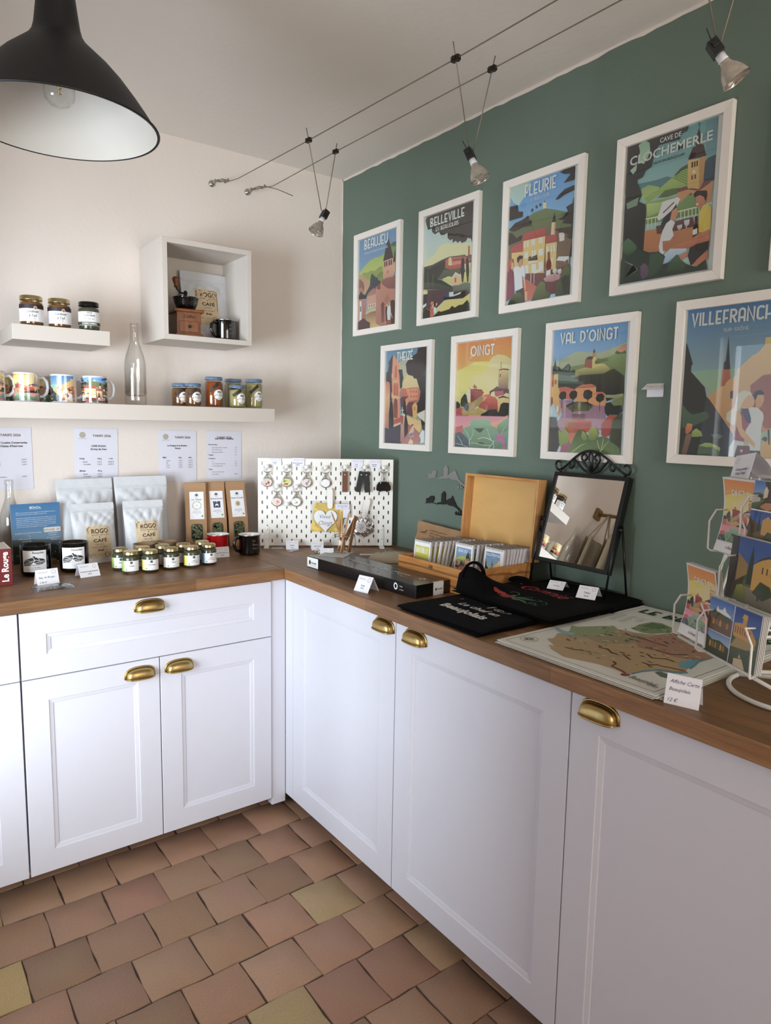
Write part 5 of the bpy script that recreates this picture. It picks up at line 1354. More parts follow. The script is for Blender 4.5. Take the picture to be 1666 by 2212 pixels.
# inside the cube: bag, grinder, mug
pouch('white coffee pouch leaning inside the wall cube', (-.677, -.075, 1.7405), .05, .205, .27, .026, 5, .1, (-.004, .135, .096, .14, '1 kg'))
enamel_mug('black enamel mug at the right inside the wall cube', (-.642, -.165, 1.7405), .25, ENAM, ["It's", 'Beaujolais', 'time!'])
t = thing('coffee_grinder', 'old wooden coffee grinder with black bowl inside the wall cube', 'coffee grinder', (-.8, -.165, 1.7405), -.12)
mb = MB(); mb.box(-.051, .051, -.051, .051, 0, .012); mb.build('base_board', GRIND, t, bevel=.003)
mb = MB(); mb.box(-.056, .056, -.056, .056, .088, .1); mb.build('top_board', GRIND, t, bevel=.004)
mb = MB(); mb.box(-.045, .045, -.045, .045, .01, .09); bd = mb.build('body', GRIND, t, bevel=.002)
mb = MB(BACK(.002, -.0455, 0)); btext(mb, 'Coffee', .017, 0, .068, .0004, 'C', S('2e1a10'), .04, .01, .25); mb.build('lettering', PRINT, bd, fix=False)
mb = MB(); mb.box(-.036, .036, -.049, -.02, .016, .056); dr_ = mb.build('drawer', GRIND, t, bevel=.002)
mb = MB(); mb.lathe([(0,.012),(.004,.011),(.0055,.007),(.003,.003),(.003,0)], 14); mb.map(lambda v: (v[0], -.049-v[2], .036+v[1])); mb.build('knob', BLACKM, dr_)
mb = MB(); mb.lathe([(0,.1),(.03,.1),(.036,.107),(.044,.125),(.0465,.142),(.05,.145),(.0485,.147),(.045,.144),(.042,.126),(.02,.11),(0,.109)], 36); mb.build('bowl', ENAM, t)
mb = MB(); mb.lathe([(.012,.12),(.012,.15),(.006,.155),(.008,.165),(.005,.172),(0,.174)], 14); mb.tube([(0,0,.162),(-.02,-.004,.164),(-.034,-.008,.176),(-.036,-.008,.182)], .0035, 6); mb.tube([(-.03,0,.146),(.03,0,.146)], .003, 6); mb.build('crank', BLACKM, t)
mb = MB(Matrix.Translation((-.036,-.008,.18))); mb.lathe([(0,0),(.008,.001),(.0075,.01),(.012,.022),(.014,.03),(.011,.037),(0,.04)], 18); mb.build('crank_knob', GRIND, t)
# ------------------------------------------------------------------ price lists taped to the wall
def sheet(label, x0, x1, z0, z1, fn, tilt=0):
    w, h = x1-x0, z1-z0
    mb = MB()
    mb.grid(8, 10, lambda u, v: ((u-.5)*w, (v-.5)*h, .0012+.0022*math.sin(u*PI)*math.sin(v*3+1)**2), 0, S('d9d7e2'))
    sub = MB(); fn(sub, w, h)
    sub.map(lambda v: (v[0], v[1], v[2]+.0016+.0022*math.sin((v[0]/w+.5)*PI)*math.sin((v[1]/h+.5)*3+1)**2)); mb.merge(sub)
    o = mb.build('price_list', PRINT, fix=False)
    o.matrix_world = BACK((x0+x1)/2, -.0005, (z0+z1)/2) @ Matrix.Rotation(tilt, 4, 'Z')
    return tag(o, label, 'sign', 'price lists taped under the long shelf')
BR = S('6a4a3a')
def logo(mb, x, y, r=.0095, c='a89a88'):
    mb.poly(disc(x, y, r), .0002, S(c))
    for i in range(3): mb.ribbon(disc(x, y, r*(.3+.22*i), n=14), .0005, .0004, S('dcd6ce'), closed=True)
def tarif(head, rows, logo_=True, tx=.02):
    def fn(mb, w, h):
        if logo_: logo(mb, -w/2+.03, h/2-.026, .011); btext(mb, 'MAISON DU TOURISME', .0032, -w/2+.03, h/2-.041, .0004, 'C', GR, .03)
        btext(mb, 'TARIFS 2026', .0115, tx, h/2-.032, .0004, 'C', BR, .066, .02)
        for (t, s, x, y, al, b) in rows: btext(mb, t, s, x, h/2-y, .0004, al, DK, None, b)
    return fn
sheet('price list headed CAFE ROGO, second sheet from the left edge', -1.176, -1.018, 1.175, 1.396, tarif('', [
    ('CAFE ROGO', .0095, .008, .07, 'C', .03), ('St Igny de Vers', .0095, .008, .082, 'C', .03), ('Grain', .0085, -.062, .117, 'L', .02), ('250 g', .007, .01, .117, 'C', .02), ('1 KG', .007, .052, .117, 'C', .02),
    ('-  Brésil', .0068, -.055, .129, 'L', 0), ('5.90 €', .0065, .01, .129, 'C', 0), ('20.90 €', .0065, .052, .129, 'C', 0), ('-  Colombie', .0068, -.055, .138, 'L', 0), ('5.90 €', .0065, .01, .138, 'C', 0), ('20.90 €', .0065, .052, .138, 'C', 0),
    ('Moulu', .0085, -.062, .163, 'L', .02), ('250 g', .007, .01, .163, 'C', .02), ('-  Brésil', .0068, -.055, .175, 'L', 0), ('5.90 €', .0065, .01, .175, 'C', 0), ('-  Colombie', .0068, -.055, .184, 'L', 0), ('5.90 €', .0065, .01, .184, 'C', 0)]), -.012)
sheet('price list headed Cousins Conserveries, cut off by the left edge', -1.477, -1.318, 1.175, 1.397, tarif('', [
    ('Nos Cousins Conserveries', .0095, .013, .058, 'C', .03), ('Chazay d\'Azergues', .0095, .014, .07, 'C', .03), ('Ail confit', .0062, -.06, .117, 'L', 0), ('Pesto verveine', .0062, -.06, .126, 'L', 0), ('Compote ligne', .0062, -.06, .135, 'L', 0), ('6.30 €', .0062, .052, .117, 'C', 0), ('6.30 €', .0062, .052, .126, 'C', 0), ('4.30 €', .0062, .052, .135, 'C', 0), ('Courgettes', .0062, -.02, .178, 'C', 0), ('4.20 €', .0062, .05, .178, 'C', 0)], True, .012), .005)
sheet('price list for honey headed La Grappe et le Rucher', -.861, -.7035, 1.185, 1.391, tarif('', [
    ('La Grappe et le Rucher -', .0085, 0, .064, 'C', .03), ('Fleurie', .0085, 0, .075, 'C', .03), ('Miel', .0085, -.062, .112, 'L', .02), ('250g', .0065, .008, .112, 'C', .02), ('500g', .0065, .05, .112, 'C', .02)]+
    [(a, .006, -.048, .124+.009*i, 'L', 0) for i, a in enumerate(['Acacia', 'Été', 'Fleurs', 'Forêt'])]+[('6.25 €', .006, .01, .124+.009*i, 'C', 0) for i in range(4)]+[('10.75 €', .006, .052, .124+.009*i, 'C', 0) for i in range(4)]), -.006)
sheet('price list headed GAN EDEN, rightmost sheet beside the pegboard', -.6605, -.504, 1.187, 1.391, tarif('', [
    ('GAN EDEN - Propières', .0085, 0, .036, 'C', .03), ('Pots Aromates', .0065, -.07, .06, 'L', .02), ('Vinaigre', .0065, -.07, .103, 'L', .02), ('Condiment', .0065, -.07, .118, 'L', .02), ('Tisane', .0065, -.07, .163, 'L', .02)]+
    [(a, .0052, -.055, b, 'L', 0) for a, b in [('Thym, Sauge, Romarin, Sarriette', .072), ('Herbes de Provence', .081), ('Mélange du Poissonnier', .091), ('Ail', .131), ('Sel aux Herbes de Provence', .14), ('Sel aromatique maison', .149), ('Savoir de soleil, des nuits', .174), ('Douce Soirée', .184)]]+[(a, .0055, .052, b, 'C', 0) for a, b in [('5 €', .072), ('5 €', .081), ('6 €', .091), ('6 €', .103), ('5 €', .131), ('5 €', .14), ('5 €', .149), ('6.90 €', .184)]], False, 0), -.006)
# ------------------------------------------------------------------ goods on the left worktop
CT = .9183
def tent(label, loc, rz, w, h, rows, a=.48, hand=False, group='folded price cards', lg=True):
    """folded price card standing like a roof; origin under the ridge"""
    t = thing('price_card', label, 'price card', loc, rz, group)
    d = h*math.sin(a); z = h*math.cos(a)
    for s in (-1, 1):
        mb = MB(frame((0, s*d, 0), (1, 0, 0), (0, -s*d, z)))
        mb.box(-w/2, w/2, 0, h, -.0002, .0002, 0, S('eeecf2'))
        if s < 0:
            if lg:
                btext(mb, 'BEAUJOLAIS', h*.13, -w*.4, h*.76, .0004, 'L', S('b0a8a8'), w*.42); mb.ribbon(disc(w*.3, h*.78, h*.12, n=14), h*.04, .0004, S('c8bcb8'), closed=True)
            for i, (tx, sz, yy) in enumerate(rows):
                btext(mb, tx, h*sz, (-w*.4 if hand else 0), h*yy, .0004, 'L' if hand else 'C', INK if hand else DK, None, .0 if hand else .02, .35 if hand else 0)
        mb.build('front_panel' if s < 0 else 'back_panel', PRINT, t, fix=False)
    return t
pouch('tall white coffee pouch behind the blue candle sign, left of the other tall one', (-1.155, -.1, CT), .04, .2, .292, .03, 1, .17, None, 'coffee pouches')
pouch('tall white coffee pouch in the middle of the worktop, right of its twin', (-.953, -.105, CT), -.02, .2, .296, .032, 2, .17, None, 'coffee pouches')
pouch('small labelled coffee pouch at the left, behind the right candle', (-1.152, -.175, CT), .05, .152, .21, .028, 3, .16, (.008, .075, .086, .112), 'coffee pouches')
pouch('small labelled coffee pouch behind the two kraft tubs', (-.975, -.182, CT), -.03, .148, .212, .028, 4, .16, (.004, .082, .086, .112), 'coffee pouches')
# kraft bags of dried herbs
def kraft(label, x, y, rz, w, h, name, pic, lean):
    t = thing('herb_bag', label, 'herb tea bag', (x, y, CT), rz, 'kraft herb bags')
    d = .028
    def fr(v):     # front plane y at height fraction v
        return -d*(1-max(0, (v-.45)/.55)*.93)+lean*v*h
    def bk(v): return d*(1-max(0, (v-.3)/.7)*.96)+lean*v*h
    mb = MB()
    mb.grid(12, 24, lambda u, v: ((u-.5)*w, fr(v)-.002*math.sin(u*PI)*(1-v), v*h))
    mb.grid(6, 24, lambda u, v: ((u-.5)*w, bk(v), v*h))
    for s in (-1, 1):
        mb.grid(4, 24, lambda u, v: (s*(w/2-.007*math.sin(PI*u)*(1-abs(2*v-1)**4)), fr(v)+(bk(v)-fr(v))*u, v*h))
    mb.grid(1, 1, lambda u, v: ((u-.5)*w, fr(0)+(bk(0)-fr(0))*v, 0))
    mb.build('bag', KRAFT, t)
    mb = MB(); mb.box(-w/2-.001, w/2+.001, fr(1)-.004, bk(1)+.004, h-.028, h+.001); mb.map(lambda v: (v[0], v[1]-lean*(h-v[2]), v[2])); mb.build('folded_top', KRAFT, t, bevel=.0008)
    def onf(u0, z0, k=.0008):
        def f(v):
            zz = z0+v[1]; return (u0+v[0], fr(zz/h)-.002*math.sin((u0+v[0]+w/2)/w*PI)*(1-zz/h)-k-v[2], zz)
        return f
    # window with herbs
    mb = MB(); ww, wh = w*.56, h*.27
    q = [(a, b) for a, b in rrect(-ww/2, ww/2, -wh/2, wh/2, .014, 5)]
    mb.add([(0,0,.0015)]+[(a*.8, b*.8, .0012) for a, b in q]+[(a, b, 0) for a, b in q], [(0, 1+i, 1+(i+1) % len(q)) for i in range(len(q))]+[(1+i, 1+(i+1) % len(q), 1+len(q)+(i+1) % len(q), 1+len(q)+i) for i in range(len(q))], 0, WHITE, True)
    r = random.Random(hash(name) % 100)
    for i in range(90):
        x_ = r.uniform(-ww/2+.004, ww/2-.004); y_ = r.uniform(-wh/2+.004, wh/2-.004); a = r.uniform(0, PI); l_ = r.uniform(.003, .008); k_ = l_*.3
        c = S(r.choice(['5a5f3c', '6c7048', '474c30', '343a26', '80805a', '3c4a34']))
        mb.poly([(x_-l_*math.cos(a), y_-l_*math.sin(a)), (x_+k_*math.sin(a), y_-k_*math.cos(a)), (x_+l_*math.cos(a), y_+l_*math.sin(a)), (x_-k_*math.sin(a), y_+k_*math.cos(a))], .0017+.0002*i/90, c, 1)
    mb.map(onf(w*.02, h*.25)); mb.build('window', [HERB, PRINT], t, fix=False)
    mb = MB(); lw, lh = w*.68, h*.41
    mb.grid(4, 6, lambda u, v: ((u-.5)*lw, (v-.5)*lh, .0003), 0, S('eeecf0'), False)
    tr = S('4c5a50'); tx = 0
    mb.poly(disc(tx, lh*.36, .0085, n=18), .0006, tr); mb.poly(disc(tx, lh*.36, .0078, n=18), .0007, S('eeecf0')); mb.poly(disc(tx, lh*.38, .006, .0045, 14), .0008, tr); mb.ribbon([(tx, lh*.36), (tx, lh*.31)], .0015, .0008, tr)
    btext(mb, name, .0085, tx, lh*.19, .0008, 'C', DK, min(lw*.92, .011*len(name)*.5), .01, .1)
    if pic == 0:
        for i in range(16):
            a = i*.39; mb.poly([(.017*math.cos(a), .015*math.sin(a)), (.02*math.cos(a+.2), .018*math.sin(a+.2)), (.013*math.cos(a+.3), .012*math.sin(a+.3))], .0007, S(['8aa066', 'c8a048', '6a7a58'][i % 3]))
        mb.poly(disc(0, 0, .004, n=10), .0007, S('d8d4c8'))
    elif pic == 1:
        c = S('3c4258'); mb.rect(-.014, .014, -.013, .006, .0006, c); mb.poly(disc(0, -.004, .007, n=14), .0007, S('eeecf0')); mb.rect(-.004, .004, -.013, -.004, .0008, c)
        for q in (-.012, -.004, .005, .011): mb.poly(disc(q, .009, .004, n=8), .0007, c)
    else:
        for i in range(14):
            a = i*2*PI/14; mb.poly([(.006*math.cos(a-.2), .006*math.sin(a-.2)), (.014*math.cos(a), .014*math.sin(a)), (.006*math.cos(a+.2), .006*math.sin(a+.2))], .0007, S('8a7a58'))
        mb.poly(disc(0, 0, .0068, n=14), .0008, S('b09a60'))
    for i, s_ in enumerate(['infusion de plantes', 'sélection de la maison', '40 g']): btext(mb, s_, .0038, 0, -lh*.22-i*.0052, .0008, 'C', DK)
    mb.rect(lw*.3, lw*.42, -lh*.42, -lh*.36, .0008, S('7a9a40')); btext(mb, 'Gan Eden', .003, -lw*.44, -lh*.42, .0008, 'L', GR)
    mb.map(onf(w*.05, h*.66)); mb.build('label', PRINT, t, fix=False)
    return t
kraft('kraft herb bag at the left of the three, its label showing a wreath', -.742, -.085, -.3, .082, .262, 'Le Thym', 0, .14)
kraft('kraft herb bag in the middle of the three, its label showing a dark blue gate', -.656, -.085, -.18, .08, .262, 'Gôuermarin', 1, .14)
kraft('kraft herb bag at the right of the three, its label showing a sun', -.566, -.09, -.12, .082, .262, 'Savoir du Soleil', 2, .13)
# kraft tubs
def tub(label, x, y):
    t = thing('kraft_tub', label, 'cardboard tub', (x, y, CT), 0, 'open kraft tubs'); r, h = .037, .066
    mb = MB(); mb.lathe([(0,0),(r,0),(r,h),(r+.0008,h+.001),(r-.0022,h+.001),(r-.0024,.003),(0,.003)], 36); mb.build('tub', CARDB, t)
    mb = MB(); mb.lathe([(r-.001,h-.014),(r+.0006,h-.014),(r+.0006,h-.0135),(r-.001,h-.0135)], 36); mb.build('rim_band', CARDB, t)
tub('open kraft cardboard tub at the left, in front of the small coffee pouch', -1.008, -.262)
tub('open kraft cardboard tub at the right, between coffee pouch and herb bags', -.922, -.25)
# spice jars
def spice(label, x, y, strip, name, turn=0.0, side=False):
    r = .0275
    prof = [(0,.002),(r-.005,.001),(r-.001,.003),(r,.008),(r,.052),(r-.002,.058),(r-.006,.063),(r-.006,.066)]
    t = jar('spice_jar', label, (x, y, CT), 0, prof, (r-.003, .064, .0755), GOLD, [(0,.004),(r-.003,.005),(r-.002,.01),(r-.002,.054),(r-.004,.058),(0,.058)], HERB, 'spice jar', 'spice jars')
    def fn(mb):
        mb.grid(6, 1, lambda u, v: (-.034+u*.016, (v-.5)*.035, .0004), 0, S(strip), False)
        for i in range(5): mb.rect(-.033, -.027, -.012+i*.006, -.011+i*.006, .0006, DK)
        mb.poly(disc(.006, .0115, .0048, n=14), .0006, S('6c746c')); mb.poly(disc(.006, .0122, .0036, .0026, 12), .0007, S('3c443c'))
        for i, s_ in enumerate(name): btext(mb, s_, .0068 if len(name) == 1 else .0045, .007, -.001-i*.0055, .0006, 'C', DK, None, .01, .15)
        mb.rect(-.013, -.008, -.014, -.010, .0006, S('7a9a40')); btext(mb, 'Gan Eden Propières', .0022, -.005, -.0135, .0006, 'L', GR)
    label_mesh(.068, .035, r+.0006, -PI/2-.32+turn, .0275, fn).build('label', PRINT, t, fix=False)
spice('spice jar with green-edged Sauge label, leftmost of the front row', -1.104, -.426, 'a9c86a', ['Sauge'], -.1)
spice('spice jar with yellow-edged Sarriette label, second in the front row', -1.042, -.439, 'e0d878', ['Sarriette'], -.08)
spice('spice jar with pink-edged Thym label, middle of the front row', -.968, -.432, 'ecd4d4', ['Thym'], 0)
spice('spice jar with yellow-edged Herbes de Provence label, fourth in the front row', -.897, -.437, 'e6da70', ['Herbes', 'de Provence'], .05)
spice('spice jar with blue-edged fish-spice label, right end of the front row', -.828, -.424, '86b4dc', ['Mélange', 'du poissonnier'], .05)
spice('spice jar with green-edged label behind the Sauge jar at the left', -1.117, -.352, 'a9c86a', ['Sauge'], -.1)
spice('spice jar in the back row between the Sauge and Sarriette jars', -1.045, -.366, 'd8d4b8', ['Romarin'], -.5)
spice('spice jar with brown-edged label in the back row, left of the pink-edged jar', -.975, -.364, 'b08a5c', ['Origan'], .3)
spice('spice jar in the back row behind the Herbes de Provence jar', -.903, -.374, 'd8d8d0', ['Laurier'], -.9)
spice('spice jar in the back row behind the blue-edged jar', -.826, -.357, 'd8dcd4', ['Estragon'], -.9)
enamel_mug('red enamel mug behind the spice jars, in front of the herb bags', (-.722, -.255, CT), .35, ENAMR)
enamel_mug('black enamel mug on the worktop left of the pegboard', (-.618, -.318, CT), .1, ENAM, ["It's", 'Beaujolais', 'time!'])
# candles
def candle(label, x, y, dark):
    t = thing('candle', label, 'candle', (x, y, CT), 0, 'candles in cut bottles'); r, h = .046, .1
    mb = MB(); mb.lathe([(0,.002),(r-.008,.001),(r-.002,.005),(r,.014),(r,h),(r-.003,h+.0005),(r-.0035,.016),(r-.009,.008),(0,.008)], 44); mb.build('glass', AMBER, t)
    mb = MB(); mb.lathe([(0,.009),(r-.009,.009),(r-.005,.016),(r-.0045,h-.022),(0,h-.022)], 40); mb.build('wax', WAX, t)
    mb = MB(); mb.tube([(0,0,h-.022),(.001,0,h-.006)], .0009, 6); mb.build('wick', PAPER, t)
    def fn(mb):
        b = S('22262c')
        btext(mb, 'Beaujolais', .0095, .012, .025, .0004, 'C', DK, .034, .02)
        mb.cut(0, [i*.006-.036 for i in range(13)])
        base = [(-.034,-.004),(-.03,.004),(-.02,.007),(-.01,.011),(0,.014),(.008,.012),(.016,.009),(.026,.007),(.033,.002),(.033,-.006),(.02,-.011),(0,-.014),(-.02,-.013),(-.034,-.016)]
        sub = MB(); sub.poly(base, .0004, b)
        for p, w_ in (([(-.034,.0),(-.02,.003),(-.008,.0),(.004,.004),(.018,.0),(.033,-.001)], .0016), ([(-.03,-.006),(-.014,-.003),(0,-.006),(.014,-.003),(.033,-.006)], .0016), ([(-.034,-.012),(-.016,-.008),(.0,-.011),(.02,-.008)], .0015), ([(-.004,.013),(.002,.003),(-.004,-.006)], .0015), ([(.01,.011),(.016,.003)], .0013)):
            sub.ribbon(p, w_, .0006, S('f2f0f0'))
        sub.poly([(-.012,-.013),(-.002,-.004),(.008,-.012)], .0007, S('f2f0f0'))
        sub.poly([(-.006,.014),(-.002,.018),(.002,.0165),(.004,.014)], .0006, b)
        sub.cut(0, [i*.006-.036 for i in range(13)]); mb.merge(sub)
        btext(mb, 'LE ROUGE' if dark else 'LE BLANC', .005, .006, -.022, .0004, 'C', DK); btext(mb, 'bougie parfumée artisanale', .0028, .006, -.0265, .0004, 'C', GR); btext(mb, '180 g', .0035, .006, -.031, .0004, 'C', DK)
    label_mesh(.076, .07, r+.0005, -PI/2-.26, .052, fn, 18).build('label', PRINT, t, fix=False)
candle('candle in a cut wine bottle with a Beaujolais label, left of the two', -1.371, -.293, 0)
candle('candle in a cut wine bottle with a Beaujolais label, right of the two', -1.254, -.298, 1)
# blue sign in a wooden foot
t = thing('counter_sign', 'blue printed candle sign with BOUGIE 39 € sticker behind the two candles', 'sign', (-1.333, -.122, CT), .12)
mb = MB(frame((0, 0, .008), (1,0,0), (0,.06,1))); w_, h_ = .162, .208
mb.box(-w_/2, w_/2, 0, h_, -.001, .0, 0, S('e8e8e8'))
for a, b, c1, c2 in ((.62, 1, '3d6f9c', '547fa8'), (.42, .62, '547fa8', '7a9cb8'), (.32, .42, '7a9cb8', '84929e')): mb.rect(-w_/2, w_/2, h_*a, h_*b, .0004, S(c1), 0, S(c2))
mb.poly([(-w_/2, 0), (w_/2, 0), (w_/2, h_*.34), (.04, h_*.37), (-.02, h_*.4), (-w_/2, h_*.41)], .0006, S('5c646a'), 0, S('2e3432'))
mb.poly([(-w_/2, 0), (w_/2, 0), (w_/2, h_*.22), (.05, h_*.3), (.03, h_*.24), (-.02, h_*.28), (-w_/2, h_*.3)], .0007, S('20281f'))
r = random.Random(4)
for i in range(70): mb.poly(disc(r.uniform(-w_/2+.004, w_/2-.004), r.uniform(.003, h_*.22), .0035, n=6), .0008, S(r.choice(['18201a', '2f3a2c', '44503a', '6a6c60', '141a14'])))
Wt = S('f4f6f8')
btext(mb, 'BOnCo.', .0115, 0, h_-.018, .001, 'C', Wt, None, .01); mb.rect(-.02, .02, h_-.021, h_-.0206, .001, Wt)
for i, s_ in enumerate(['BOnCo, est une jeune maison bourguignonne créée en 2020 par un frère et', 'une sœur ayant à cœur de promouvoir le recyclage de nos régions viticoles.', '', 'En donnant à chaque objet une seconde vie aux bouteilles, du vin ou du', 'crémant, nos bougies sont parfumées inspirées du terroir végétales. De la', 'découpe de la bouteille, au coulage de la cire, les bougies BOnCo sont', 'fabriquées à la main et artisanalement en un atelier en Bourgogne.', 'Composées de cires naturelles, nos mèches sont en coton avec des parfums', 'de Grasse sans CMR, sans paraffine et sans colorant.']):
    if s_: btext(mb, s_, .0042, -.064, h_-.032-i*.0062, .001, 'L', Wt, .13 if i not in (1, 8) else .1)
mb.poly(rrect(.022, w_/2-.001, h_*.5, h_*.58, .005), .001, S('e8e2dc')); btext(mb, 'BOUGIE  39 €', .0105, .054, h_*.522, .0013, 'C', S('6c665e'))
btext(mb, 'bouteille de vin transformée en bougie', .006, -.071, h_*.5, .001, 'L', Wt, .086, 0, .2)
for s_, x_, y_ in (('production', .052, .47), ('artisanale', .052, .435), ('bourguignonne', .052, .395), ('100% naturelle', -.04, .4), ('cire de soja', -.035, .365), ('végétale', .055, .36)): btext(mb, s_, .0068, x_, h_*y_, .001, 'C', Wt, None, 0, .2)
mb.ribbon([(-.03, h_*.475), (-.026, h_*.455), (-.019, h_*.445)], .0007, .001, Wt)
sub = MB(); sub.rect(-.0085, .0085, -.006, .006, .0012, S('1c1814')); sub.rect(-.003, .007, -.004, .005, .0014, S('d0c8b8')); sub.poly(disc(-.0085, 0, .003, .006, 12), .0013, S('5a4426'))
mb.merge(sub, Matrix.Translation((.012, h_*.455, 0)) @ Matrix.Rotation(-.6, 4, 'Z'))
mb.build('panel', PRINT, t, fix=False)
mb = MB(); mb.box(-.055, .055, -.022, .0, 0, .016); mb.box(-.055, .055, .006, .03, 0, .016); mb.box(-.055, .055, 0, .006, 0, .0075); mb.build('wooden_foot', SHELFW, t, bevel=.001)
bottle('clear glass bottle standing behind the blue sign at the left edge', (-1.405, -.055, CT), .297)
# red books
def book(label, x0, x1, y0, y1, h, title):
    t = thing('book', label, 'book', ((x0+x1)/2, y0, CT), .0)
    w = x1-x0
    mb = MB(); mb.box(-w/2, w/2, 0, .003, 0, h, 0, S('650d15')); mb.box(-w/2, -w/2+.003, .003, y1-y0, 0, h, 0, S('d6cab6')); mb.box(w/2-.003, w/2, .003, y1-y0, 0, h, 0, S('d6cab6'))
    mb.build('cover', PRINT, t, bevel=.0008)
    mb = MB(); mb.box(-w/2+.003, w/2-.003, .003, y1-y0-.003, .001, h-.0015, 0, S('dcd2c2')); mb.build('pages', PRINT, t)
    if title:
        mb = MB(); btext(mb, title, .026, -.045, -.005, .0004, 'L', S('ecdcd4'), .092, .03)
        mb.map(lambda v: (w/2-.016-v[1], -v[2], .058+v[0])); mb.build('title', PRINT, t, fix=False)
book('thick red book with cream pages and Le Rouge on its spine', -1.535, -1.4585, -.42, -.27, .114, 'Le Rouge')
book('red book standing behind the Le Rouge book at the left edge', -1.565, -1.485, -.24, -.09, .13, None)
tent('folded price card with handwriting in front of the left candle', (-1.369, -.452, CT), .16, .066, .048, [('Bag. de Bougie', .17, .42), ('2.90 €', .17, .1)], .3, True)
tent('folded price card in front of the right candle', (-1.236, -.4, CT), .18, .066, .046, [('Enveloppe bougie Beaujolais', .11, .38), ('39 €', .13, .18)], .5)
tent('folded price card between the red and black enamel mugs', (-.733, -.318, CT), -.1, .054, .04, [('Mug émaillé Beaujolais time', .11, .4), ('15 €', .15, .15)], .25)
# packet of ring coasters
t = thing('plastic_packet', 'flat clear packet of grey rings lying at the worktop edge', 'packet', (-1.366, -.52, CT), -.06)
mb = MB(); r = random.Random(8)
mb.grid(14, 8, lambda u, v: ((u-.5)*.118, (v-.5)*.075+.012*(u-.5), .0065*math.sin(PI*u)**.5*math.sin(PI*v)**.5+.0012*math.sin(u*23+v*9)**2)); mb.grid(1, 1, lambda u, v: ((u-.5)*.118, (v-.5)*.075+.012*(u-.5), .0003)); mb.build('plastic_bag', PLAST, t)
mb = MB()
for k_, rr in ((-.028, .026), (-.01, .027), (.008, .026), (.012, .02)): mb.tube([(k_+rr*math.cos(a), .024*rr/.026*math.sin(a), .003) for a in [2*PI*i/30 for i in range(30)]], .0009, 5, True)
mb.build('rings', STEEL, t)
mb = MB(); mb.box(.012, .04, .012, .028, .004, .0048, 0, S('4c5258')); mb.build('paper_slip', PRINT, t)
# ------------------------------------------------------------------ pegboard across the corner
PU = Vector((.861, -.508, 0)).normalized(); PN = PU.cross(Vector((0,0,1)))
PB0 = Vector((-.519, -.19, .925))
PW, PH = .555, .36
PM = frame(PB0, PU, (0,0,1))
pb = D.objects.new('pegboard', None); COL.objects.link(pb); pb.matrix_world = PM
tag(pb, 'white slotted steel pegboard standing across the corner, hung with keyrings', 'pegboard')
mb = MB()
u0, z0_ = .0075, .012
slots = 0
for k in range(27):
    uc = .0175+.02*k
    zoff = .02 if k % 2 else 0
    zc0 = .019+zoff
    n_ = int((PH-.012-zc0+.02-.008)/.04)
    n_ = 0
    while zc0+.04*n_ < PH-.016: n_ += 1
    for i in range(n_):
        zc = zc0+.04*i
        hole = arc(uc, zc+.005, .0028, .0028, 0, 180, 5)+arc(uc, zc-.005, .0028, .0028, 180, 360, 5)
        out = []
        for (hx, hy) in hole:
            dx, dy = hx-uc, hy-zc
            s_ = min(.01/max(1e-9, abs(dx)), .02/max(1e-9, abs(dy))); out.append((uc+dx*s_, zc+dy*s_))
        m_ = len(hole)
        # rectangle corners are added by the margin quads below
        vs = [(a, b, 0) for a, b in out]+[(a, b, 0) for a, b in hole]+[(a, b, -.0035) for a, b in hole]
        fs = []
        for q in range(m_):
            q2 = (q+1) % m_; fs += [(q, q2, m_+q2, m_+q), (m_+q, m_+q2, 2*m_+q2, 2*m_+q)]
        mb.add(vs, fs)
        for sx in (-1, 1):
            for sy in (-1, 1):
                cand = [p for p in out if (p[0]-uc)*sx > 1e-9 and (p[1]-zc)*sy > 1e-9]
                if not cand: continue
                side = [p for p in out if (p[0]-uc)*sx > 0 and (p[1]-zc)*sy > 0]
                a_ = [p for p in side if abs(abs(p[0]-uc)-.01) < 1e-6]; b_ = [p for p in side if abs(abs(p[1]-zc)-.02) < 1e-6]
                if a_ and b_:
                    pa = max(a_, key=lambda p: abs(p[1]-zc)); pb_ = max(b_, key=lambda p: abs(p[0]-uc))
                    mb.add([(pa[0], pa[1], 0), (uc+sx*.01, zc+sy*.02, 0), (pb_[0], pb_[1], 0)], [(0, 1, 2)])
    top = zc0+.04*n_-.02; bot = zc0-.02
    mb.rect(uc-.01, uc+.01, top, PH, 0); mb.rect(uc-.01, uc+.01, 0, max(0, bot), 0) if bot > 0 else None
mb.rect(0, .0075, 0, PH, 0); mb.rect(.0175+.02*26+.01, PW, 0, PH, 0)
q = rrect(-.0005, PW+.0005, -.0005, PH+.0005, .012, 5); n_ = len(q)
mb.add([(a, b, .0004) for a, b in q]+[(a, b, -.012) for a, b in q], [(i, (i+1) % n_, n_+(i+1) % n_, n_+i) for i in range(n_)])
o = mb.build('board', PEGW, pb, fix=False)
def peg_part(name, mb, mt, **k): return mb.build(name, mt, pb, **k)
for u, lab in ((.036, 'l'), (.51, 'r')):
    mb = MB(); q = rrect(u-.0095, u+.0095, -.003, .082, .0095, 6); mb.prism(q, .0006, .004)
    mb.prism([(u-.0095, -.0065), (u+.0095, -.0065), (u+.0095, 0), (u-.0095, 0)], .0006, .05); f_ = peg_part('foot', mb, PEGW, bevel=.0008)
    mb = MB()
    for zz in (.03, .068): mb.lathe([(0,.0062),(.005,.006),(.0062,.004)], 16, (u, zz, 0))
    mb.build('screw', PEGW, f_)
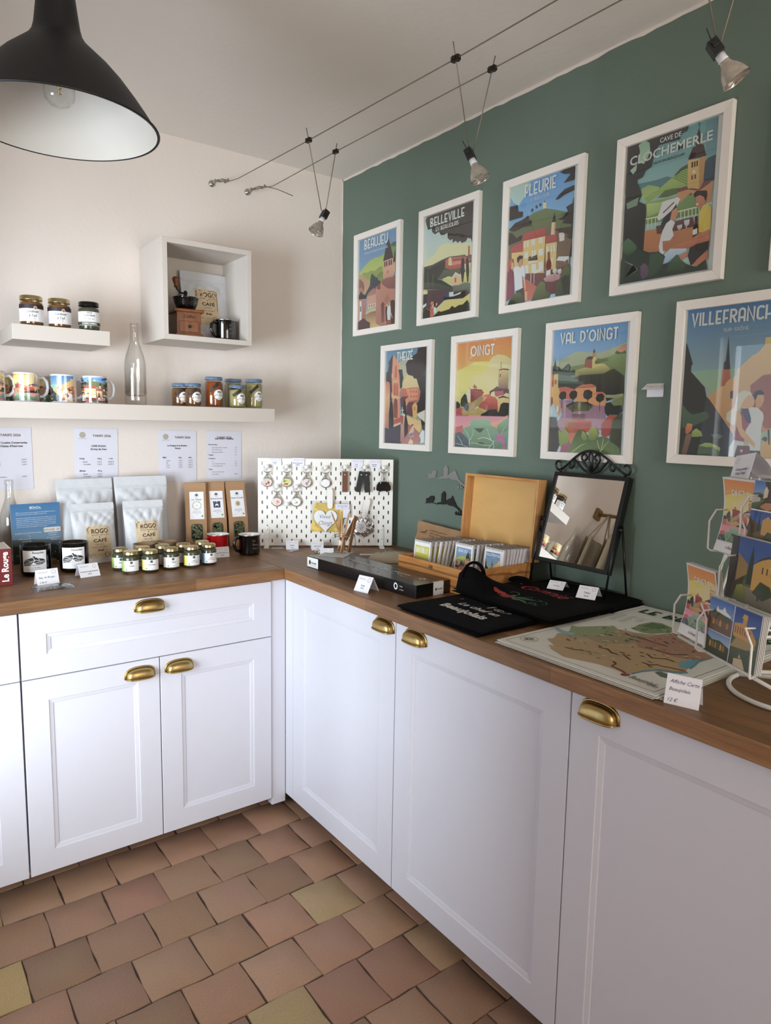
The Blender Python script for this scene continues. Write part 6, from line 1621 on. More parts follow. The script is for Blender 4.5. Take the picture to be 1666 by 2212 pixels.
def hook(u, z):
    mb = MB(Matrix.Translation((u, z, 0)))
    mb.tube([(0,0,-.004),(0,0,.02)], .003, 8); mb.lathe([(0,.026),(.0085,.025),(.0095,.022),(.0085,.0195),(0,.019)], 20)
    return peg_part('hook', mb, PEGW)
def onboard(name, label, cat, u, z, d=.012, group=None, tilt=0):
    t = thing(name, label, cat, (0,0,0), 0, group); t.matrix_world = PM @ Matrix.Translation((u, z, d)) @ Matrix.Rotation(tilt, 4, 'Z')
    return t
def ringpts(r, cy, n=20, ry=None): return [(r*math.sin(2*PI*i/n), cy+(ry or r)*math.cos(2*PI*i/n), 0) for i in range(n)]
def keyring(label, u, z, colr, wide):
    t = onboard('keyring', label, 'keyring', u, z, .012, 'metal keyrings on the pegboard')
    mb = MB(); mb.tube(ringpts(.0145, -.0105), .0017, 8, True); mb.build('split_ring', STEEL, t)
    mb = MB(); mb.tube([(0,-.025,0),(0,-.033,0)], .003, 8); mb.box(-.0045, .0045, -.036, -.031, -.0025, .0025); mb.build('swivel', STEEL, t)
    mb = MB()
    for s in (-1, 1): mb.tube([(0,-.034,.001*s),(s*.008,-.042,.001*s),(s*.0155,-.054,0),(s*.018,-.064,0)], .0021, 7)
    mb.build('loop', STEEL, t)
    mb = MB(Matrix.Translation((0,-.064,0))); mb.lathe([(0,-.003),(.019,-.003),(.02,-.001),(.02,.002),(.0185,.0032),(.0165,.0026),(0,.0026)], 30); md_ = mb.build('medallion', STEEL, t)
    mb = MB(Matrix.Translation((0,-.064,.0028))); mb.add([(0,0,0)]+[(a, b, 0) for a, b in disc(0, 0, .016, n=24)], [(0, 1+i, 1+(i+1) % 24) for i in range(24)], 0, S(colr[0]))
    r = random.Random(int(u*1000+z*99))
    for i in range(9): mb.poly(disc(r.uniform(-.009, .009), r.uniform(-.01, .008), r.uniform(.002, .005), n=7), .0003+.00005*i, S(r.choice(colr)))
    mb.build('picture', GLOSS, md_, fix=False)
for (u, z, l, c, w_) in [(.038, .327, 'keyring with orange picture, leftmost of the upper row', ['d8c8c0', 'c86a4a', '8a3a30', 'f0e8e0'], 0), (.117, .327, 'keyring with green and yellow village picture, second in the upper row', ['d8d090', '7a9a58', 'a84a30', 'c8b870'], 0), (.197, .326, 'keyring with white and brown picture, third in the upper row', ['e0d8d4', '9a8a80', 'c08a80', '5a5050'], 0), (.275, .325, 'plain silver-white keyring, fourth in the upper row', ['f4f2f2', 'dcd8dc', 'f0f0f4'], 0), (.077, .247, 'keyring with pink and white picture, left of the second row', ['f0d8d0', 'd89888', 'f4ece8'], 0), (.156, .247, 'keyring with black sketch on white, right of the second row', ['f2f2ee', '8a8a88', 'f4f4f0', 'b8bcb0'], 0)]:
    hook(u, z); keyring(l, u, z, c, w_)
hook(.118, .174)
for u in (.355, .435, .514): hook(u, .328)
t = onboard('leather_keyring', 'brown leather strap keyring hanging on the pegboard', 'keyring', .355, .328)
mb = MB(); mb.tube(ringpts(.0145, -.009), .0016, 8, True); mb.build('split_ring', STEEL, t)
mb = MB()
mb.box(-.011, .011, -.103, -.018, .001, .0035); mb.box(-.011, .011, -.1, -.018, -.0035, -.001); mb.build('strap', LEATHB, t, bevel=.0006)
mb = MB(); mb.lathe([(0,.0052),(.003,.0048),(.004,.0036)], 14, (0, -.032, 0)); mb.build('rivet', STEEL, t)
t = onboard('leather_keyring', 'pair of black leather strap keyrings hanging on one hook', 'keyring', .437, .328)
mb = MB(); mb.tube(ringpts(.0145, -.009), .0016, 8, True); mb.build('split_ring', STEEL, t)
for a, x_ in ((-.2, -.012), (.06, .006)):
    R_ = Matrix.Translation((x_, -.018, .002*(1 if a > 0 else 0))) @ Matrix.Rotation(a, 4, 'Z')
    mb = MB(R_); mb.box(-.0115, .0115, -.086, 0, .001, .0035); mb.box(-.0115, .0115, -.083, 0, -.0035, -.001); s_ = mb.build('strap', LEATHK, t, bevel=.0006)
    mb = MB(R_); mb.lathe([(0,.0052),(.003,.0048),(.004,.0036)], 14, (0, -.014, 0)); mb.build('rivet', STEEL, s_)
t = onboard('keyring', 'keyring with short chains and a glossy black bell-shaped charm', 'keyring', .514, .33)
mb = MB(); mb.tube(ringpts(.015, -.012), .0016, 8, True); mb.tube(ringpts(.012, -.012), .0014, 8, True); mb.build('split_ring', STEEL, t)
for s in (-1, 0, 1):
    mb = MB()
    for i in range(9):
        c_ = Vector((s*(.004+.0011*i), -.028-i*.0042, .001)); mb.tube([c_+Vector((.0024*math.cos(q_) if i % 2 else 0, .0028*math.sin(q_), 0 if i % 2 else .0024*math.cos(q_))) for q_ in [2*PI*j/8 for j in range(8)]], .0007, 5, True)
    mb.build('chain', STEEL, t)
mb = MB(); mb.prism([(-.02,-.062),(.02,-.062),(.03,-.078),(.031,-.092),(.026,-.099),(-.026,-.099),(-.031,-.092),(-.03,-.078)], -.008, .008); mb.prism([(-.013,-.06),(.013,-.06),(.015,-.07),(-.015,-.07)], -.01, .01)
for s in (-1, 1): mb.box(s*.014-.004, s*.014+.004, -.104, -.098, -.004, .004)
mb.build('charm', ENAM, t, bevel=.002)
def tagcard(label, u, z, w, h, rows, d=.004, tilt=0):
    t = MB(); t.box(-w/2, w/2, -h/2, h/2, 0, .0005, 0, S('e8e6f2'))
    btext(t, 'BEAUJOLAIS', h*.14, -w*.1, h*.25, .0008, 'C', S('a8a4b4'), w*.5); t.ribbon(disc(w*.34, h*.28, h*.12, n=12), h*.03, .0008, S('b8b0b8'), closed=True)
    for i, s_ in enumerate(rows): btext(t, s_, h*.16, -w*.06, -h*.12-i*h*.22, .0008, 'C', DK, None, .02)
    o = t.build('price_tag', PRINT, fix=False); o.matrix_world = PM @ Matrix.Translation((u, z, d)) @ Matrix.Rotation(tilt, 4, 'Z')
    tag(o, label, 'price tag', 'price tags along the pegboard')
tagcard('small price tag at the top left of the pegboard', .071, .346, .048, .027, ['Porte-clés', '6.50 €'])
tagcard('small price tag on the pegboard above the third keyring', .164, .344, .05, .036, ['Porte-clés photo', '5.90 €'])
tagcard('small price tag on the pegboard between the brown and black straps', .405, .341, .048, .036, ['Cuir', '12 €'], .004, -.04)
tagcard('small price tag at the top right of the pegboard', .478, .341, .047, .033, ['Clochette', '9.90 €'], .004, .01)
def clip(u, z0, z1, tilt):
    mb = MB(Matrix.Translation((u, z0, 0)) @ Matrix.Rotation(tilt, 4, 'Z')); h = z1-z0
    mb.prism(rrect(-.011, .011, 0, h, .0105, 6), .016, .019); mb.tube([(0, h-.01, -.004), (0, h-.01, .016)], .003, 8)
    peg_part('clip', mb, PEGW, bevel=.0006)
clip(.294, .156, .24, 0); clip(.4335, .118, .2, -.22)
t = onboard('cloth_packet', 'yellow cloth in a clear bag with a white heart tag, clipped to the pegboard', 'packet', .298, .178, .004)
mb = MB(); mb.grid(12, 12, lambda u, v: ((u-.5)*.155-.006, -.12+v*.13, .003+.006*math.sin(PI*u)**.6*math.sin(PI*v)**.6+.0012*math.sin(u*17+v*11))); mb.build('plastic_bag', PLAST, t)
mb = MB(); mb.poly([(-.082,-.118),(.045,-.122),(.055,-.004),(-.062,.002)], .0005); mb.grid(10, 10, lambda u, v: (-.08+u*.125+.012*v, -.117+v*.112, .002+.003*math.sin(u*9+v*5)**2+.002*math.sin(v*14)**2)); mb.build('cloth', YELLOW, t)
mb = MB(); hp = []
for i in range(40):
    a = 2*PI*i/40; hp.append((.0035*16*math.sin(a)**3*.85-.022, .0033*(13*math.cos(a)-5*math.cos(2*a)-2*math.cos(3*a)-math.cos(4*a))-.068))
mb.prism(hp, .009, .012, 0, S('e8e8ec')); btext(mb, 'Vivez', .022, -.045, -.062, .0125, 'L', S('4a4a50'), None, -.01, .3); btext(mb, 'Oingt', .026, -.05, -.09, .0125, 'L', S('7a5a40'), None, -.01, .3); mb.build('heart_tag', PRINT, t, fix=False)
mb = MB(); mb.box(.018, .076, -.026, -.002, .012, .0125, 0, S('dcd9e6')); btext(mb, 'Sac en coton Oingt', .005, .047, -.012, .013, 'C', DK); btext(mb, '8 €', .005, .047, -.02, .013, 'C', DK); mb.box(.05, .078, -.06, -.026, .011, .0113, 0, S('e4e2ec')); mb.build('paper_slip', PRINT, t, fix=False)
t = onboard('foil_packet', 'crumpled silver foil packet with a round label, clipped right of the pencils', 'packet', .432, .088, .006)
mb = MB(); r = random.Random(5); ph = [r.uniform(0, 6) for _ in range(5)]
def blob(u, v, s=1):
    a = 2*PI*u; R_ = (.043+.004*math.sin(3*a+ph[0])+.003*math.sin(7*a+ph[1]))*v
    return (R_*math.cos(a), R_*math.sin(a)*1.05-.006, .011*(1-v**3)+.004*math.sin(9*a+ph[2])*v*(1-v)*3+.0025*math.sin(23*v+5*a))
mb.grid(48, 10, blob); mb.grid(24, 1, lambda u, v: ((.043*math.cos(2*PI*u))*v, .043*math.sin(2*PI*u)*v-.006, .0))
mb.poly([(-.008,.034),(.012,.034),(.02,.052),(-.012,.055)], .006); mb.build('foil', FOILB, t)
mb = MB(); mb.add([(-.01,-.008,.0165)]+[(x_, y_, .0155) for x_, y_ in disc(-.01, -.008, .023, n=24)], [(0, 1+i, 1+(i+1) % 24) for i in range(24)], 0, S('e6e0e4'))
for i, s_ in enumerate(['Biscuits', 'artisanaux', 'du Beaujolais', '100 g']): btext(mb, s_, .0055, -.01, .002-i*.0065, .0172, 'C', DK)
mb.build('label', PRINT, t, fix=False)
# ------------------------------------------------------------------ small things under the pegboard
def flatcard(name, label, cat, x, y, rz, w, d, h, col, rows=(), z=CT, mt=None, group=None):
    mb = MB(); mb.box(-w/2, w/2, -d/2, d/2, 0, h, 0, S(col))
    for i, s_ in enumerate(rows): btext(mb, s_, d*.2, 0, d*.12-i*d*.26, h+.0003, 'C', DK)
    o = mb.build(name, mt or PRINT, None, (x, y, z), (0, 0, rz), fix=False)
    return tag(o, label, cat, group)
def sachet(label, x, y, rz, w, d, col):
    t = thing('sachet', label, 'sachet', (x, y, CT), rz, 'small flat sachets')
    mb = MB(); mb.grid(10, 6, lambda u, v: ((u-.5)*w, (v-.5)*d, .0008+.006*math.sin(PI*u)**.6*math.sin(PI*v)**.6)); mb.grid(1, 1, lambda u, v: ((u-.5)*w, (v-.5)*d, .0004)); mb.build('bag', PLAST, t)
    mb = MB(); mb.box(-w*.36, w*.36, -d*.3, d*.3, .0008, .0022, 0, S(col)); btext(mb, 'Magnet', d*.2, 0, 0, .0026, 'C', DK); mb.build('paper_insert', PRINT, t, fix=False)
sachet('flat white sachet beside the left foot of the pegboard', -.468, -.262, -.45, .065, .036, 'e2e2e4')
sachet('flat sachet in front of the left price card under the pegboard', -.437, -.345, .35, .058, .03, 'dcdce0')
tent('folded price card under the left part of the pegboard', (-.421, -.3, CT), -.42, .05, .038, [('Sachet', .16, .42), ('2 €', .16, .16)], .45)
tent('folded price card under the pegboard, left of the pencil jar', (-.339, -.362, CT), -.45, .05, .038, [('Badge Oingt', .14, .42), ('3 €', .14, .16)], .55)
t = thing('badge_stack', 'round tin badges lying left of the pencil jar', 'badge', (-.366, -.43, CT), 0)
mb = MB(); mb.lathe([(0,0),(.021,0),(.0225,.002),(.021,.004),(0,.0045)], 26); mb.build('badge', STEEL, t)
mb = MB(); mb.lathe([(0,.005),(.0195,.005),(.021,.0065),(.019,.0085),(0,.0095)], 26, (.003, .002, 0)); mb.build('badge', STEEL, t)
tent('folded price card at the far end of the black game box', (-.384, -.51, CT), -.5, .052, .032, [('Crayon', .18, .3)], .2)
flatcard('price_card', 'flat price card lying right of the pencil jar, behind the black box', 'price card', -.225, -.565, -.55, .07, .03, .0006, 'dcdae2', ['Crayons 1 €'])
# pencil jar
JX, JY, JR = -.292, -.488, .044
t = thing('pencil_jar', 'ribbed clip-top glass jar full of pencils in front of the pegboard', 'jar', (JX, JY, CT))
mb = MB(); n_ = 72
prof = [(0,.003),(.036,.002),(.042,.004),(.044,.01),(.044,.058),(.041,.066),(.037,.07),(.037,.075),(.04,.077),(.04,.083),(.037,.084)]
vs = []
for (r_, z_) in prof:
    for i in range(n_):
        a = 2*PI*i/n_; k_ = r_+(.0011 if (.008 < z_ < .06 and i % 3 == 0) else 0); vs.append((k_*math.cos(a), k_*math.sin(a), z_))
mb.add(vs, [(j*n_+i, j*n_+(i+1) % n_, (j+1)*n_+(i+1) % n_, (j+1)*n_+i) for j in range(1, len(prof)-1) for i in range(n_)], smooth=True); mb.lathe([(0,.003),(.036,.002)], 36); mb.build('glass', GLASS, t)
mb = MB(); mb.tube([(.0385*math.cos(a), .0385*math.sin(a), .072) for a in [2*PI*i/40 for i in range(40)]], .0012, 6, True); mb.tube([(.0385,-.006,.072),(.047,-.008,.066),(.048,-.008,.045),(.046,.0,.03),(.048,.008,.045),(.047,.008,.066),(.0385,.006,.072)], .0011, 6)
mb.tube([(-.0385,0,.072),(-.046,0,.07),(-.047,0,.06)], .0011, 6); mb.build('wire_clasp', STEEL, t, rot=(0, 0, -.6))
def stickobj(name, label, cat, tip, foot, r, kind, group=None):
    a = Vector(foot); b = Vector(tip); t = thing(name, label, cat, a, 0, group); v = b-a; L_ = v.length; R_ = v.to_track_quat('Z', 'X').to_matrix().to_4x4()
    if kind == 'pencil':
        mb = MB(R_); mb.lathe([(0,0),(r,0),(r,L_-.016),(.0013,L_-.004)], 6, smooth=False); mb.build('barrel', PENCIL, t)
        mb = MB(R_); mb.lathe([(.0014,L_-.0045),(.0002,L_),(0,L_)], 6); mb.build('lead', LEAD, t)
    else:
        mb = MB(R_); mb.box(-.009, .009, -.002, .002, 0, L_); b_ = mb.build('stick', STICK, t, bevel=.001)
        if kind == 'text':
            mb = MB(R_ @ frame((0, -.0022, L_*.5), (0, 0, 1), (-1, 0, 0))); btext(mb, 'VANILLA', .011, 0, -.004, .0003, 'L', S('3a2416'), .07, .02); mb.build('lettering', PRINT, b_, fix=False)
    return t
for tip, ft, lab in [((-.353, -.49, 1.089), (-.272, -.47, .926), 'pencil leaning furthest left in the glass jar'), ((-.322, -.49, 1.093), (-.297, -.47, .926), 'pencil second from the left in the glass jar'), ((-.311, -.5, 1.089), (-.303, -.5, .926), 'upright pencil in the middle of the glass jar'), ((-.296, -.48, 1.087), (-.312, -.48, .926), 'pencil right of the upright one in the glass jar'), ((-.268, -.49, 1.084), (-.318, -.505, .926), 'pencil leaning right in the glass jar, beside the lettered stick')]:
    stickobj('pencil', lab, 'pencil', tip, ft, .0034, 'pencil', 'pencils in the glass jar')
stickobj('wooden_stick', 'flat wooden stick with burnt lettering standing in the pencil jar', 'stick', (-.245, -.5, 1.06), (-.285, -.515, .926), 0, 'text')
stickobj('wooden_stick', 'plain flat wooden stick leaning furthest right in the pencil jar', 'stick', (-.222, -.475, 1.06), (-.29, -.46, .926), 0, 'plain')
# black boxed game
t = thing('boxed_game', 'long flat black box with white script lettering on the worktop', 'box', (-.548, -.645, CT), 0)
A_ = math.atan2(-1, .06)
W_, L_, T_ = .138, .58, .04
# local frame: X towards the wall, Y away from the corner
M0 = frame((0, 0, 0), (0, -1, 0), (1, 0, 0)); M0 = Matrix.Rotation(.06, 4, 'Z') @ M0
KB = S('121214'); 
mb = MB(M0); mb.box(0, L_, 0, W_, 0, T_, 0, KB); mb.build('box', GLOSS, t, bevel=.0008)
mb = MB(M0 @ Matrix.Translation((0, 0, T_+.0008)))
r = random.Random(2); x_ = .13; pts = []
while x_ < .47:
    pts.append((x_, .08+r.uniform(-.012, .016)-.03*(x_-.13)/.34)); x_ += r.uniform(.006, .014)
mb.ribbon(pts, .0018, .0, S('dcdcdc'))
btext(mb, 'Madeleinoix des Monts', .019, .14, .072, .0001, 'L', S('e6e6e8'), .33, .004, .35)
btext(mb, 'EDITION LIMITEE BEAUJOLAIS', .006, .31, .108, .0001, 'L', S('d0d0d0'), .075)
mb.ribbon(disc(.525, .075, .009, .009, 18), .004, .0001, S('e0e0e0'), closed=True); btext(mb, 'made in Lyon', .004, .49, .074, .0001, 'L', S('9a9a9a'))
mb.build('top_print', PRINT, t, fix=False)
mb = MB(M0 @ frame((0, -.0004, 0), (1, 0, 0), (0, 0, 1)))
mb.rect(.0, .068, .002, .037, 0, S('f0eeec')); mb.rect(.012, .022, .012, .022, .0002, DK); mb.poly([(.011,.022),(.017,.029),(.023,.022)], .0002, DK); btext(mb, 'Bontable', .009, .027, .016, .0002, 'L', DK, .03, .03); btext(mb, 'Jeux et puzzles', .004, .027, .01, .0002, 'L', DK, .03)
mb.ribbon(disc(.488, .022, .007, .009, 16), .004, .0002, S('f0f0f0'), closed=True); mb.rect(.502, .5026, .01, .032, .0002, S('8a8a8a')); btext(mb, 'Made', .006, .507, .023, .0002, 'L', S('e8e8e8')); btext(mb, 'in Lyon', .006, .507, .013, .0002, 'L', S('e8e8e8'))
mb.build('side_print', PRINT, t, fix=False)
mb = MB(M0 @ frame((L_+.0005, 0, 0), (0, 1, 0), (0, 0, 1))); mb.rect(.07, .113, 0, T_, 0, S('e8e6e6')); mb.rect(.078, .084, .014, .022, .0002, DK); btext(mb, 'Bontable', .007, .087, .016, .0002, 'L', DK, .022, .02)
mb2 = MB(M0 @ Matrix.Translation((0, 0, T_+.0005))); mb2.rect(L_-.006, L_+.0005, .07, .113, 0, S('e8e6e6')); mb.merge(mb2); mb.build('paper_seal', PRINT, t, fix=False)
o = flatcard('price_card', 'large flat card lying on the far end of the black box', 'price card', -.462, -.688, -.95, .1, .066, .0008, 'c6c2bc', ['Affiche puzzle'], CT+T_+.0006)
tent('folded price card standing in front of the black box', (-.578, -1.06, CT), -PI/2+.2, .06, .052, [('Puzzle', .12, .36), ('59 €', .12, .2)], .5)
# beige pouch
t = thing('linen_pouch', 'round natural linen pouch with black lettering behind the black box', 'pouch', (-.205, -.7, CT), -.5)
mb = MB(); mb.grid(40, 10, lambda u, v: (.095*math.cos(2*PI*u)*math.sin(PI/2*(1-v)+1e-3)*1.0, .075*math.sin(2*PI*u)*math.sin(PI/2*(1-v)+1e-3), .034*math.sin(PI/2*v)**1.2+.0025*math.sin(2*PI*u*5)*v*(1-v)*2+.001)); mb.build('pouch_body', LINEN, t)
mb = MB()
btext(mb, 'La bonne adresse', .016, 0, .01, 0, 'C', DK, .1, .02); btext(mb, 'du Beaujolais', .02, 0, -.012, 0, 'C', DK, .11, .02)
def onp(v):
    q = math.sqrt((v[0]/.095)**2+(v[1]/.075)**2); k_ = max(0, 1-q); vv = 1-math.asin(min(1, q))/(PI/2)
    return (v[0], v[1], .034*math.sin(PI/2*vv)**1.2+.0035)
mb.map(onp); mb.build('lettering', PRINT, t, fix=False)
# ------------------------------------------------------------------ wooden box of notebooks
BX0, BX1, BY0, BY1 = -.37, -.095, -1.29, -.948
t = thing('wooden_box', 'hinged wooden box with its lid propped open, full of spiral notebooks', 'box', ((BX0+BX1)/2, (BY0+BY1)/2, CT))
M_ = Matrix.Translation((-(BX0+BX1)/2, -(BY0+BY1)/2, 0))
hgt = .077
mb = MB(M_); mb.box(BX0, BX0+.009, BY0, BY1, 0, hgt); mb.build('front_board', woodmat('pine_front', 'cf9655', 'b9783f', '6e3c1c', 1, None, .5, .8, 10), t, bevel=.0012)
mb = MB(M_); mb.box(BX0+.009, BX1, BY0, BY0+.009, 0, hgt); mb.build('side_board', PINE, t, bevel=.0012)
mb = MB(M_); mb.box(BX0+.009, BX1, BY1-.009, BY1, 0, hgt); mb.build('side_board', PINE, t, bevel=.0012)
mb = MB(M_); mb.box(BX1-.009, BX1, BY0+.009, BY1-.009, 0, hgt); mb.build('back_board', PINE, t)
mb = MB(M_); mb.box(BX0+.009, BX1-.009, BY0+.009, BY1-.009, .002, .007); mb.build('bottom_board', PLY, t)
mb = MB(M_); mb.box(BX0-.002, BX0, -1.128, -1.11, hgt-.02, hgt-.008); mb.tube([(BX0-.002, -1.119, hgt-.012), (BX0-.007, -1.119, hgt-.01)], .0025, 8); mb.build('latch', BRASS, t)
# lid: hinged at the back top edge, leaning to the wall
LA = math.radians(4.5)
LM = M_ @ frame((BX1-.0, BY1, hgt), (0, -1, 0), (math.sin(LA), 0, math.cos(LA)))
LW, LH, LD = BY1-BY0, .268, .042
lid = D.objects.new('lid', None); COL.objects.link(lid); lid.parent = t
for nm, q in (('lid_side', (0, .009, 0, LH)), ('lid_side', (LW-.009, LW, 0, LH)), ('lid_top', (.009, LW-.009, LH-.009, LH)), ('lid_bottom', (.009, LW-.009, 0, .009))):
    mb = MB(LM); mb.box(q[0], q[1], q[2], q[3], -LD, 0); mb.build(nm, PINEV if nm == 'lid_side' else PINE, lid, bevel=.001)
mb = MB(LM); mb.box(.009, LW-.009, .009, LH-.009, -LD+.001, -LD+.005); mb.build('lid_panel', PLY, lid)
mb = MB(LM); mb.box(LW-.001, LW+.006, .105, .12, -.03, -.022); mb.tube([(LW, .112, -.026), (LW+.012, .118, -.026)], .002, 6); mb.tube([(LW+.004, .108, -.026), (LW+.012, .1, -.02)], .002, 6); mb.build('lid_hook', BLACKM, lid)
# notebooks
def nb_cover(key):
    mb = MB(); w_, h_ = .084, .118
    mb.rect(-w_/2, w_/2, 0, h_, 0, S('f2f0ee'))
    if key == 'brouilly':
        mb.rect(-.036, .036, .006, .1, .0002, S('cdc85a'), 0, S('d8d470')); mb.poly([(-.036,.006),(.036,.006),(.036,.03),(.02,.045),(-.01,.05),(-.036,.038)], .0004, S('8a8c3a'))
        for q_ in (-.02, 0, .018): mb.ribbon(arc(q_, .03, .016, .016, 20, 160, 8), .002, .0006, S('3c4020'))
        stext(mb, 'BROUILLY', -.03, .03, .076, .018, S('f4f2e8'), .0006); stext(mb, 'MONT', -.01, .01, .095, .003, S('f4f2e8'), .0006)
    else:
        (x0, x1, y0, y1), _, T = ART[key]; k_ = .072/(x1-x0)
        z, T = art(mb, key, .0002, -(x0+x1)/2*k_, .053-(y0+y1)/2*k_, k_*.98)
        art_titles(mb, T, z+.0001, -(x0+x1)/2*k_, .053-(y0+y1)/2*k_, k_*.98)
    return mb
def notebook(label, key, x, y, tilt, group):
    t = thing('spiral_notebook', label, 'notebook', (x, y, CT+.008), 0, group)
    R_ = Matrix.Rotation(tilt, 4, 'Y') @ frame((0, 0, 0), (0, -1, 0), (0, 0, 1))
    mb = MB(R_); mb.box(-.042, .042, 0, .118, -.0075, -.0004, 0, S('e4e0e8')); 
    for q_ in range(3): mb.box(-.0421, -.042, .001, .117, -.0065+q_*.002, -.0058+q_*.002, 0, S('b8b4bc')); mb.box(.042, .0421, .001, .117, -.0065+q_*.002, -.0058+q_*.002, 0, S('b8b4bc'))
    mb.build('pages', PRINT, t)
    c = nb_cover(key); c2 = MB(R_); c2.merge(c, R_); c2.build('cover', PRINT, t, fix=False)
    mb = MB(R_)
    for i in range(12):
        xx = -.036+i*.0065; mb.tube([(xx+.0009*math.cos(a), .116+.0055*math.sin(a), -.004+.0062*math.cos(a)) for a in [2*PI*j/9 for j in range(9)]], .0007, 4, True)
    mb.build('spiral', DSTEEL, t)
    return t
rows_ = [('brouilly', -1.002, 11, -.318, .0165, 'yellow BROUILLY', 'left row of notebooks'), ('beaujeu', -1.12, 8, -.238, .0152, 'blue BEAUJEU', 'middle row of notebooks'), ('ville', -1.236, 9, -.215, .0118, 'grey VILLEFRANCHE', 'right row of notebooks')]
ORD = ['', 'first', 'second', 'third', 'fourth', 'fifth', 'sixth', 'seventh', 'eighth', 'ninth', 'tenth', 'eleventh', 'twelfth']
for key, yy, n_, x_, st, nm, grp in rows_:
    p0 = None; r = random.Random(len(key))
    for i in range(n_):
        tl = .08 if i == 0 else .12+(.24 if key != 'ville' else .2)*min(1, i/8)+r.uniform(-.012, .012)
        lb = nm+' spiral notebook at the front of its row in the wooden box' if i == 0 else ORD[i]+' spiral notebook behind the '+nm+' one in the wooden box'
        if p0 is None: p0 = notebook(lb, key, x_, yy, tl, grp); t0 = tl
        else: dup(p0, (x_, yy+r.uniform(-.002, .002), CT+.008), (0, tl-t0, r.uniform(-.03, .03)), lb, grp)
        x_ += st
# kraft envelope behind the box, white card
t = thing('kraft_envelope', 'crumpled brown kraft envelope leaning on the wall behind the notebooks', 'envelope', (-.052, -.76, CT), 0)
M_ = Matrix.Rotation(.14, 4, 'Y') @ frame((0, 0, 0), (0, -1, -.04), (0, -.04, 1))
mb = MB(M_); ef = lambda u, v: ((u-.5)*.3+.02, v*.128, .002*math.sin(u*21+v*7)+.002*math.sin(v*17-u*6)); mb.grid(24, 12, ef); mb.grid(24, 12, lambda u, v: (ef(u, v)[0], ef(u, v)[1], ef(u, v)[2]-.004)); mb.build('envelope', KRAFT, t, fix=True)
mb = MB(M_); C = S('3a2c22')
mb.ribbon([(-.09,.088),(-.075,.09),(-.062,.1)], .0025, .0045, C); btext(mb, 'LE BEAUJOLAIS', .006, -.105, .084, .0045, 'L', C, .04)
for i, s_ in enumerate(['Carte postale du pays des pierres dorées', 'à garder ou à offrir selon son envie', 'POCHETTE']): btext(mb, s_, .008, -.045, .1-i*.011, .0045, 'L', C, .1 if i < 2 else .03)
mb.rect(.025, .042, .03, .085, .0045, S('c8bcac')); mb.build('print', PRINT, t, fix=False)
flatcard('price_card', 'small white card tucked behind the left end of the wooden box', 'price card', -.152, -.925, 0, .05, .001, .045, 'e4e2ec')
# ------------------------------------------------------------------ two skyline magnets on the green wall
MAG = [(-.1241,-.0101),(-.1175,-.0084),(-.1171,.0103),(-.1098,.0102),(-.1028,.0138),(-.0986,.006),(-.0963,.0186),(-.0855,.0232),(-.0691,.0229),(-.067,.0108),(-.0763,-.0025),(-.0517,-.0053),(-.0439,.0004),(-.0254,.0043),(-.0247,.0374),(-.0164,.0406),(-.0156,.0469),(-.003,.0459),(-.0059,.0415),(-.0006,.0396),(-.0003,.0075),(.0057,.0143),(.0209,.0209),(.036,.0275),(.0382,.0352),(.0431,.0281),(.0491,.0185),(.0598,.0052),(.0626,-.0006),(.078,-.0092),(.0985,-.0222),(.1027,-.0295),(.0900,-.0330),(.0845,-.0235),(.0682,-.0136),(.0477,-.0056),(.0323,-.0054),(.022,-.0048),(.0063,-.0002),(-.004,-.004),(-.0197,-.0049),(-.0357,-.0055),(-.0489,-.0086),(-.0734,-.0051),(-.0898,-.0067),(-.123,-.0115)]
def star(cx, cy, r_): return [(cx+(r_ if i % 2 == 0 else r_*.45)*math.sin(i*PI/5), cy+(r_ if i % 2 == 0 else r_*.45)*math.cos(i*PI/5)) for i in range(10)]
for lab, zz, yy, mt in (('black village skyline magnet with three stars on the green wall, lower of two', 1.129, -.763, MAGB), ('grey village skyline magnet with three stars on the green wall, upper of two', 1.23, -.773, MAGS)):
    mb = MB(SIDE(0, 0, 0)); mb.prism(MAG, .0008, .004)
    for cx in (.062, .075, .088): mb.prism(star(cx, -.0305, .0085), .0008, .004)
    mb.prism([(-.088,-.006),(-.086,-.006),(-.086,.012),(-.088,.012)], .0008, .003)
    tag(mb.build('skyline_magnet', mt, None, (-.0002, yy, zz), fix=True), lab, 'wall decoration', 'skyline magnets')
# small price card stuck between two posters
t = thing('price_card', "small folded white card stuck to the wall right of the VAL D'OINGT poster", 'price card', (0, -1.6375, 1.556))
mb = MB(SIDE(-.001, 0, 0)); mb.box(-.026, .026, -.037, 0, 0, .0006, 0, S('eceaf0')); mb.build('back_panel', PRINT, t)
mb = MB(SIDE(-.0018, 0, 0) @ Matrix.Rotation(-1.0, 4, 'X')); mb.box(-.026, .026, -.032, 0, 0, .0006, 0, S('e0dcdc')); btext(mb, 'Affiche Beaujolais 30x40', .0042, 0, -.018, .001, 'C', DK, .04); btext(mb, '25 €', .0042, 0, -.024, .001, 'C', DK); mb.build('flap', PRINT, t, fix=False)
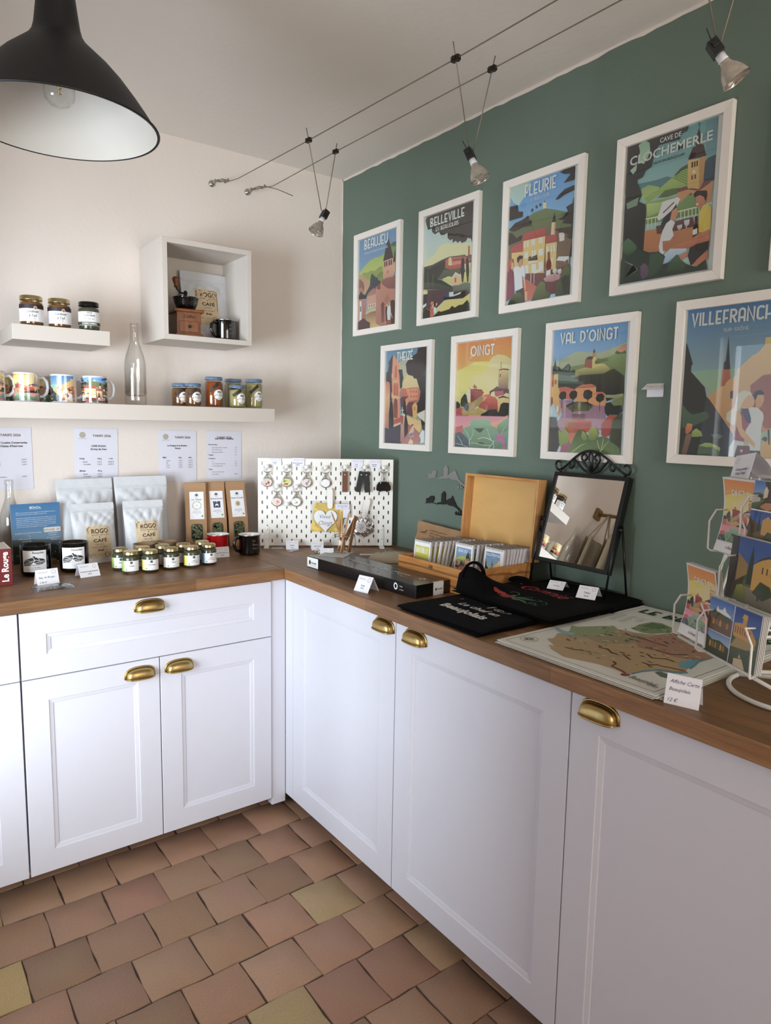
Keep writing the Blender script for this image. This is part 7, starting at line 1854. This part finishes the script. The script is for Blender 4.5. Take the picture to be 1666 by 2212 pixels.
# ------------------------------------------------------------------ table mirror
MY = -1.4555
t = thing('table_mirror', 'black framed tilting table mirror with scrolled iron crest', 'mirror', (-.07, MY, CT+.022))
MM = Matrix.Translation((.07, -MY, -CT-.022)) @ frame((-.11, MY, 1.013), (0, -1, 0), (.08, 0, .277)); w_, h_, b_ = .273, .2885, .0125
mb = MB(MM)
for q in ((-w_/2, w_/2, 0, b_), (-w_/2, w_/2, h_-b_, h_), (-w_/2, -w_/2+b_, b_, h_-b_), (w_/2-b_, w_/2, b_, h_-b_)): mb.box(q[0], q[1], q[2], q[3], -.022, .002)
mb.box(-w_/2+.004, w_/2-.004, .004, h_-.004, -.02, -.004); mb.build('frame', BLACKM, t, bevel=.001)
mb = MB(MM); mb.rect(-w_/2+b_-.001, w_/2-b_+.001, b_-.001, h_-b_+.001, -.001); mb.build('mirror_glass', MIRR, t, fix=False)
def spiral(cx, cy, r0, r1, a0, a1, n=22): return [(cx+(r0+(r1-r0)*i/n)*math.cos(math.radians(a0+(a1-a0)*i/n)), cy+(r0+(r1-r0)*i/n)*math.sin(math.radians(a0+(a1-a0)*i/n)), -.008) for i in range(n+1)]
mb = MB(MM @ Matrix.Translation((0, h_, .004)) @ Matrix.Rotation(.42, 4, 'X') @ Matrix.Diagonal((1, 1.15, 1, 1)))
main = [(x_, .006+.054*math.cos(x_/.115*PI/2)**1.2 if abs(x_) < .115 else .006, -.008) for x_ in [i*.115/12 for i in range(-12, 13)]]
mb.tube(main, .0034, 8)
for s in (-1, 1):
    mb.tube([(s*.115, .006, -.008), (s*.126, .003, -.008)]+[(s*a, b, c) for a, b, c in spiral(.124, .0165, .0135, .011, -90, 130)], .0034, 8)
    mb.tube([(s*a, b, c) for a, b, c in spiral(.0775, .019, .004, .0125, 420, 100, 20)]+[(s*.06, .0335, -.008), (s*.045, .021, -.008), (s*.03, .0085, -.008), (s*.015, .0035, -.008), (0, .0025, -.008)], .0034, 8)
    mb.tube([(0, .004, -.008), (s*.018, .018, -.008), (s*.0325, .036, -.008)]+[(s*a, b, c) for a, b, c in spiral(.0225, .041, .0115, .006, -20, 270)], .0034, 8)
    mb.tube([(0, .004, -.008), (s*.005, .025, -.008), (s*.0075, .045, -.008), (s*.004, .052, -.008), (0, .054, -.008)], .0034, 8)
    mb.tube([(s*.118, -.002, -.008), (s*.118, .006, -.008)], .0035, 8)
mb.build('crest', BLACKM, t)
for s in (-1, 1):
    yy = s*.1415; mb = MB()
    mb.tube([(-.053, -yy, .001), (-.012, -yy, .21), (.012, -yy, .21), (.051, -yy, .001)], .0032, 8); mb.build('stand_leg', BLACKM, t)
    mb = MB(); mb.tube([(-.002, -yy, .2), (-.002, -yy+s*.01, .2)], .0045, 10); mb.lathe([(0,0),(.0045,0),(.0065,.004),(.0045,.009),(0,.01)], 14); mb.v[-70:] = [Vector((-.002+v[0], -yy-s*v[2], .2+v[1])) for v in mb.v[-70:]]; mb.build('pivot_knob', BLACKM, t)
mb = MB(); mb.tube([(.051, -.1415, .003), (.051, .1415, .003)], .003, 8); mb.build('rear_bar', BLACKM, t)
# ------------------------------------------------------------------ black cloth goods
CLOTH_TOP = []
def onto(v, dz=.0012):
    near = sorted(((p[0]-v[0])**2+(p[1]-v[1])**2, p[2]) for p in CLOTH_TOP)[:4]
    ws = [1/(d+1e-7) for d, _ in near]
    return (v[0], v[1], sum(w_*z for w_, (_, z) in zip(ws, near))/sum(ws)+dz+v[2])
def folded(name, label, cat, corners, z0, thick, mt, seed, hump=None, layers=3, group=None):
    """folded cloth: rounded stack of layers between four corners (counter-clockwise)"""
    c = [Vector(p) for p in corners]; cx = sum((p for p in c), Vector((0, 0)))/4
    t = thing(name, label, cat, (cx.x, cx.y, z0), 0, group); r = random.Random(seed)
    for L in range(layers):
        sh = [Vector((r.uniform(-.008, .008), r.uniform(-.008, .008))) if L < layers-1 else Vector((0, 0)) for _ in c]
        q = [p+s for p, s in zip(c, sh)]; zb = thick*L/layers; zt = thick*(L+1)/layers-.0006; ph = [r.uniform(0, 6) for _ in range(4)]
        def pt(u, v, top, e=1.0):
            a = q[0].lerp(q[1], u); b = q[3].lerp(q[2], u); p = a.lerp(b, v)-cx
            wob = .003*math.sin(7*u+ph[0])+.003*math.sin(6*v+ph[1])
            p = p*(1+.01*math.sin(9*(u+v)+ph[2]))
            ed = min(u, 1-u, v, 1-v); k = min(1, ed/.04)**.5 if top else 0
            z = zb+(zt-zb)*(.25+.75*k)+(wob*.35*k if L == layers-1 else 0) if top else zb
            if hump and L == layers-1 and top: z += hump(p.x+cx.x, p.y+cx.y)*k
            return (p.x, p.y, z)
        mb = MB(); n = 30
        if L == layers-1: CLOTH_TOP[:] = [pt(i/60, j/60, True) for i in range(61) for j in range(61)]
        mb.grid(n, n, lambda u, v: pt(u, v, True)); mb.grid(n, n, lambda u, v: pt(u, v, False))
        rim = [(i/n, 0) for i in range(n)]+[(1, i/n) for i in range(n)]+[(1-i/n, 1) for i in range(n)]+[(0, 1-i/n) for i in range(n)]
        vs = [pt(u, v, True) for u, v in rim]+[pt(u, v, False) for u, v in rim]; m_ = len(rim)
        mb.add(vs, [(i, (i+1) % m_, m_+(i+1) % m_, m_+i) for i in range(m_)], smooth=True)
        mb.build('top_layer' if L == layers-1 else 'folded_layer', mt, t)
    return t
t = folded('black_tray_cloth', 'folded black cloth lying under the table mirror', 'cloth', [(-.2, -1.285), (-.19, -1.665), (-.003, -1.645), (-.003, -1.3)], CT, .02, CLOTH, 21)
t = folded('folded_apron', 'dark folded apron printed Le chef en Beaujolais at the worktop edge', 'apron', [(-.628, -1.283), (-.618, -1.612), (-.405, -1.6), (-.378, -1.285)], CT, .016, NAVY, 22)
mb = MB(FLAT(-.508-t.location.x, -1.46-t.location.y, 0, -PI/2)); Wc = S('d8d4d0')
btext(mb, 'Le chef en', .036, -.075, .015, 0, 'L', Wc, .15, .02, .2); btext(mb, 'Beaujolais', .044, -.095, -.035, 0, 'L', Wc, .17, .035)
mb.map(onto).build('lettering', PRINT, t, fix=False)
mb = MB(FLAT(-.508-t.location.x, -1.46-t.location.y, 0, -PI/2))
mb.ribbon([(.0, .055), (.004, .075)], .004, 0, Wc); mb.ribbon(disc(.005, .078, .005, .006, 10), .0016, 0, Wc, closed=True)
mb.ribbon(disc(.035, .066, .016, .009, 14), .0018, 0, Wc, closed=True); mb.ribbon([(.022, .058), (.05, .058)], .0018, 0, Wc); mb.ribbon([(.058, .055), (.07, .072), (.076, .07), (.07, .062)], .0018, 0, Wc); mb.ribbon([(.024,.06),(.03,.072),(.036,.06),(.042,.072)], .0016, 0, Wc)
mb.map(onto).build('emblem', PRINT, t, fix=False)
mb = MB(FLAT(-.508-t.location.x, -1.46-t.location.y, 0, -PI/2)); mb.poly(disc(-.115, .063, .0035, n=8), 0, S('a83240')); mb.poly(disc(-.11, .066, .0025, n=8), .0002, S('d8d8d8'))
mb.map(onto).build('hem_dot', PRINT, t, fix=False)
def hump(x, y):
    d1 = ((x+.382)/.05)**2+((y+1.31)/.055)**2; d2 = ((x+.3)/.09)**2+((y+1.345)/.03)**2
    return .062*math.exp(-d1)+.016*math.exp(-d2)+.006*math.sin(x*40+y*31)*math.exp(-((y+1.3)/.15)**2)
t = folded('tote_bag', 'crumpled black tote bag with red lettering and embroidered grapes', 'bag', [(-.405, -1.262), (-.437, -1.665), (-.175, -1.672), (-.1, -1.335)], CT+.0165, .014, CLOTH, 23, hump)
tx, ty = t.location.x, t.location.y
for (cx, cy, z0, w1, h1, a) in ((-.372, -1.318, .05, .032, .045, .5), (-.2, -1.345, .02, .03, .012, 1.1)):
    pts = [(cx-tx+math.cos(a)*w1*math.cos(q_), cy-ty+math.sin(a)*-w1*math.cos(q_), z0+h1*math.sin(q_)) for q_ in [PI*i/14 for i in range(15)]]
    mb = MB(); mb.tube(pts, .009, 8, flat=.35); mb.build('handle', CLOTH, t)
# embroidery, lettering runs away from the corner and towards the wall
RD = S('a02c34'); GN = S('2f7a56')
mb = MB(FLAT(-.325-tx, -1.482-ty, 0, -PI/2+.06))
r = random.Random(6)
for i in range(34):
    a = r.uniform(0, 1); x_ = -.1+a*.066; y_ = -.012+r.uniform(-1, 1)*(.004+.017*a); mb.ribbon(disc(x_, y_, .0055, n=9), .0026, .0002*(i % 3), RD, closed=True)
for P_ in ([(-.04,-.01),(-.025,.006),(0,.012),(.026,.004),(.005,-.008),(-.04,-.01)], [(-.035,-.014),(-.02,-.036),(-.004,-.04),(.005,-.03),(-.01,-.02),(-.035,-.014)], [(-.01,-.018),(.015,-.024),(.04,-.042),(.012,-.034),(-.01,-.018)]):
    mb.ribbon(P_, .0028, .0003, GN); mb.poly(P_[:-1], .0001, S('205c40'))
for P_ in ([(-.04,-.008)]+[(-.055+.014*math.cos(a), .02+.012*math.sin(a)) for a in [i*.4-1 for i in range(12)]], [(.01,.006)]+[(.035+.012*math.cos(a), .012+.009*math.sin(a)) for a in [3+i*.5 for i in range(12)]]+[(.06,.016),(.075,.0),(.066,-.014)], [(.03,-.02)]+[(.045+.01*math.cos(a), -.026+.009*math.sin(a)) for a in [2.5-i*.5 for i in range(12)]]+[(.065,-.03),(.06,-.04)], [(-.02,.01),(-.012,.026),(-.0,.03),(.006,.022)]): mb.ribbon(P_, .002, .0003, GN)
mb.map(onto).build('embroidery', PRINT, t, fix=False)
mb = MB(FLAT(-.325-tx, -1.452-ty, 0, -PI/2-.06)); btext(mb, 'Gamnié', .062, -.085, .088, .0003, 'L', RD, .18, .002, .5); mb.poly(disc(-.1, .11, .003, n=8), .0003, RD); mb.map(onto).build('lettering', PRINT, t, fix=False)
tent('folded price card on the black cloth below the mirror, left one', (-.152, -1.452, CT+.034), -PI/2+.35, .05, .034, [('Tote bag', .15, .4)], .9)
tent('folded price card on the black cloth below the mirror, right one', (-.165, -1.575, CT+.034), -PI/2+.3, .056, .042, [('Tablier', .16, .42), ('25 €', .16, .16)], .75)
# ------------------------------------------------------------------ stack of maps
MX, MYY = -.615, -1.661
def mapsheet(name, label, dx, dy, rz, z, printed, group):
    mb = MB(); mb.box(0, .42, 0, .587, 0, .0011, 0, S('dedcd4'))
    if printed:
        mb.M = Matrix.Translation((0, 0, .0012)); G_ = S('3c4440')
        for q in ([(.014,.014),(.406,.014)], [(.406,.014),(.406,.573)], [(.406,.573),(.014,.573)], [(.014,.573),(.014,.014)]): mb.ribbon(q, .0012, .0001, G_)
        for i, (c, q) in enumerate(MAPART):
            v = [int(t_)/10000 for t_ in q.split()]; mb.poly(list(zip(v[::2], v[1::2])), .0002+i*5e-5, S(c))
        for q in MAPLINES: mb.ribbon([(a/10000, b/10000) for a, b in zip(q[::2], q[1::2])], .0042, .0009, S('6a3a30'))
        r = random.Random(12)
        for i in range(150):
            x_ = .07+r.random()*.27; y_ = .08+r.random()*.36
            if (x_-.2)**2/.02+(y_-.24)**2/.03 > 1: continue
            a = r.uniform(-.3, .3); l_ = r.uniform(.004, .014); mb.ribbon([(x_, y_), (x_+l_*math.cos(a), y_+l_*math.sin(a))], r.uniform(.0015, .004), .001+i*4e-6, S(r.choice(['d8ceb4', '4c4636', '5c4030', 'e0d8c4', '6e7850', '38332c'])))
        stext(mb, 'LE BEAUJOLAIS', .034, .386, .512, .042, S('24402f'), .0004, .22)
        mb.rect(.034, .386, .503, .5036, .0004, G_)
        mb.ribbon(disc(.04, .066, .021, n=24), .0009, .0004, G_, closed=True); mb.ribbon(disc(.04, .066, .012, n=18), .0009, .0004, G_, closed=True)
        for i in range(8):
            a = i*PI/4; l_ = .02 if i % 2 == 0 else .011; mb.poly([(.04+l_*math.cos(a), .066+l_*math.sin(a)), (.04+.004*math.cos(a+.5), .066+.004*math.sin(a+.5)), (.04+.004*math.cos(a-.5), .066+.004*math.sin(a-.5))], .0005, G_)
        for i in range(9):
            for j in range(3 if i < 5 else 2): btext(mb, ['Anse', 'Beaujeu', 'Chénas', 'Fleurie', 'Juliénas', 'Lamure', 'Létra', 'Oingt', 'Odenas'][(i+j*4) % 9], .0062, .012+i*.001+j*.028+.012, .455-i*.009, .0005, 'L', G_)
        btext(mb, 'Beaujolais', .026, .33, .04, .0006, 'L', S('6a665c'), .06, 0, .3); btext(mb, 'Lyon', .016, .375, .035, .0006, 'L', G_, .022, 0, .4); btext(mb, 'Saône', .009, .385, .12, .0006, 'L', G_, .02, 0, .3)
    o = mb.build(name, PRINT, None, (MX+dx, MYY+dy, z), (0, 0, -PI/2+rz), fix=False)
    return tag(o, label, 'map', group)
for i, (dx, dy, rz) in enumerate([(.006, -.012, .006), (-.004, .004, -.004), (.003, -.009, .003), (-.003, -.003, -.002), (.004, -.006, .004), (0, .002, -.003)]):
    mapsheet('map_print', 'blank-edged map sheet lying under the illustrated map, '+['lowest of the stack', 'second from the bottom', 'third from the bottom', 'fourth from the bottom', 'fifth from the bottom', 'just below the top sheet'][i], dx, dy, rz, CT+i*.0013, False, 'stacked map sheets')
mapsheet('map_print', 'illustrated Beaujolais map sheet on top of the stack', 0, 0, 0, CT+6*.0013, True, None)
tent('white handwritten price card standing in front of the maps', (-.588, -2.12, CT), -1.27, .062, .056, [('Affiche Carte du', .17, .72), ('Beaujolais', .17, .46), ('          12 €', .17, .1)], .3, True, lg=False)
# ------------------------------------------------------------------ postcard rack
RP = Vector((-.439, -2.029, 0)); RE = Vector((-.471, -.882, 0)).normalized()
RM = frame(RP, RE, (0, 0, 1))
t = thing('postcard_rack', 'white wire postcard rack on a round base at the right edge', 'rack', (0, 0, 0)); t.matrix_world = RM
BZ = CT+.005
ctr = RM.inverted() @ Vector((-.365, -2.222, BZ))
mb = MB(); mb.tube([(ctr.x+.118*math.cos(a), BZ, ctr.z+.118*math.sin(a)) for a in [2*PI*i/48 for i in range(48)]], .0048, 10, True); mb.build('base_ring', WIREW, t)
for a in (.62, .62+2*PI/3, .62+4*PI/3):
    mb = MB(); mb.tube([(ctr.x+.116*math.cos(a), BZ+.001, ctr.z+.116*math.sin(a)), (ctr.x, BZ+.03, ctr.z)], .0046, 10); mb.build('base_spoke', WIREW, t)
mb = MB(); mb.tube([(ctr.x, BZ+.02, ctr.z), (ctr.x, 1.36, ctr.z)], .0055, 12); mb.build('post', WIREW, t)
mb = MB(); mb.tube([(-.004, 1.0, .012), (.35, .996, .012)], .0035, 8); mb.tube([(.03, 1.343, -.075), (.34, 1.343, -.075)], .0032, 8)
for s in (.05, .075, .155, .225, .3): mb.tube([(s, .998, .008), (s+.015, 1.343, -.075)], .0026, 8)
mb.tube([(.03, 1.0, .01), (ctr.x, 1.04, ctr.z)], .003, 8); mb.tube([(.03, 1.34, -.075), (ctr.x, 1.34, ctr.z)], .003, 8)
mb.build('frame', WIREW, t)
def pocket(s0, s1, z0, z1, o0, o1, dep=.022):
    """one wire pocket: two stepped side arms and a floor wire"""
    mb = MB(); zt = z0+.085
    for s, k in ((s0, -1), (s1, 1)):
        mb.tube([(s+k*.0, zt, o1), (s-k*.022*0-k*.018, zt, o0+.0), (s-k*.02, zt, o0+dep), (s-k*.0, zt-.025, o0+dep), (s-k*.0, z0+.004, o0+dep), (s-k*.004, z0, o0+dep-.004), (s-k*.018, z0, o0-.004)], .0021, 8)
    mb.tube([(s0+.01, z0, o0+.006), (s1-.01, z0, o0+.006)], .002, 8)
    mb.build('pocket', WIREW, t)
TIER = [('L', 0, .105, 1.008, .004), ('L', .024, .128, 1.187, -.045), ('R', .103, .255, 1.004, .016), ('R', .118, .27, 1.112, -.012), ('R', .128, .28, 1.226, -.04)]
for k_, s0, s1, z0, o in TIER: pocket(s0-.004, s1+.004, z0, 0, o, o-.02)
def photo(mb, x0, x1, y0, y1, z, kind, seed):
    """small printed holiday photo: sky, hills, stone buildings, trees"""
    r = random.Random(seed); W_ = x1-x0; H_ = y1-y0
    sky = {'day': ('3f6fb4', 'a8c4dc'), 'deep': ('27488c', '4f7cb8'), 'pale': ('6a8ab4', 'd8dce0'), 'dusk': ('c8c8a0', 'ece0b0')}[kind]
    mb.rect(x0, x1, y0, y1, z, S(sky[0]), 0, S(sky[1]))
    def pp(q, c, k, c2=None): mb.poly([(x0+min(1, max(0, a))*W_, y0+min(1, max(0, b))*H_) for a, b in q], z+k*4e-5, S(c), 0, S(c2) if c2 else None)
    pp([(0,0),(1,0),(1,.5),(.8,.58),(.5,.52),(.25,.6),(0,.55)], '4c5a44', 1, '2c3a24'); pp([(0,0),(1,0),(1,.3),(.6,.4),(.2,.34),(0,.4)], '5a6a30', 2, '38461c')
    return pp
def card(label, lr, s0, z0, o, fn, w_, h_, lean, seed):
    c = thing('postcard', label, 'postcard', (0, 0, 0), 0, 'postcards in the wire rack')
    M_ = RM @ Matrix.Translation((s0, z0+.0025, o)) @ Matrix.Rotation(-lean, 4, 'X'); c.matrix_world = M_
    mb = MB(); mb.box(0, w_, 0, h_, -.0006, 0, 0, S('ecebe8')); fn(mb, w_, h_, seed)
    cuts = [h_*i/10 for i in range(1, 10)]
    if lr == 'L': mb.cut(1, cuts); mb.map(lambda v: (v[0], v[1], v[2]-.012*math.sin(PI*v[1]/h_)))
    mb.build('print', GLOSS, c, fix=False)
    mb = MB(); 
    for i in range(4): mb.box(.001*i, w_+.0006*i, .0005*i, h_+.0004*i, -.0035-.0025*i-.0012, -.0035-.0025*i, 0, S('e2e0dc'))
    if lr == 'L': mb.cut(1, cuts); mb.map(lambda v: (v[0], v[1], v[2]-.012*math.sin(PI*v[1]/h_)))
    mb.build('cards_behind', PRINT, c, fix=False)
    return c
def oingt_card(mb, w_, h_, seed):
    (x0, x1, y0, y1), _, T = ART['oingt']; k_ = (w_-.008)/(x1-x0)
    cx = w_/2-(x0+x1)/2*k_; cy = .022+(h_-.026)/2-(y0+y1)/2*k_
    z, T = art(mb, 'oingt', .0003, cx, cy-.004, k_, (.004, w_-.004, .022, h_-.004))
    for t_, a, b, y, h, c_, f in T: stext(mb, t_, cx+a*k_, cx+b*k_, h_-.034, h*k_*.9, S(c_), z+.0002)
    btext(mb, 'Le Beaujolais', .0085, w_/2, .008, .0004, 'C', DK, .032, 0, .3)
def two(mb, w_, h_, seed):
    m_ = .5*w_; mb.rect(0, w_, 0, h_, .0002, S('ece8e4'))
    pp = photo(mb, .0, m_-.001, h_*.42, h_, .0003, 'day', 1); pp([(0,0),(1,0),(1,.5),(.7,.4),(.5,.56),(.3,.42),(0,.5)], '6a5034', 4); pp([(.1,.55),(.9,.42),(.95,.5),(.6,.58),(.3,.68)], '4a5434', 5); pp([(.3,.68),(.34,.8),(.4,.7),(.55,.72),(.62,.84),(.7,.7),(.9,.62),(.9,.56),(.3,.62)], 'e8e4e0', 6)
    for i in range(5): pp([(.2+.14*i,.2+.03*(i % 2)),(.3+.14*i,.2),(.3+.14*i,.34),(.25+.14*i,.4),(.2+.14*i,.34)], ['a87a4c','8c6238','b88a58','7a5634','a07848'][i], 7)
    pp = photo(mb, .0, m_-.001, 0, h_*.41, .0003, 'pale', 2); pp([(0,0),(1,0),(1,.55),(.6,.7),(.3,.62),(0,.78)], '44542c', 4, '242e16'); 
    for i in range(6): pp([(.2+.11*i,.3),(.28+.11*i,.3),(.28+.11*i,.52),(.24+.11*i,.6),(.2+.11*i,.5)], ['b08a4c','8c6a38','a07c44','6a5228','b89050','94703c'][i], 6)
    pp = photo(mb, m_+.001, w_, 0, h_, .0003, 'deep', 3); pp([(0,0),(1,0),(1,.6),(.7,.62),(.4,.5),(0,.55)], '4c5a28', 4, '2e3a14'); pp([(.05,.5),(.05,.72),(.35,.76),(.35,.84),(.5,.84),(.5,.74),(.7,.7),(.9,.56),(.9,.45),(.3,.46)], 'c8934c', 6); pp([(.3,.84),(.35,.92),(.5,.92),(.52,.84)], 'd0a058', 7); pp([(0,.3),(.6,.34),(.9,.4),(.9,.48),(.2,.5)], 'a0884c', 7); pp([(.2,0),(.2,.12),(.5,.16),(.6,.06),(.65,0)], 'c8b088', 8); pp([(.35,.16),(.4,.24),(.46,.16)], 'b89c70', 8)
    for i in range(7): pp([(.1+.09*i,.56),(.13+.09*i,.56),(.13+.09*i,.68),(.1+.09*i,.68)], '7a4c20', 9)
def village(mb, w_, h_, seed):
    pp = photo(mb, 0, w_, 0, h_, .0003, 'deep', 5)
    pp([(0,0),(1,0),(1,.3),(.5,.25),(0,.3)], '8a8068', 3, '5c5444'); pp([(0,.02),(.3,.1),(.32,.55),(.12,.7),(0,.72)], '3a3024', 4); pp([(.16,.3),(.36,.45),(.36,.6),(.16,.75)], '9a7c48', 5)
    pp([(.46,.24),(.46,.62),(.6,.74),(.72,.78),(.86,.74),(.92,.62),(.96,.3),(.8,.2)], 'd0a052', 6); pp([(.44,.62),(.6,.76),(.72,.81),(.88,.77),(.94,.62),(.86,.73),(.72,.77),(.6,.72)], '3c3430', 7)
    pp([(.36,.3),(.38,.7),(.41,.9),(.44,.7),(.46,.3)], '24341e', 8); pp([(0,0),(0,1),(.12,1),(.14,.5),(.1,.2),(.16,0)], '2e2a26', 9)
    for a in (.62, .7, .78): pp([(a,.52),(a+.02,.52),(a+.02,.62),(a,.62)], '4a3420', 9)
    pp([(.16,.02),(.2,.24),(.3,.28),(.38,.18),(.36,.02)], '8a9040', 9, '4a5420'); pp([(.5,.2),(.62,.4),(.8,.36),(.86,.24),(.7,.12)], '34401e', 10); pp([(.6,.1),(.63,.1),(.63,.22),(.6,.22)], '2e3040', 11)
def four(mb, w_, h_, seed):
    mb.rect(0, w_, 0, h_, .0002, S('f0eeec')); g_ = .0012
    pp = photo(mb, 0, w_*.5-g_, h_*.5+g_, h_, .0003, 'day', 7); pp([(.4,1),(.5,.4),(.3,0),(.75,0),(.72,.5),(1,.9),(1,1),(.8,1),(.66,.7),(.58,1)], '3a2c20', 4); pp([(.3,.1),(.6,.0),(1,.15),(.9,.3),(.5,.26)], 'b87a48', 5); pp([(.4,.4),(.55,.46),(.56,.7),(.46,.84),(.4,.7)], 'e0d0b0', 6); pp([(0,.2),(.3,.3),(.3,.42),(0,.5)], 'c8c0b4', 5)
    pp = photo(mb, w_*.5+g_, w_, h_*.5+g_, h_, .0003, 'pale', 8); pp([(0,0),(1,0),(1,.55),(.5,.6),(0,.58)], '3a3c3c', 4, '4c3c34')
    for i in range(12): pp([(.06*i+.1,.1+.05*(i % 4)),(.06*i+.16,.1+.05*(i % 4)),(.06*i+.14,.2+.05*(i % 4))], ['8a7a8a', '6a5a5a', 'b0a0a8'][i % 3], 5)
    pp = photo(mb, 0, w_*.5-g_, 0, h_*.5-g_, .0003, 'deep', 9); pp([(0,0),(1,0),(1,.3),(0,.3)], '6c5838', 3); pp([(0,.1),(.4,.3),(.4,.5),(0,.75)], '54401f', 4); pp([(.5,.2),(.5,.7),(.7,.86),(.86,.7),(.9,.2)], 'c89848', 5); pp([(.34,.3),(.38,.96),(.44,.3)], '22301c', 6); pp([(.6,.1),(.75,.34),(.95,.3),(.95,.0),(.7,0)], '3c4420', 7)
    pp = photo(mb, w_*.5+g_, w_, 0, h_*.5-g_, .0003, 'dusk', 10); pp([(0,0),(1,0),(1,.5),(.5,.58),(0,.55)], '4a6428', 4, '2c401a'); pp([(.1,.75),(.25,.78),(.25,.82),(.1,.8)], '7a7a70', 5)
card('portrait OINGT postcard at the lower left of the wire rack', 'L', .0, 1.008, .018, oingt_card, .1, .148, .06, 0)
card('portrait OINGT postcard at the upper left of the wire rack', 'L', .026, 1.187, -.031, oingt_card, .1, .148, .06, 0)
card('postcard with a castle and a hilltop village, lowest right pocket of the rack', 'R', .106, 1.006, .026, two, .148, .105, .08, 0)
card('postcard with a sunlit round stone church, middle right pocket of the rack', 'R', .117, 1.114, -.002, village, .148, .118, .08, 0)
card('postcard of four photos with a white cross, top right pocket of the rack', 'R', .128, 1.228, -.03, four, .148, .108, .08, 0)
def curl(label, s, z, o, rows, k=1):
    c = thing('price_card', label, 'price card', (0, 0, 0), 0, 'folded cards clipped on top of the rack'); c.matrix_world = RM @ Matrix.Translation((s, z, o)) @ Matrix.Rotation(.16, 4, 'Z')
    mb = MB(); mb.box(-.03, .03, 0, .062, -.0002, .0002, 0, S('e8e6ec'))
    for i, (s_, y_) in enumerate(rows): btext(mb, s_, .0065, .004, y_, .0006, 'C', DK, None, .02)
    mb.ribbon(disc(-.018, .05, .005, n=12), .0008, .0005, S('c8c0c0'), closed=True)
    mb.map(lambda v: (v[0], v[1], v[2]-.022*(v[1]/.062)**1.5)); mb.build('front_panel', PRINT, c, fix=False)
    mb = MB(); mb.grid(4, 8, lambda u, v: (-.03+u*.06, .062-v*.05+.004*math.sin(PI*v), -.022-.035*math.sin(v*PI*.5)), 0, S('dcdae4')); mb.build('back_panel', PRINT, c, fix=False)
curl('curled price card reading Carte postale on top of the rack, left one', .058, 1.322, -.05, [('Carte postale', .03), ('Série Oingt', .022), ('2 €', .006)])
curl('curled price card on top of the rack at the right edge', .222, 1.322, -.05, [('Carte', .03), ('Beaujolais', .022), ('1 €', .006)])
flatcard('price_card', 'white price card at the right edge of the worktop, almost out of the photo', 'price card', -.55, -2.42, -PI/2+.2, .06, .001, .05, 'ecebf0')
# ------------------------------------------------------------------ the part of the room seen in the mirror
bottle('clear glass bottle on the long shelf, seen only in the table mirror', (-1.66, -.13, 1.4835))
t = thing('wooden_rod', 'wooden rod with hanging linen bags, seen only in the table mirror', 'rod', (-1.925, 0, 2.0))
mb = MB(); mb.tube([(0, -.02, 0), (0, -.56, .0)], .011, 12); mb.build('rod', SHELFW, t)
mb = MB(); mb.box(-.028, .028, -.022, -.001, -.035, .035); mb.build('bracket', SHELFW, t, bevel=.003)
for k_, yy in enumerate((-.1, -.24, -.4)):
    b_ = thing('linen_bag', 'linen bag hanging from the wooden rod, '+['nearest the wall', 'middle of three', 'furthest from the wall'][k_]+', seen in the mirror', 'bag', (-1.925, yy, 2.0), 0, 'hanging linen bags')
    for s in (-1, 1):
        mb = MB(); mb.tube([(.013*s, 0, .0), (.012*s, .0, .012), (0, 0, .0145)] if False else [(-.09, .02*s, -.2), (-.03, .006*s, -.06), (0, .004*s, .014), (.03, .006*s, -.06), (.09, .02*s, -.2)], .006, 6, flat=.3); mb.build('strap', LINEN, b_)
    mb = MB()
    for s in (-1, 1): mb.grid(16, 12, lambda u, v: ((u-.5)*.24, s*(.022+.012*math.sin(u*15+k_))*math.sin(PI*(.15+.7*u)), -.2-v*.34))
    mb.build('bag_body', LINEN, b_)
